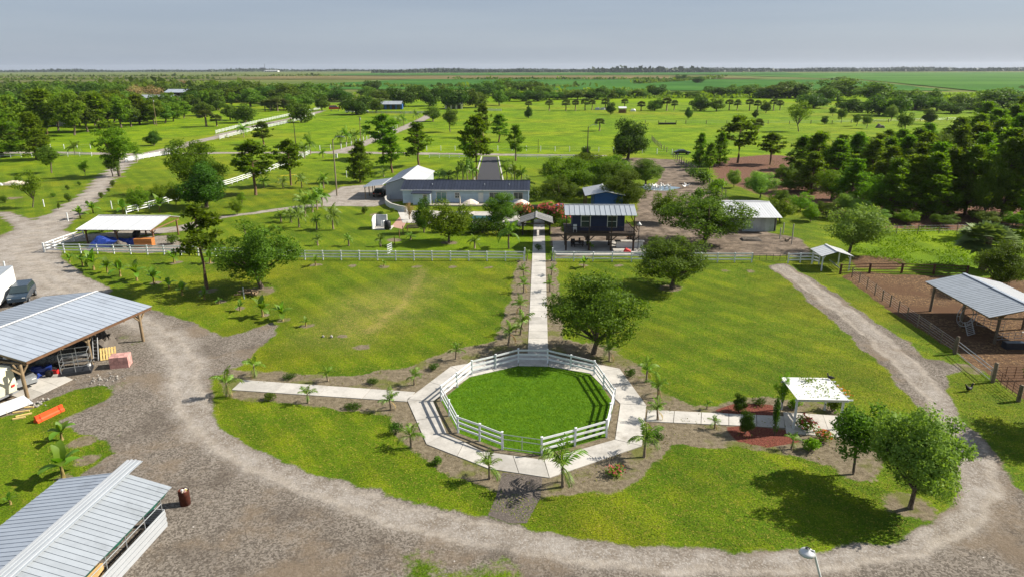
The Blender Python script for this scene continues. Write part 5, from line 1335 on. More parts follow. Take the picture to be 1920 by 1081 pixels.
# blue shed behind it
bs = thing('blue_shed', 'bright blue shed with pale gable roof behind the stilt house', 'shed', (11.2, 116.7), R(90))
gable(bs, -.4, 7.6, -3.3, 3.75, 0, 4.4, 3.6, 3.7, .8, TIN_WHITE, TIN_RIDGE, (-.5,), None, .18)
V = [(0, -2.9, 0), (0, 1.9, 0), (0, 1.9, 3.9), (0, 0, 4.25), (0, -2.9, 3.7)]; V += [(x + .12, y, z) for x, y, z in V]
obj('wall', mesh_of('gable_wall', V, [(0, 1, 2, 3, 4), (5, 6, 7, 8, 9)[::-1]] + [(i, (i + 1) % 5, 5 + (i + 1) % 5, 5 + i) for i in range(5)], BLUE_SHED), bs)
for yy in (-2.9, 1.9): box('wall', (3.7, yy, 1.82), (7.2, .12, 3.64), BLUE_SHED, bs)
for x_ in (.1, 3.6, 7.2): box('post', (x_, 3.3, 1.8), (.16, .16, 3.6), WOOD_BROWN, bs)

# gate hut over the walk
gh = thing('gate_hut', 'small grey shingled gate roof over the head of the concrete walk', 'gatehouse', (-.6, 102.5), R(90))
gable(gh, -.3, 4.4, -2.55, 2.02, 0, 2.85, 2.55, 2.02, .47, SHINGLE, None, (-.5, 0.0), None, .15, .015)
for x_ in (.1, 4.1):
    for yy in (-2.1, 2.1):
        box('post', (x_, yy, 1.0), (.18, .18, 2.0), WOOD_DARK, gh); knee(gh, (x_, yy, 0), 2.0, 0, -math.copysign(.8, yy), WOOD_DARK, .1, .6)
    truss(gh, x_, -2.4, 2.02, 0, 2.85, 2.4, 2.02, WOOD_DARK)
for yy in (-1.75, 1.75): box('side_panel', (2.1, yy * 1.2, .7), (4.0, .08, 1.3), WOOD_DARK, gh)
# star ornament in the gable
V, F_ = [(0, 0, 0)], []
for k in range(10):
    r_ = .3 if k % 2 == 0 else .13; V.append((0, r_ * math.sin(k * .6283), r_ * math.cos(k * .6283)))
F_ = [(0, 1 + k, 1 + (k + 1) % 10) for k in range(10)]; V += [(x - .04, y, z) for x, y, z in V]; F_ += [(11, 12 + (k + 1) % 10, 12 + k) for k in range(10)]
obj('star', mesh_of('star', V, F_, STEEL), gh, (-.2, 0, 2.35))

# open pavilion on the west side
pv = thing('open_pavilion', 'open wooden pavilion with white metal roof at the road bend', 'pavilion', (-62.0, 98.0))
gable(pv, -5.6, 5.6, -3.55, 2.3, 2.2, 3.2, 5.0, 2.5, .8, TIN_WHITE, None, (-.5,), None, .14, .03)
for p in ((-66.91, 95.62), (-61.80, 94.81), (-56.45, 94.98)):
    q = wpt(pv, *p); box('post', (q[0], q[1], 1.1), (.18, .18, 2.2), WOOD_BROWN, pv)
    for s in (-1, 1): knee(pv, q, 2.25, s * .8, 0, WOOD_BROWN, .1, .6)
for p in ((-66.23, 100.73), (-61.20, 100.53), (-56.14, 100.68)):
    q = wpt(pv, *p); box('post', (q[0], q[1] + .6, 1.2), (.18, .18, 2.4), WOOD_BROWN, pv)
for x_ in (-5.3, 0, 5.4): truss(pv, x_, -3.4, 2.3, 2.2, 3.15, 4.9, 2.5, WOOD_BROWN)
beam('eave_beam', (-5.4, -3.1, 2.22), (5.4, -3.1, 2.22), .12, .2, WOOD_BROWN, pv)

# cattle pen roof
pr = thing('cattle_shelter', 'open cattle shelter with pale ribbed roof over the dirt pen', 'shelter', (44.2, 64.6), R(90))
gable(pr, -5.3, 5.5, -3.9, 3.1, 0, 4.0, 3.8, 3.1, .4, TIN_WHITE, TIN_PALE, (-.5,), TIN, .18, .03)
for p in ((41.22, 69.63), (42.33, 60.71), (41.73, 65.11)):
    q = wpt(pr, *p); cyl('post', q, .26, 3.1, GREY_POST, pr); knee(pr, q, 3.1, .8, 0, WOOD, .12, .7); knee(pr, q, 3.1, -.8, 0, WOOD, .12, .7)
for x_ in (-4.6, 0, 4.8): cyl('post', (x_, -3.2, 0), .26, 3.1, GREY_POST, pr)
for x_ in (-5.1, 0, 5.2): truss(pr, x_, -3.8, 3.1, 0, 4.0, 3.7, 3.1, WOOD)
for yy in (-3.7, 3.6): beam('eave_beam', (-5.2, yy, 3.0), (5.4, yy, 3.0), .1, .2, WOOD, pr)

# small white shelter by the drive gate
ws = thing('white_shelter', 'tiny white posted shelter at the head of the gravel drive', 'shelter', (37.2, 84.4), R(90))
gable(ws, -.2, 3.6, -2.1, 1.95, 0, 2.55, 1.9, 1.95, .6, TIN_WHITE, None, (-.5,), None, .14, .03)
for x_ in (.1, 3.3):
    for yy in (-1.8, 1.6): box('post', (x_, yy, .98), (.13, .13, 1.96), WHITE_VINYL, ws); knee(ws, (x_, yy, 0), 1.98, 0, -math.copysign(.6, yy), WHITE_VINYL, .08, .5)
for k in range(4): beam('pallet_slat', (.6, -.9 + k * .2, .2 + k * .18), (2.6, -.9 + k * .2, .2 + k * .18), .1, .1, STEEL, ws)

# old tin shed
ts = thing('tin_shed', 'weathered tin shed with stained roof beside the large oak', 'shed', (33.6, 106.2))
gable(ts, -4.6, 3.8, -.9, 2.4, 6.0, 3.6, 11.5, 2.8, .8, TIN_WHITE, TIN_WHITE, (-.5, 0.0), None, .2, .03)
for k in range(7): box('wall_sheet', (-1.55 + k * .7, .1 + (.02 if k % 2 else 0), 1.25), (.69, .05, 2.5), M('tin_wall', (.42, .46, .48), .5, .2, .15, 1.2, .3, 0, (.24, .26, .27)), ts)
for x_ in (-1.9, 3.3): box('wall', (x_, 5, 1.25), (.08, 9.6, 2.5), TIN_OLD, ts)
for x_ in (-4.0, -2.0): cyl('post', (x_, .2, 0), .16, 2.5, GREY_POST, ts)

# pergola
pg = thing('pergola', 'white garden pergola with climbing vine on its flat slatted roof', 'pergola', (19.9, 45.5))
PZ = 2.2
for (x_, y_) in ((-1.6, 1.5), (1.6, 1.5), (-1.7, -1.4), (1.5, -1.4)): box('post', (x_, y_, PZ / 2), (.13, .13, PZ), WHITE_VINYL, pg)
for y_ in (1.55, -1.45): beam('beam', (-1.85, y_, PZ + .07), (1.85, y_, PZ + .07), .07, .16, WHITE_VINYL, pg)
for k in range(6): beam('rafter', (-1.7 + k * .68, -1.75, PZ + .2), (-1.7 + k * .68, 1.8, PZ + .2), .05, .14, WHITE_VINYL, pg)
for k in range(17): beam('slat', (-1.85, -1.68 + k * .212, PZ + .3), (1.6, -1.68 + k * .212, PZ + .3), .2, .03, WHITE_PAINT, pg)
for k in range(6): beam('rafter_tail', (1.6, -1.6 + k * .6, PZ + .2), (2.05, -1.6 + k * .6, PZ + .2), .05, .1, WHITE_VINYL, pg)
_r = np.random.RandomState(8)
_P = np.stack([np.clip(_r.normal(.5, .9, 420), -1.7, 2.0), _r.uniform(-1.7, 1.7, 420), np.full(420, PZ + .36)], 1)
_P2 = np.stack([_r.normal(-.1, .25, 90), _r.normal(1.2, .22, 90), PZ + .38 + _r.uniform(0, .16, 90)], 1); _P = np.concatenate([_P[::2], _P2])
_V, _T = cards(_P, np.tile([0, 0, 1.0], (len(_P), 1)), .16, _r)
vn = thing('climbing_vine', 'sparse green climbing vine over the pergola roof', 'vine', (19.9, 45.5)); obj('foliage', mesh_np('vine_leaves', _V, _T, LEAF_LIGHT), vn)
_P = np.stack([_r.normal(2.15, .25, 60), _r.normal(.3, .5, 60), PZ + .1 + _r.uniform(-.3, .2, 60)], 1)
_V, _T = cards(_P, np.tile([0, 0, 1.0], (len(_P), 1)), .16, _r, .8); obj('flowers', mesh_np('vine_flowers', _V, _T, FLOWER_ORANGE), vn)['kind'] = 'stuff'

# ------------------------------------------------------------------ palms, bananas and shrubs: x, y, height (width unused)
PALMS = [
 (-24.46, 47.54, 2.88, 1.68, 'leafy young palm at the west end of the west walk'),
 (-23.72, 51.18, 2.46, 1.34, 'bushy young palm on the lawn edge north of the west walk'),
 (-17.36, 50.59, 1.68, 1.10, 'small palm north of the middle of the west walk'),
 (-17.73, 46.70, 1.94, 1.85, 'drooping palm south of the west walk, first from its end'),
 (-11.11, 45.82, 2.13, 1.61, 'thin forked palm south of the west walk near the ring'),
 (-10.11, 50.15, 1.94, 1.30, 'palm north of the west walk beside the ring walk'),
 (-8.61, 40.57, 2.27, 1.09, 'young palm at the southwest outside of the ring walk'),
 (-7.33, 55.40, 2.13, 1.32, 'palm northwest of the ring at the lawn edge'),
 (-3.01, 37.03, 2.50, 1.17, 'palm south of the ring west of the dark gravel path'),
 (1.55, 36.34, 4.02, 2.13, 'largest palm with a yellow frond in front of the ring fence'),
 (7.04, 39.94, 3.19, 1.76, 'full palm on pale sand southeast of the ring'),
 (8.73, 44.98, 2.24, 1.95, 'palm with long arching frond at the start of the pergola walk'),
 (9.34, 48.58, 2.50, 2.08, 'leaning palm east of the ring, middle of three'),
 (8.83, 51.33, 2.75, 2.18, 'palm northeast of the ring, back one of three'),
 (6.22, 55.53, 2.62, 1.64, 'palm beside the trunk of the oak by the ring'),
 (12.59, 43.88, 1.32, 0.53, 'tiny palm at the edge of the pergola walk'),
 (12.74, 46.86, 0.98, 0.40, 'seedling palm on the lawn edge north of the pergola walk'),
 (17.11, 41.32, 1.66, 1.26, 'leafy green palm beside the red mulch'),
 (-2.85, 58.74, 3.22, 1.98, 'palm west of the walk nearest to the ring'),
 (-1.79, 61.45, 3.33, 1.75, 'upright palm west of the walk, second from the ring'),
 (-1.91, 67.33, 2.53, 1.34, 'palm west of the walk, third from the ring'),
 (-1.81, 74.50, 2.43, 1.72, 'palm west of the walk, fourth from the ring'),
 (-1.96, 80.39, 2.18, 1.58, 'palm west of the walk, fifth from the ring'),
 (-1.72, 87.98, 2.06, 1.57, 'palm west of the walk at the white fence'),
 (1.19, 75.00, 2.18, 1.48, 'palm east of the walk north of the dense oak'),
 (1.47, 81.41, 1.86, 1.46, 'palm east of the walk, second from the white fence'),
 (1.55, 88.09, 1.62, 1.42, 'palm east of the walk at the white fence'),
 (1.50, 71.05, 1.48, 1.17, 'palm half hidden by the dense oak east of the walk'),
]
for x, y, h, w, lab in PALMS:
    big = h > 4.2
    palm(x, y, h * .92, lab, None, 11 if big else 9, .52, .40 if big else .36)

GARDEN_PALMS = [(-40.96, 115.48, 4.30, 2.80, 'tallest of four palms in a row along the driveway'), (-40.84, 119.19, 4.04, 2.31, 'second of four palms in a row along the driveway'), (-40.74, 121.62, 3.91, 2.35, 'third of four palms in a row along the driveway'),
 (-40.63, 124.15, 3.98, 2.20, 'last of four palms in a row along the driveway'), (-33.12, 105.78, 4.06, 2.23, 'single full palm on the garden lawn before the carport'), (-39.14, 107.14, 3.68, 2.44, 'wide palm on the garden lawn below the driveway row'),
 (-35.66, 105.32, 2.68, 1.37, 'slim palm between the wide palm and the full palm'), (-41.72, 110.70, 2.53, 1.62, 'yellowish palm at the corner of the garden lawn'), (-43.57, 111.06, 2.00, 1.62, 'low palm behind the broad oak on the west lawn'),
 (-32.36, 95.41, 1.67, 1.09, 'small palm by the white fence west of the lattice gate'), (-27.76, 95.24, 1.98, 1.09, 'second small palm by the white fence west of the lattice gate'), (-23.03, 95.07, 1.82, 1.08, 'palm stub right beside the lattice gate'),
 (-9.32, 94.27, 2.03, 1.68, 'drooping palm inside the white fence before the patio'), (-4.44, 94.42, 4.26, 2.59, 'tall yellowing palm inside the white fence near the gate hut'), (-19.47, 99.39, 1.07, 1.29, 'tiny palm in the tree shade inside the fence'),
 (-23.05, 154.85, 2.78, 3.66, 'thick palm at the corner of the long house'), (-21.18, 156.45, 2.20, 2.71, 'second palm behind the long house'),
 (-55.45, 144.56, 2.53, 2.08, 'palm before the yellow goal frame'), (-51.64, 145.35, 3.11, 2.32, 'palm right of the yellow goal frame'), (-46.67, 144.79, 3.43, 2.08, 'palm before the light pole'), (-59.62, 144.45, 2.75, 2.08, 'palm beside the tall olive pine'),
 (-37.16, 160.92, 2.26, 2.29, 'palm behind the carport'), (-67.47, 194.36, 4.94, 2.76, 'palm at the top of the slanting white fence'), (-68.63, 203.14, 6.53, 2.88, 'tall thin palm at the top of the slanting white fence'), (-62.47, 195.67, 2.87, 1.85, 'short white trunked palm at the cross road'),
 (-65.62, 224.85, 5.13, 2.47, 'first palm of the lane row by the white posts'), (-65.93, 233.07, 5.83, 2.92, 'second palm of the lane row by the white posts'), (-65.03, 236.54, 4.49, 2.59, 'third palm of the lane row by the white posts'), (-64.48, 240.10, 4.55, 2.62, 'fourth palm of the lane row by the white posts'),
 (-64.18, 249.45, 4.15, 2.72, 'fifth palm of the lane row beside the utility pole'), (-62.13, 303.28, 4.98, 2.81, 'palm of the upper lane row, lower end'), (-61.70, 311.99, 5.35, 2.89, 'palm of the upper lane row, upper end'), (-61.95, 344.84, 5.37, 3.19, 'palm at the head of the shell lane'),
 (-109.61, 202.34, 4.55, 3.23, 'palm beside the white road bend fence'), (-111.50, 256.80, 5.27, 4.05, 'palm at the corner of the fenced shell road'), (-111.87, 186.44, 4.08, 2.69, 'palm behind the road bend gate'), (-139.73, 201.76, 4.25, 3.25, 'palm among the white roadside posts'),
 (-17.61, 154.21, 5.03, 2.18, 'palm of the entrance clump, outer west'), (-16.60, 155.01, 5.53, 2.19, 'tall palm of the entrance clump'), (-15.28, 152.76, 5.10, 1.92, 'palm of the entrance clump nearest the kerb'), (-19.09, 156.50, 3.17, 1.72, 'short palm of the entrance clump'),
 (-7.62, 152.95, 4.87, 2.40, 'palm just east of the asphalt entrance'), (-5.88, 151.51, 4.71, 2.37, 'second palm east of the asphalt entrance'), (-4.22, 151.55, 3.89, 2.13, 'third palm east of the asphalt entrance'), (-2.60, 141.28, 3.32, 2.00, 'dry palm behind the long house corner')]
for x, y, h, w, lab in GARDEN_PALMS: small_palm(x, y, h, lab, None, 'garden_palm', .5, w / h * 1.25)

BANANAS = [(-57.21, 81.87, 2.55, 2.76, 'largest banana clump in the row below the pavilion fence'), (-54.69, 80.75, 1.89, 1.63, 'second banana plant in the row below the pavilion fence'), (-52.10, 79.20, 2.20, 1.73, 'third banana plant in the row below the pavilion fence'),
 (-49.02, 77.51, 2.49, 1.83, 'fourth banana plant in the row below the pavilion fence'), (-46.22, 76.30, 2.06, 1.67, 'fifth banana plant, on a sandy ring by the west lawn'), (-43.45, 74.52, 1.57, 1.63, 'low banana plant in the shade west of the slim pine'),
 (-40.68, 72.23, 1.66, 1.71, 'bushy banana plant in the shade beside the slim pine'), (-37.41, 70.83, 1.44, 1.20, 'small banana plant right under the slim pine'), (-59.94, 83.77, 1.74, 1.69, 'banana plant at the corner of the white fence'), (-62.66, 85.24, 1.32, 0.86, 'withered banana plant at the drive bend'),
 (-48.51, 85.43, 1.76, 1.00, 'banana plant below the white fence by the pavilion'), (-43.74, 85.58, 1.90, 1.14, 'banana plant below the white fence behind the slim pine'), (-28.74, 65.60, 2.11, 1.45, 'banana plant on the west lawn below the log pile'), (-26.22, 64.42, 1.96, 1.42, 'bright banana plant on the west lawn, second of three'),
 (-23.32, 63.00, 0.97, 1.39, 'low banana plant on the west lawn, third of three'), (-31.84, 67.30, 1.14, 0.68, 'banana seedling on the west lawn near the log pile'), (-35.13, 69.45, 0.80, 0.82, 'tiny banana plant at the end of the oak shadow'), (-29.79, 36.03, 2.32, 2.02, 'large banana plant beside the animal shelter'),
 (-33.06, 40.65, 1.54, 1.34, 'banana plant near the orange barrier'), (-29.28, 84.76, 1.52, 1.40, 'banana plant below the long white fence beside the broad oak'), (-20.28, 84.80, 0.79, 0.56, 'banana stub on a sandy ring below the lattice gate'), (5.70, 84.89, 1.64, 1.24, 'banana plant on a sandy ring before the stilt house'),
 (-79.25, 112.60, 2.33, 1.86, 'banana plant on the road bend lawn'), (-79.89, 117.13, 2.21, 2.12, 'second banana plant on the road bend lawn'), (7.03, 93.58, 1.54, 0.90, 'banana plant under the stilt house'), (-31.19, 33.32, 0.74, 1.27, 'dark banana plant at the picture edge beside the animal shelter'),
 (-73.86, 116.36, 2.86, 2.86, 'banana plant behind the pavilion, western one'), (-68.39, 118.41, 3.09, 2.90, 'banana plant behind the pavilion, eastern one')]
for x, y, h, w, lab in BANANAS: banana(x, y, h, lab, None, 8 if h > 1.6 else 6)

SHRUBS = [('shrub_c', -20.67, 50.98, 0.49, 1.25, 'dark reddish shrub in the bed north of the west walk'), ('shrub_c', -13.57, 50.32, 0.53, 1.05, 'dark shrub in the bed north of the west walk near the ring'), ('shrub_a', -20.94, 47.03, 0.55, 1.08, 'green shrub south of the west walk'),
 ('shrub_c', -14.06, 46.05, 0.45, 1.46, 'wide dark shrub south of the west walk'), ('shrub_c', -10.04, 42.37, 1.10, 1.06, 'dark red shrub southwest of the ring walk'), ('shrub_c', -9.04, 53.19, 0.60, 1.10, 'shrub between two palms northwest of the ring'), ('shrub_a', -6.60, 38.54, 0.55, 0.76, 'pair of low shrubs south of the ring walk'),
 ('flowering', 4.85, 37.74, 0.70, 1.42, 'red flowering shrub southeast of the ring'), ('shrub_c', 7.69, 52.30, 0.87, 1.07, 'shrub northeast of the ring walk'), ('shrub_c', 8.23, 42.10, 0.79, 0.96, 'dark round shrub beside the full palm'), ('round', 15.00, 46.52, 1.55, 1.24, 'round clipped bush north of the pergola walk'),
 ('round', 14.59, 43.35, 1.84, 1.31, 'round clipped bush south of the pergola walk'), ('cypress', 16.56, 43.13, 3.30, 0.60, 'narrow dark cypress beside the pergola'), ('sparse', 18.08, 46.55, 3.23, 1.35, 'thin shrub tree at the corner of the pergola'), ('flowering', 19.04, 43.89, 1.19, 1.66, 'rose bush with pink flowers before the pergola'),
 ('flowering', 19.53, 42.45, 1.08, 1.47, 'low rose bush beside the slender young tree'), ('shrub_b', 18.31, 41.09, 1.21, 1.29, 'thin stemmed shrub south of the pergola'), ('shrub_b', 19.36, 47.18, 1.03, 1.21, 'light shrub behind the pergola post'), ('shrub_c', 16.93, 47.70, 0.59, 1.22, 'dark hump shrub before the pergola lawn'),
 ('shrub_a', 22.00, 46.86, 1.24, 1.36, 'shrub under the pergola edge'), ('oleander', 2.12, 110.76, 3.56, 4.75, 'pink flowering oleander behind the gate hut'), ('oleander', -2.74, 111.43, 3.41, 3.02, 'coral flowering oleander west of the gate hut'), ('oleander', 3.90, 114.15, 2.56, 2.35, 'small pink oleander beside the stilt house'),
 ('shrub_a', -31.18, 118.05, 1.43, 1.33, 'small round bush on the garden lawn'), ('shrub_a', -28.22, 117.21, 0.67, 1.51, 'low bush behind the pump enclosure'), ('shrub_a', -26.55, 119.60, 0.77, 0.96, 'tiny bush by the curved wall'), ('bare', -22.22, 113.39, 3.66, 2.37, 'leafless purple grey shrub at the patio corner'),
 ('cypress', 0.91, 162.67, 3.14, 1.14, 'dark columnar cypress behind the house'), ('cypress', 2.58, 164.41, 3.05, 1.28, 'second dark columnar cypress behind the house'), ('shrub_c', -13.54, 107.13, 2.79, 3.10, 'dark hedge bush at the west end below the patio'), ('shrub_c', -10.35, 103.50, 2.20, 3.33, 'dark hedge bush in front of the pool railing'), ('shrub_c', -7.90, 106.53, 2.77, 3.75, 'tall dark hedge bush in front of the pool'), ('shrub_c', -4.51, 102.96, 2.18, 2.81, 'dark hedge bush next to the gate hut'), ('shrub_c', -15.44, 104.07, 1.87, 2.51, 'dark bush behind the bright leafy tree'), ('oak_a', 3.90, 103.21, 2.68, 2.47, 'dark shrub between the gate hut and the stilt house'), ('shrub_a', -12.09, 105.65, 2.92, 3.39, 'dark hedge bush below the patio'), ('shrub_c', -9.00, 104.27, 2.72, 3.68, 'dark hedge bush below the patio umbrella'),
 ('shrub_c', -6.40, 102.90, 2.52, 3.63, 'dark hedge bush beside the yellowing palm'), ('shrub_c', -0.18, 93.36, 1.16, 1.20, 'low bush beside the walk gate post'), ('shrub_a', -0.85, 130.58, 2.89, 3.09, 'light green bush at the house corner'), ('shrub_a', -69.15, 102.82, 1.29, 1.70, 'round bush under the pavilion'),
 ('shrub_a', -54.10, 95.37, 1.45, 1.89, 'low bush beside the pavilion posts'), ('leafy', -72.88, 119.73, 4.38, 4.30, 'light leafy shrub tree behind the pavilion'), ('leafy', -68.84, 124.93, 4.34, 4.06, 'light leafy shrub tree behind the slanting fence'), ('leafy', -74.53, 129.69, 3.25, 3.79, 'tall leafy shrub below the slanting fence'),
 ('shrub_a', 36.14, 152.56, 3.17, 5.17, 'overgrown shrub on the shaggy wire fence'), ('shrub_b', 36.27, 141.03, 3.50, 4.36, 'bright shrub at the end of the shaggy wire fence'), ('shrub_c', 36.27, 164.36, 2.27, 3.79, 'dark shrub on the shaggy wire fence near the car'), ('shrub_a', 29.66, 130.32, 2.86, 3.04, 'shrub at the dirt yard edge behind the large oak'),
 ('shrub_b', -58.91, 83.30, 1.30, 0.98, 'green shrub beside the banana row'), ('leafy', -53.40, 116.49, 2.75, 2.27, 'small thin tree behind the broad oak'), ('sparse', -109.92, 160.88, 3.83, 3.13, 'thin sapling near the flat topped tree'), ('sparse', -55.52, 123.73, 2.80, 2.00, 'thin sapling right of the dense dark tree')]
for k, x, y, h, w, lab in SHRUBS:
    plant(k, 'garden_shrub' if k not in ('cypress', 'round', 'leafy', 'sparse') else {'cypress': 'cypress', 'round': 'clipped_bush', 'leafy': 'shrub_tree', 'sparse': 'sapling'}[k], x, y, h, w, lab, 'shrub')

# saplings with bare rings on the lawn by the shell road
SAP = [-102.01, 146.90, 0.95, 0.96, -100.92, 141.35, 1.03, 1.04, -91.72, 128.10, 1.67, 1.47, -98.04, 132.55, 0.86, 1.09, -93.74, 145.68, 1.40, 1.18, -90.45, 138.98, 0.90, 0.90, -87.56, 131.65, 1.28, 1.07, -85.62, 124.46, 0.92, 0.82, -117.02, 148.72, 1.80, 1.70, -103.48, 126.67, 1.45, 1.67, -88.78, 120.77, 1.19, 0.60]
for i, k in enumerate(range(0, len(SAP), 4)):
    x, y, h, w = SAP[k:k + 4]
    plant('shrub_a', 'sapling', x, y, max(h, .5), max(w, .5), 'tiny sapling planted along the shell road lawn', 'sapling', 'saplings by the shell road')

# weeds in the rough field beside the pine wood, and along yard edges
r3 = np.random.RandomState(9); WP = []
for poly, n in (([(43.33, 93.27), (44.88, 104.46), (53.79, 109.91), (78.44, 110.64), (60.59, 83.57), (47.30, 86.73)], 9000), ([(63.19, 194.66), (74.96, 194.90), (47.92, 112.11), (40.17, 120.56)], 1500), ([(36.89, 194.12), (39.46, 173.31), (36.97, 133.29), (33.71, 130.43), (36.01, 183.09)], 700)):
    q = np.array(poly); P = r3.uniform(q.min(0), q.max(0), (n * 2, 2)); P = P[poly_mask(P[:, 0], P[:, 1], poly, .3) > .5][:n]; WP.append(P)
WP = np.concatenate(WP); cl = np.sin(WP[:, 0] * .7) * np.sin(WP[:, 1] * .5) > -.35; WP = WP[cl]
V3, T3 = cards(np.concatenate([WP, r3.uniform(.05, .35, (len(WP), 1))], 1), np.concatenate([r3.normal(0, 1, (len(WP), 2)), np.full((len(WP), 1), .6)], 1), .3, r3, .4, .8)
o = obj('weeds', mesh_np('weeds', V3, T3, leaf_material('weed_leaf', (.07, .15, .003), (.13, .22, .006), .35))); tag(o, 'knee high bright weeds in the rough field', None, None, 'stuff')
r3 = np.random.RandomState(19)
P = np.concatenate([r3.uniform(np.array(q).min(0), np.array(q).max(0), (n, 2))[:, :] for q, n in ((bed, 15000),)])
P = P[(poly_mask(P[:, 0], P[:, 1], bed, .3) > .6) & (np.sin(P[:, 0] * 1.1 + 1) * np.sin(P[:, 1] * 1.3) + .5 * np.sin(P[:, 0] * 3.1) * np.sin(P[:, 1] * 2.7) > .05)]
for q in [RING_OUT]: P = P[poly_mask(P[:, 0], P[:, 1], q, .1) < .2]
P = P[~((P[:, 0] > -1.9) & (P[:, 0] < .9) & (P[:, 1] > 52)) & ~((P[:, 1] > 44.5) & (P[:, 1] < 50) & (P[:, 0] < -7))]
V3, T3 = cards(np.concatenate([P, np.full((len(P), 1), .06)], 1), np.tile([0, 0, 1.], (len(P), 1)), .15, r3, .4, .8)
o = obj('bed_weeds', mesh_np('bed_weeds', V3, T3, leaf_material('bed_weed', (.09, .10, .02), (.20, .19, .05), .3))); tag(o, 'sparse weeds scattered over the sandy beds', None, None, 'stuff')

# ------------------------------------------------------------------ vehicles
def car(label, x, y, rz, paint, L=4.8, W=1.85, H=1.45, van=False, name='parked_car', cat='car', group=None):
    """body, glasshouse, four wheels and lamps; the nose points along local +x"""
    t = thing(name, label, cat, (x, y, 0), rz, group)
    prof = [(-.5, .30), (-.5, .62), (-.46, .68), (-.30, .72), (.18, .70), (.44, .60), (.495, .50), (.5, .30)]
    V, F_ = [], []
    for i, (a, b) in enumerate(prof):
        for s in (-1, 1):
            tw = .5 if abs(a) < .45 else .46
            V += [(a * L, s * tw * W, b * H)]
    n = len(prof)
    for i in range(n - 1): F_.append((2 * i, 2 * i + 1, 2 * i + 3, 2 * i + 2))
    F_ += [tuple(range(0, 2 * n, 2)), tuple(range(1, 2 * n, 2))[::-1], (0, 2 * n - 2, 2 * n - 1, 1)]
    obj('body', mesh_of('car_body', V, F_, paint), t)
    cab = [(-.46 if van else -.36, .68), (-.44 if van else -.24, .97), (.10, 1.0), (.26, .70)]
    V, F_ = [], []
    for a, b in cab:
        for s in (-1, 1): V.append((a * L, s * (.47 if b < .8 else .38) * W, b * H))
    for i in range(3): F_.append((2 * i, 2 * i + 1, 2 * i + 3, 2 * i + 2))
    F_ += [(0, 2, 4, 6), (7, 5, 3, 1)]
    obj('glasshouse', mesh_of('car_glass', V, F_, GLASS), t)
    rx0, rx1 = cab[1][0] * L, cab[2][0] * L
    box('roof', ((rx0 + rx1) / 2, 0, H * .99), (rx1 - rx0 + .06, .78 * W, .06), paint, t)
    for a in (-.31, .31):
        for s in (-1, 1):
            w_ = obj('wheel', unit('cyl', RUBBER), t, (a * L, s * (W / 2 - .2), .33), (R(90) * -s, 0, 0), (.66, .66, .22))
            obj('rim', unit('cyl', STEEL), w_, (0, 0, .02), (0, 0, 0), (.6, .6, 1.0))
    for s in (-1, 1):
        box('headlight', (.487 * L, s * .34 * W, .5 * H), (.06, .3, .12), WHITE_PAINT, t); box('taillight', (-.5 * L, s * .36 * W, .56 * H), (.04, .26, .14), RED_PLASTIC, t)
    return t
car('black sedan parked at the end of the dirt lane', *(41.81, 206.57), R(4), CAR_BLACK)
car('dark blue pickup sized suv behind the white box trailer', *(-57.67, 69.96), R(-65), CAR_BLUE, 4.8, 1.9, 1.75, True)
car('dark car parked in the shade of the carport', -32.6, 136.2, R(92), CAR_BLACK)
car('silver car with its nose out of the pole barn', *(-43.05, 49.46), R(-35), CAR_SILVER)
car('red truck beside the homestead road', *(-125.88, 424.93), R(15), CAR_RED, 7, 2.4, 3.2, True, 'truck', 'truck')
car('first white car under the dark homestead oak', *(-111.03, 404.07), R(5), CAR_WHITE, 5.2, 2, 1.9, True)
car('second white car under the dark homestead oak', *(-103.52, 409.06), R(5), CAR_WHITE)

# white box trailer and cream camper at the picture edge
tr = thing('box_trailer', 'white box trailer standing behind the pole barn', 'trailer', (-60.3, 69.3), R(112))
box('box', (0, 0, 1.75), (6.5, 2.5, 2.7), WHITE_PAINT, tr); box('roof_edge', (0, 0, 3.13), (6.56, 2.56, .06), TIN_PALE, tr)
for k in range(9): box('wall_panel', (-2.9 + k * .72, -1.262, 1.75), (.7, .02, 2.6), WHITE_PAINT, tr)
for s in (-1, 1): obj('wheel', unit('cyl', RUBBER), tr, (.4, s * .95, .38), (R(-90) * s, 0, 0), (.75, .75, .25))
box('hitch', (3.7, 0, .5), (1.0, .12, .1), DARK_METAL, tr)
cpv = thing('camper', 'cream camper trailer cut by the picture edge beside the pole barn', 'camper', (-42.75, 46.4), R(-14))
V = [(-2.5, -1.15, .35), (1.35, -1.15, .35), (1.5, -1.15, 1.2), (1.42, -1.15, 2.3), (1.2, -1.15, 2.5), (-2.5, -1.15, 2.5)]; V += [(x, 1.15, z) for x, y, z in V]
obj('body', mesh_of('camper_body', V, [(0, 1, 2, 3, 4, 5), (6, 7, 8, 9, 10, 11)[::-1]] + [(i, 6 + i, 6 + (i + 1) % 6, (i + 1) % 6) for i in range(6)], CREAM), cpv)
for yy in (-.85, .85): box('taillight', (1.5, yy, 1.0), (.05, .26, .16), RED_PLASTIC, cpv)
beam('roof_trim', (1.3, -1.1, 2.48), (1.3, 1.1, 2.48), .06, .06, WHITE_PAINT, cpv); beam('bumper', (1.55, -1.1, .45), (1.55, 1.1, .45), .1, .14, STEEL, cpv)
for s in (-1, 1): obj('wheel', unit('cyl', RUBBER), cpv, (-.6, s * 1.0, .32), (R(-90) * s, 0, 0), (.64, .64, .2))

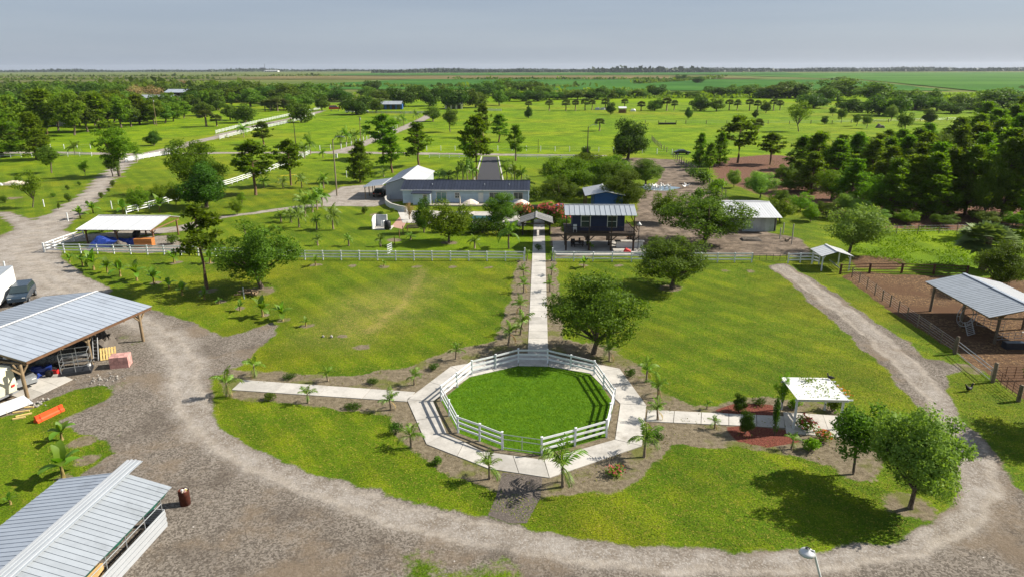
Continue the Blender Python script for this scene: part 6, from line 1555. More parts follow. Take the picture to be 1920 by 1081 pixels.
# ------------------------------------------------------------------ things in and before the pole barn
def heap(label, cat, name, x, y, w, d, h, mat, seed, rz=0.0):
    """a draped, lumpy sheet over something"""
    rng = np.random.RandomState(seed); n = 14; V, F_ = [], []
    for i in range(n + 1):
        for j in range(n + 1):
            a, b = i / n * 2 - 1, j / n * 2 - 1
            e = max(0, 1 - abs(a) ** 4) * max(0, 1 - abs(b) ** 4)
            V.append((a * w / 2, b * d / 2, h * (e ** .6) * (.72 + .28 * math.sin(a * 3 + seed) * math.cos(b * 2.5)) + .06 * h * rng.normal() * e))
    for i in range(n):
        for j in range(n):
            o_ = i * (n + 1) + j; F_.append((o_, o_ + n + 1, o_ + n + 2, o_ + 1))
    o = obj(name, mesh_of(name, V, F_, mat), None, (x, y, .005), (0, 0, rz)); tag(o, label, cat); return o
heap('brown tarpaulin draped over a tall load under the barn eave', 'tarp', 'tarp_cover', *(-39.63, 55.81), 2.0, 2.2, 2.3, BROWN_TARP, 4)
heap('dark tarpaulin draped over a load deep inside the barn', 'tarp', 'tarp_cover', *(-42.31, 58.27), 2.2, 2.0, 2.4, BLACK_PLASTIC, 6)
heap('blue tarpaulin bundle behind the barn corner post', 'tarp', 'tarp_cover', *(-42.44, 50.61), 1.6, 1.3, .9, BLUE_TARP, 7)
heap('blue tarpaulin over goods in the middle of the pavilion', 'tarp', 'tarp_cover', *(-62.76, 94.15), 5.0, 2.6, 1.5, BLUE_TARP, 3, .2)
heap('blue tarpaulin at the east side of the pavilion', 'tarp', 'tarp_cover', *(-60.02, 95.18), 2.4, 1.8, 1.2, BLUE_TARP, 5)
heap('brown sack heap on the pavilion floor', 'heap', 'sack_heap', *(-60.64, 93.28), 1.9, 1.3, 1.0, BROWN_TARP, 8)
crate = thing('orange_crate', 'long orange wooden crate under the pavilion', 'crate', (*(-57.52, 94.31), 0), R(4))
for k in range(4): beam('plank', (-1.25, -.5, .14 + k * .26), (1.25, -.5, .14 + k * .26), .05, .25, WOOD_ORANGE, crate); beam('plank', (-1.25, .5, .14 + k * .26), (1.25, .5, .14 + k * .26), .05, .25, WOOD_ORANGE, crate)
for s in (-1.25, 1.25): box('end_panel', (s, 0, .54), (.06, 1.0, 1.06), WOOD_ORANGE, crate)
box('lid', (0, 0, 1.1), (2.6, 1.1, .06), WOOD_ORANGE, crate)
mx_ = thing('cement_mixer', 'dark cement mixer drum standing under the pavilion', 'mixer', (*(-60.58, 97.12), 0), .4)
V, F_ = tube_geo([(-.1, 0, .6), (.1, 0, .8), (.35, 0, 1.15), (.55, 0, 1.45), (.62, 0, 1.6)], [.3, .52, .55, .38, .3], 12); obj('drum', mesh_of('mixer_drum', V, F_, BLACK_PLASTIC, True), mx_)
for s in (-.4, .4): beam('leg', (.1, s, 1.0), (-.3, s, 0), .06, .06, DARK_METAL, mx_); beam('leg', (.1, s, 1.0), (.5, s, 0), .06, .06, DARK_METAL, mx_)

cg = thing('wire_cage', 'tall dark wire cage on a tray before the pole barn', 'cage', (*(-39.21, 51.57), 0), R(24))
box('tray', (0, 0, .14), (2.2, 1.3, .28), DARK_METAL, cg)
for x_ in (-1.05, 0, 1.05):
    for y_ in (-.6, .6): beam('bar', (x_, y_, .2), (x_, y_, 2.0), .04, .04, STEEL, cg)
for z in (.75, 1.3, 2.0):
    for y_ in (-.6, .6): beam('bar', (-1.05, y_, z), (1.05, y_, z), .035, .035, STEEL, cg)
    for x_ in (-1.05, 1.05): beam('bar', (x_, -.6, z), (x_, .6, z), .035, .035, STEEL, cg)
ld = thing('ladder', 'short aluminium ladder leaning beside the barn post', 'ladder', (*(-39.12, 53.92), 0), R(10))
for s in (-.2, .2): beam('stile', (s, 0, 0), (s, .6, 2.0), .05, .07, TIN_WHITE, ld)
for k in range(6): beam('rung', (-.2, .1 + k * .085, .3 + k * .29), (.2, .1 + k * .085, .3 + k * .29), .03, .03, TIN_WHITE, ld)
pl = thing('wooden_pallet', 'new yellow pine pallet leaning against the brown tarpaulin', 'pallet', (*(-38.13, 54.19), 0), R(28))
for k in range(6): beam('board', (-.55 + k * .22, 0, .05), (-.55 + k * .22, .75, .92), .15, .025, WOOD_NEW, pl)
for k in range(3): beam('stringer', (-.62, .06 + k * .31, .05 + k * .38), (.62, .06 + k * .31, .05 + k * .38), .06, .09, WOOD_NEW, pl)
bp = thing('block_stack', 'stack of pink concrete blocks beside the barn', 'stack', (*(-36.25, 52.99), 0), R(16))
for i in range(4):
    for j in range(3):
        for k in range(3): box('block', (-.55 + i * .37, -.38 + j * .38, .17 + k * .335), (.36, .37, .325), PINK_BLOCK, bp)
bk = box('bucket', (*(-38.69, 52.35), .22), (.32, .32, .44), WHITE_PAINT); bk.data = unit('cyl', WHITE_PAINT); bk.location.z = 0; tag(bk, 'white bucket at the foot of the barn post', 'bucket')
rc = thing('fuel_can', 'red fuel can on the barn floor', 'can', (*(-40.86, 51.19), 0)); box('body', (0, 0, .2), (.42, .28, .4), RED_PLASTIC, rc); cyl('spout', (.12, 0, .4), .08, .14, BLACK_PLASTIC, rc)
bt = thing('boat_trailer', 'silver boat and trailer parked inside the pole barn', 'boat', (*(-40.90, 52.27), 0), R(25))
V, F_ = [], []
for i in range(7):
    a = i / 6; wd = .75 * (1 - a ** 3); 
    V += [(-2 + 4 * a, -wd, 1.0 + .15 * a), (-2 + 4 * a, 0, .55 + .3 * a ** 2), (-2 + 4 * a, wd, 1.0 + .15 * a)]
    if i: F_ += [(3 * i - 3, 3 * i - 2, 3 * i + 1, 3 * i), (3 * i - 2, 3 * i - 1, 3 * i + 2, 3 * i + 1)]
obj('hull', mesh_of('hull', V, F_, CAR_SILVER), bt); beam('trailer_beam', (-2, 0, .45), (2.6, 0, .45), .1, .1, DARK_METAL, bt)
for s in (-1, 1): obj('wheel', unit('cyl', RUBBER), bt, (-.6, s * .8, .3), (R(-90) * s, 0, 0), (.6, .6, .18))
atv = thing('quad_bike', 'dark blue quad bike under the pole barn', 'quad bike', (*(-41.70, 50.74), 0), R(30))
obj('body', mesh_of('atv_body', *join_geo([box_geo((0, 0, .62), (1.5, .5, .26)), box_geo((-.3, 0, .82), (.7, .36, .16)), box_geo((.55, 0, .8), (.4, .7, .08)), box_geo((-.6, 0, .8), (.4, .7, .08))]), BLUE_TARP), atv)
for a in (-.55, .55):
    for s in (-1, 1): obj('wheel', unit('cyl', RUBBER), atv, (a, s * .35, .3), (R(-90) * s, 0, 0), (.6, .6, .24))
beam('handlebar', (.35, -.4, 1.05), (.35, .4, 1.05), .04, .04, DARK_METAL, atv)

ob = thing('orange_barrier', 'orange plastic road barrier lying on the grass', 'barrier', (*(-36.27, 43.90), 0), math.atan2(1.81, .6))
V = [(-.22, 0), (.22, 0), (.2, .16), (.1, .24), (.08, .5), (-.08, .5), (-.1, .24), (-.2, .16)]
def prism(name, prof, x0, x1, mat, parent):
    n = len(prof); v = [(x0, y, z) for y, z in prof] + [(x1, y, z) for y, z in prof]
    return obj(name, mesh_of(name, v, [tuple(range(n))[::-1], tuple(range(n, 2 * n))] + [(i, (i + 1) % n, n + (i + 1) % n, n + i) for i in range(n)], mat), parent)
V2_ = [(y * 1.1, z) for y, z in V]
prism('body', V, -.72, .72, ORANGE_PLASTIC, ob); prism('end_block', V2_, .76, 1.05, ORANGE_PLASTIC, ob); prism('end_block', V2_, -1.05, -.76, ORANGE_PLASTIC, ob)
for s in (-.74, .74): box('groove', (s, 0, .2), (.05, .3, .38), RED_PLASTIC, ob)
sp_ = thing('roof_sheets', 'stack of white corrugated roof sheets on the ground at the picture edge', 'sheets', (*(-39.92, 44.77), 0), R(62))
for k in range(7): beam('rib', (-2.6, -.55 + k * .18, .22 + k * .045), (1.3, -.55 + k * .18, .22 + k * .045), .05, .05, TIN_WHITE, sp_)
prism('sheet', [(-.65, .16), (.65, .48), (.65, .52), (-.65, .20)], -2.6, 1.3, TIN_WHITE, sp_)
for k in range(3): box('support', (-2 + k * 1.5, 0, .12), (.1, 1.2, .24), WOOD, sp_)
for i, (u, a) in enumerate((((-38.86, 44.47), 20), ((-38.30, 43.99), 35), ((-38.87, 45.15), 10), ((-38.30, 43.50), 28))):
    b_ = box('plank', (*u, .05), (1.1 - .1 * i, .14, .09), WOOD_NEW, None, R(a)); b_.name = 'loose_plank'; tag(b_, ['first loose plank beside the white roof sheets', 'second loose plank beside the white roof sheets', 'upper loose plank near the stone pile', 'lowest loose plank by the roof sheets'][i], 'plank')
def stones(label, cat, name, pts, size, seed, group=None):
    """a pile of separate stones"""
    rng = np.random.RandomState(seed); t = thing(name, label, cat, (*pts[0], 0), 0, group)
    bm = bmesh.new(); bmesh.ops.create_icosphere(bm, subdivisions=1, radius=.5)
    for v in bm.verts: v.co *= 1 + rng.uniform(-.25, .15)
    me = bpy.data.meshes.new('stone'); bm.to_mesh(me); bm.free(); me.materials.append(STONE)
    for p in pts[1:]:
        s = size * rng.uniform(.5, 1.2); obj('stone', me, t, (p[0] - pts[0][0], p[1] - pts[0][1], s * .28), (rng.uniform(0, 3), rng.uniform(0, 3), rng.uniform(0, 3)), (s, s * .8, s * .7))
_rs = np.random.RandomState(2)
def around(c, rx, ry, n): return [c] + [(c[0] + _rs.normal(0, rx), c[1] + _rs.normal(0, ry)) for _ in range(n)]
stones('scatter of pale broken stones beside the barn floor slab', 'stones', 'stone_pile', around((-38.50, 45.68), .5, .35, 24), .26, 3)
stones('scatter of grey rubble before the pink block stack', 'stones', 'rubble', around((-36.02, 50.12), .9, .5, 34), .2, 5)
stones('pair of pale stones alone on the west lawn', 'stones', 'stone_pile', around((-20.53, 60.24), .25, .1, 3), .4, 6)
lp = thing('log_pile', 'heap of cut logs at the foot of the broad oak', 'logs', (*(-32.95, 72.68), 0))
for k in range(16):
    a = _rs.uniform(0, 3.1); c = (_rs.normal(0, .7), _rs.normal(0, .45), .16 + .2 * _rs.uniform(0, 1.6)); d = (math.cos(a) * .35, math.sin(a) * .35, _rs.uniform(-.06, .06))
    beam('log', (c[0] - d[0], c[1] - d[1], c[2] - d[2]), (c[0] + d[0], c[1] + d[1], c[2] + d[2]), .22, .22, WOOD, lp, 'cyl')
pst = cyl('stake', (*(-33.06, 71.16), -.05), .12, 1.4, TIN_PALE); tag(pst, 'pale stake leaning by the log pile', 'stake')
dm = thing('burn_barrel', 'rusty barrel full of rubbish on the gravel yard', 'barrel', (*(-20.83, 33.76), 0))
V, F_ = tube_geo([(0, 0, 0), (0, 0, .3), (0, 0, .31), (0, 0, .62), (0, 0, .63), (0, 0, .95)], [.3, .3, .315, .3, .315, .3], 18); F_.append(tuple(range(18))[::-1])
obj('drum', mesh_of('drum', V, F_, RUST, True), dm)
for k in range(9): box('rubbish', (_rs.uniform(-.17, .17), _rs.uniform(-.17, .17), .86 + _rs.uniform(0, .12)), (.16, .12, .1), [FABRIC, WHITE_PAINT, WOOD_NEW, PINK_BLOCK][k % 4], dm, rot=(k, k * .7, k * 1.3))

# ------------------------------------------------------------------ poles and lamps
def pole(label, x, y, h, mat, arm=False, cross=False, name='utility_pole', d=.26):
    t = thing(name, label, 'pole', (x, y, 0))
    V, F_ = tube_geo([(0, 0, -.1), (0, 0, h * .5), (0, 0, h)], [d * .6, d * .5, d * .38], 8); obj('shaft', mesh_of('pole_shaft', V, F_, mat, True), t)
    if arm:
        V, F_ = tube_geo([(0, 0, h - .3), (.5, 0, h + .3), (1.3, 0, h + .6), (1.9, 0, h + .6)], [.05] * 4, 6); obj('arm', mesh_of('pole_arm', V, F_, STEEL, True), t)
        obj('lamp_head', mesh_of('lamp_head', *box_geo((2.1, 0, h + .55), (.6, .26, .16)), STEEL), t)
    if cross: beam('crossarm', (-.9, 0, h - .4), (.9, 0, h - .4), .1, .12, mat, t); cyl('transformer', (.25, 0, h - 1.6), .4, .8, TIN_PALE, t)
    return t
pole('tall concrete light pole with a curved arm beside the driveway', *(-41.20, 135.88), 11.2, GREY_POST, True, name='light_pole')
pole('wooden utility pole beside the shell lane', *(-62.34, 238.34), 9.2, WOOD, False, True)
pole('wooden utility pole in the pasture west of the light pole', *(-80.43, 224.60), 8, WOOD_DARK, True)
pole('short wooden pole with a bracket behind the dark grove', *(12.82, 191.32), 9.2, WOOD_DARK, True, name='light_pole')
pole('thin bare pole in the grass right of the entrance', *(-0.84, 209.78), 4.2, WOOD_DARK, d=.14)
pole('utility pole standing before the olive woodland', *(-174.64, 311.13), 12, WOOD, False, True)
def garden_lamp(label, x, y, h):
    t = thing('garden_lamp', label, 'lamp', (x, y, 0)); cyl('shaft', (0, 0, 0), .1, h, DARK_METAL, t)
    V, F_ = tube_geo([(0, 0, h), (0, 0, h + .02), (0, 0, h + .28), (0, 0, h + .45)], [.05, .38, .14, .03], 12); obj('shade', mesh_of('lamp_shade', V, F_, WHITE_PAINT, True), t)
garden_lamp('black garden lamp post with white bell shade beside the stilt house', *(13.86, 94.39), 3.55)
lt = thing('yard_lamp', 'white dish lamp on a pale pole at the bottom edge of the picture', 'lamp', (13.2, 23.4, 0))
beam('shaft', (0, 0, 0), (-1.72, .75, 5.42), .1, .1, TIN_WHITE, lt, 'cyl')
V, F_ = tube_geo([(0, 0, 0), (0, 0, .03), (0, 0, .16), (0, 0, .2), (0, 0, .3)], [.06, .34, .26, .12, .1], 14); obj('shade', mesh_of('lamp_shade', V, F_, TIN_WHITE, True), lt, (-1.95, .8, 5.2))
beam('bracket', (-1.72, .75, 5.4), (-1.95, .8, 5.45), .05, .05, STEEL, lt)
fl = thing('barn_lamp', 'white floodlight on the corner of the pole barn', 'lamp', (-42.42, 48.08) + (2.75,), 0); 
V, F_ = tube_geo([(0, 0, 0), (.1, 0, .05), (.3, 0, .12), (.42, 0, .14)], [.05, .12, .2, .2], 10); obj('shade', mesh_of('flood', V, F_, WHITE_PAINT, True), fl); beam('bracket', (0, 0, 0), (-1.2, .3, .05), .05, .05, STEEL, fl)
gl = thing('goal_frame', 'yellow pipe goal frame on the back lawn', 'goal', (*(-57.94, 148.74), 0))
pa, pb = np.array((-54.91, 151.77)) - np.array((-57.94, 148.74)), None
beam('post', (0, 0, 0), (0, 0, 1.9), .09, .09, YELLOW_PIPE, gl, 'cyl'); beam('post', (*pa, 0), (*pa, 1.9), .09, .09, YELLOW_PIPE, gl, 'cyl'); beam('crossbar', (0, 0, 1.9), (*pa, 1.9), .09, .09, YELLOW_PIPE, gl, 'cyl')
for u, hh, lab in (((-92.89, 122.69), 1.4, 'white marker post on the lawn inside the road bend'), ((-79.95, 110.42), 1.5, 'white marker post beside the road bend banana plants'), ((-78.87, 121.05), 1.5, 'yellowish marker post behind the pavilion'), ((-45.83, 159.89), 1.6, 'white marker post on the back lawn'), ((-68.84, 81.74), 1.1, 'white stub post at the western road edge')):
    c = obj('marker_post', unit('post', WHITE_VINYL), None, (*u, 0), (0, 0, 0), (.13, .13, hh)); tag(c, lab, 'post')
c = beam('pipe_length', (*(-68.66, 80.05), .1), (*(-69.07, 82.97), .1), .16, .16, WHITE_VINYL, None, 'cyl'); tag(c, 'white pipe lying on the grass at the western edge', 'pipe')
c = obj('service_box', unit('box', WHITE_PAINT), None, (*(-58.97, 196.97), .6), (0, 0, 0), (.6, .4, 1.2)); tag(c, 'white service box beside the light pole at the cross road', 'box')

# ------------------------------------------------------------------ garden things round the house
pe = thing('pump_enclosure', 'roofless white walled pump enclosure on the garden lawn', 'enclosure', (*(-25.33, 106.01), 0))
box('floor', (0, .9, .06), (3.0, 2.6, .12), CONCRETE, pe)
V = [(-1.5, -.4, .1), (-1.5, 2.1, .1), (-1.5, 2.1, 2.0), (-1.5, .4, 2.0), (-1.5, -.4, 1.4)]; V += [(x + .15, y, z) for x, y, z in V]
obj('wall', mesh_of('pump_wall', V, [(0, 1, 2, 3, 4)[::-1], (5, 6, 7, 8, 9)] + [(i, (i + 1) % 5, 5 + (i + 1) % 5, 5 + i) for i in range(5)], WHITE_PAINT), pe)
box('wall', (-.55, 2.1, 1.0), (1.9, .15, 1.9), GARAGE_WALL, pe); box('wall_edge', (.42, 2.05, 1.0), (.12, .3, 1.95), WHITE_PAINT, pe)
V, F_ = tube_geo([(0, 0, 0), (0, 0, .1), (0, 0, .9), (0, 0, 1.1)], [.3, .36, .36, .2], 12); obj('tank', mesh_of('pump_tank', V, F_, TIN_WHITE, True), pe, (0, 1.2, .12))
wt_ = thing('water_tank', 'black barrel tank beside the pump enclosure', 'tank', (*(-24.39, 106.04), 0)); V, F_ = tube_geo([(0, 0, 0), (0, 0, .05), (0, 0, 1.25), (0, 0, 1.4), (0, 0, 1.42)], [.5, .55, .55, .4, .05], 16); obj('shell', mesh_of('tank', V, F_, BLACK_PLASTIC, True), wt_)
for k, (u, h_, lab) in enumerate((((-21.36, 100.35), 1.3, 'first dark garden post by the brick path'), ((-21.20, 102.45), 1.4, 'second dark garden post by the brick path'), ((-21.01, 105.01), 1.5, 'third dark garden post by the brick path'), ((-21.28, 96.39), 1.2, 'dark garden post nearest the lattice gate'))):
    c = cyl('garden_post', (*u, -.02), .12, h_, WOOD_BROWN); tag(c, lab, 'post')
bpth = [(-24.28, 107.98), (-21.99, 106.11), (-22.86, 117.83), (-24.36, 118.71)]
sheet('brick_path', bpth, .015, M('pink_brick', (.36, .22, .17), .9, 0, .25, 5.0, .2, .01), 'pinkish brick path leading up to the patio')
tl = thing('trellis', 'dark slanted timber trellis at the patio stairs', 'trellis', (*(-21.71, 106.89), 0))
for k in range(8): beam('slat', (k * .28, -.3 + k * .05, 0), (1.6 + k * .28, 2.6 + k * .1, 1.3), .07, .07, WOOD_DARK, tl)
for z in (0.02, 1.25): beam('rail', (0 if z < 1 else 1.6, -.3 if z < 1 else 2.6, z + .05), (2.2 if z < 1 else 3.6, .1 if z < 1 else 3.2, z + .05), .1, .1, WOOD_DARK, tl)
cw = thing('curved_wall', 'low white curved block wall at the corner of the house', 'wall', (*(-26.90, 126.09), 0))
arc = [(-23.87, 119.67), (-25.59, 121.07), (-27.36, 123.00), (-28.92, 126.03), (-29.82, 129.24), (-29.91, 132.05), (-29.22, 133.81)]
for i, (a, b) in enumerate(zip(arc, arc[1:])):
    a_, b_ = np.array(a) - np.array((-26.90, 126.09)), np.array(b) - np.array((-26.90, 126.09)); beam('wall_block', (*a_, .45), (*(a_ + (b_ - a_) * .99), .45), .25, .9, WHITE_PAINT, cw); beam('cap', (*a_, .94), (*(a_ + (b_ - a_) * .99), .94), .34, .08, CONCRETE, cw)
def umbrella(label, x, y, r, h, mat, closed=False):
    t = thing('patio_umbrella', label, 'umbrella', (x, y, .05)); cyl('pole', (0, 0, 0), .06, h + .1, WOOD, t)
    n = 8; rr = .14 if closed else r; zz = h * .35 if closed else h - .55
    V = [(0, 0, h + .12)] + [(rr * .55 * math.cos(k * 6.283 / n), rr * .55 * math.sin(k * 6.283 / n), (h + zz) / 2 + .1) for k in range(n)] + [(rr * math.cos(k * 6.283 / n), rr * math.sin(k * 6.283 / n), zz) for k in range(n)]
    V += [(rr * 1.0 * math.cos(k * 6.283 / n), rr * math.sin(k * 6.283 / n), zz - .14) for k in range(n)]
    for k in range(n):
        q = (k + 1) % n
        obj('canopy_panel', mesh_of('canopy', [V[0], V[1 + k], V[1 + q], V[9 + k], V[9 + q], V[17 + k], V[17 + q]], [(0, 1, 2), (1, 3, 4, 2), (3, 5, 6, 4)], mat), t)
    return t
umbrella('open cream patio umbrella before the house doors', *(-12.31, 119.06), 1.45, 2.4, FABRIC)
umbrella('open pinkish white patio umbrella near the house corner', *(-3.29, 118.39), 1.45, 2.5, FABRIC)
umbrella('folded patio umbrella beside the small window', *(-14.64, 122.85), 1.5, 2.6, FABRIC, True)
tb = thing('patio_table', 'dark table with chairs on the patio', 'table', (*(-13.89, 120.43), 0)); cyl('top', (0, 0, .72), 1.2, .05, DARK_METAL, tb); cyl('leg', (0, 0, 0), .1, .72, DARK_METAL, tb)
sheet('swimming_pool', [(-13.53, 117.18), (-6.76, 116.47), (-6.69, 112.14), (-13.22, 112.79)], .06, M('pool_water', (.015, .075, .085), .08, 0, .15, 1.0, .8), 'narrow teal swimming pool on the patio')
rail_fence('dark railing along the patio edge above the garden', [(-12.90, 109.91), (-6.33, 108.91)], 1.6, 1.1, (.2, .6, 1.0), WOOD_DARK, 'patio_railing', .1, .07)
gz = thing('gazebo', 'blue fabric gazebo behind the pink oleander', 'gazebo', (*(3.51, 113.28), 0))
V = [(0, 0, 3.0), (-2.4, -1.7, 2.1), (2.4, -1.7, 2.1), (2.4, 1.7, 2.1), (-2.4, 1.7, 2.1)]; V2 = [(x, y, 1.85) for x, y, z in V[1:]]
obj('canopy', mesh_of('canopy', V + V2, [(0, 1, 2), (0, 2, 3), (0, 3, 4), (0, 4, 1), (1, 5, 6, 2), (2, 6, 7, 3), (3, 7, 8, 4), (4, 8, 5, 1)], NAVY_FABRIC), gz)
for sx in (-2.3, 2.3):
    for sy in (-1.6, 1.6): box('post', (sx, sy, .95), (.1, .1, 1.9), DARK_METAL, gz)
bar = thing('garden_arbour', 'dark flat topped arbour beside the blue gazebo', 'arbour', (*(-0.27, 114.03), 0))
for sx in (-1.3, 1.3):
    for sy in (-1, 1): box('post', (sx, sy, 1.1), (.14, .14, 2.2), WOOD_DARK, bar)
for k in range(7): beam('slat', (-1.5, -1.1 + k * .37, 2.28), (1.5, -1.1 + k * .37, 2.28), .1, .1, WOOD_DARK, bar)
# under the stilt house
tt = thing('picnic_table', 'dark picnic table with benches under the stilt house', 'table', (*(5.35, 95.95), 0)); box('top', (0, 0, .75), (1.9, .8, .06), WOOD_DARK, tt)
for s in (-.75, .75): box('leg', (s, 0, .37), (.1, .7, .74), WOOD_DARK, tt)
for s in (-.75, .75): box('bench', (0, s, .45), (1.9, .28, .05), WOOD_DARK, tt)
for k, (u, lab) in enumerate((((4.72, 95.63), 'dark armchair under the west end of the stilt house'), ((5.98, 96.29), 'second dark armchair under the stilt house'))):
    ch = thing('garden_chair', lab, 'chair', (*u, 0), k * 1.2)
    box('seat', (0, 0, .45), (.6, .6, .08), BLACK_PLASTIC, ch); box('backrest', (0, .3, .8), (.6, .08, .7), BLACK_PLASTIC, ch)
    for sx in (-.26, .26):
        for sy in (-.26, .26): box('leg', (sx, sy, .2), (.05, .05, .42), BLACK_PLASTIC, ch)
wc = thing('deck_chair', 'white plastic chair on the stilt house deck', 'chair', (4.9, 94.15, 2.56)); box('seat', (0, 0, .42), (.5, .5, .05), WHITE_PAINT, wc); box('backrest', (0, .25, .72), (.5, .05, .6), WHITE_PAINT, wc)
for sx in (-.22, .22):
    for sy in (-.22, .22): box('leg', (sx, sy, .2), (.05, .05, .4), WHITE_PAINT, wc)
ct = thing('outdoor_counter', 'grey topped outdoor counter beside the stilt house', 'counter', (*(12.80, 95.57), 0)); box('top', (0, 0, .95), (4.2, 1.0, .08), CONCRETE, ct); box('cabinet', (0, .1, .45), (3.8, .7, .9), WHITE_PAINT, ct)
rb = heap('red and orange cushion heap on the paving before the stilt house', 'cushions', 'cushion_heap', *(12.15, 92.58), 1.1, .8, .7, RED_PLASTIC, 9)

# ------------------------------------------------------------------ duck pond
pd_ = (25.34, 146.64); pp = []
for k in range(28):
    a = k * 6.283 / 28; r_ = 1 + .12 * math.sin(3 * a) + .06 * math.sin(5 * a + 1); pp.append((pd_[0] + 4.2 * r_ * math.cos(a), pd_[1] + 3.0 * r_ * math.sin(a)))
sheet('duck_pond', pp, .02, WATER, 'small sky reflecting duck pond on the dirt yard')
FEATHER_W = M('white_feathers', (.78, .76, .72), .8, 0, .08, 8.0); FEATHER_B = M('dark_feathers', (.02, .018, .02), .6, 0, .3, 8.0); BEAK = M('beak', (.65, .28, .04), .5, 0, .1, 5.0)
def bird(label, x, y, rz, mat, s=1.0, name='duck', cat='duck', group=None, z=0.0, legs=True, tail=.25, up=.0):
    """one continuous lofted body from tail over the back and neck to the head"""
    t = thing(name, label, cat, (x, y, z), rz, group, (s, s, s))
    V, F_ = tube_geo([(-.42 - tail * .3, 0, .34 + tail), (-.3, 0, .30 + tail * .4), (-.1, 0, .26), (.12, 0, .27), (.24, 0, .36), (.28, 0, .5 + up), (.31, 0, .6 + up), (.38, 0, .63 + up), (.43, 0, .61 + up)], [.02, .1, .17, .16, .1, .06, .075, .06, .02], 9)
    obj('body', mesh_of('bird_body', V, F_, mat, True), t)
    V, F_ = tube_geo([(.42, 0, .61 + up), (.52, 0, .59 + up)], [.03, .008], 5); obj('beak', mesh_of('beak', V, F_, BEAK), t)
    if legs:
        for sy in (-.07, .07): beam('leg', (0, sy, 0), (0, sy, .18), .03, .03, BEAK, t)
    return t
for k, (u, v_) in enumerate(((-2.6, .3), (-1.9, -.5), (-1.1, .6), (-.2, -.3), (.4, .7), (1.2, .1), (2.0, -.6), (5.2, -.2), (5.9, .8), (-.9, -1.1))):
    bird('white duck standing at the small pond', pd_[0] + u, pd_[1] + v_, k * 1.9, FEATHER_W, 1.5, 'duck', 'duck', 'white ducks at the pond', .02)
bird('black rooster on the grass beside the steel pipe gate', *(34.14, 50.59), R(20), FEATHER_B, .95, 'rooster', 'bird', None, 0, True, .45, .05)
bird('black bird perched on the pergola roof edge', 21.6, 47.05, R(150), FEATHER_B, .7, 'crow', 'bird', None, PZ + .3, True, .0)

# ------------------------------------------------------------------ cattle pen fittings
rf_ = thing('ring_feeder', 'grey round bale feeder standing on edge under the cattle shelter', 'feeder', (*(42.15, 65.12), 0), R(15))
for rr in (1.15, .78):
    V, F_ = [], []; pts_ = [(rr * math.cos(k * 6.283 / 20), 0, 1.2 + rr * math.sin(k * 6.283 / 20)) for k in range(21)]; V, F_ = tube_geo(pts_, [.04] * 21, 5); obj('hoop', mesh_of('hoop', V, F_, STEEL), rf_)
for k in range(10): a = k * .6283; beam('spoke', (.78 * math.cos(a), 0, 1.2 + .78 * math.sin(a)), (1.15 * math.cos(a), 0, 1.2 + 1.15 * math.sin(a)), .04, .04, STEEL, rf_)
pl2 = thing('grey_pallet', 'weathered grey pallet leaning on the bale feeder', 'pallet', (*(41.53, 62.82), 0), R(30))
for k in range(8): beam('board', (-.6, .05 + k * .07, .08 + k * .16), (.6, .05 + k * .07, .08 + k * .16), .1, .025, STEEL, pl2)
for s in (-.55, .55): beam('stringer', (s, .08, .05), (s, .6, 1.25), .06, .06, STEEL, pl2)
gate('grey pipe panel inside the cattle pen below the shelter', (42.71, 61.25), (46.05, 61.89), 1.0, (.2, .5, .8), STEEL, 5, .045, 'cattle_hurdle')
gate('second grey pipe panel inside the cattle pen', (43.31, 65.16), (45.02, 63.78), 1.1, (.2, .5, .8, 1.1), STEEL, 4, .045, 'cattle_hurdle')
tk = thing('drinking_trough', 'dark drinking trough in the pen shade', 'trough', (*(43.44, 59.73), 0)); box('basin', (0, 0, .3), (1.8, .7, .6), DARK_METAL, tk); box('water', (0, 0, .605), (1.6, .5, .02), WATER, tk)
for u, lab in (((35.96, 101.42), 'first pale post of the broken pen beside the tin shed'), ((37.60, 104.95), 'second pale post of the broken pen beside the tin shed'), ((36.59, 98.18), 'thick pale post of the broken pen beside the tin shed'), ((38.84, 104.27), 'last pale post of the broken pen beside the tin shed')):
    c = cyl('pen_post', (*u, -.02), .18, 1.7, TIN_OLD); tag(c, lab, 'post')
br = thing('dead_branches', 'fallen grey branches on the dirt by the tin shed', 'branches', (*(36.55, 100.11), 0))
for k in range(7):
    a = _rs.uniform(0, 6.28); p1 = (math.cos(a) * 1.2, math.sin(a) * 1.0, .35); V, F_ = tube_geo([(_rs.normal(0, .3), _rs.normal(0, .3), .05), (p1[0] * .5, p1[1] * .5, .5), p1], [.06, .05, .015], 5); obj('branch', mesh_of('branch', V, F_, GREY_POST), br)
heap('low heap of dark soil before the tin shed', 'heap', 'soil_heap', *(31.46, 100.62), 3.0, 1.8, .5, M('heap_soil', (.10, .085, .07), .95, 0, .3, 3.0), 12)
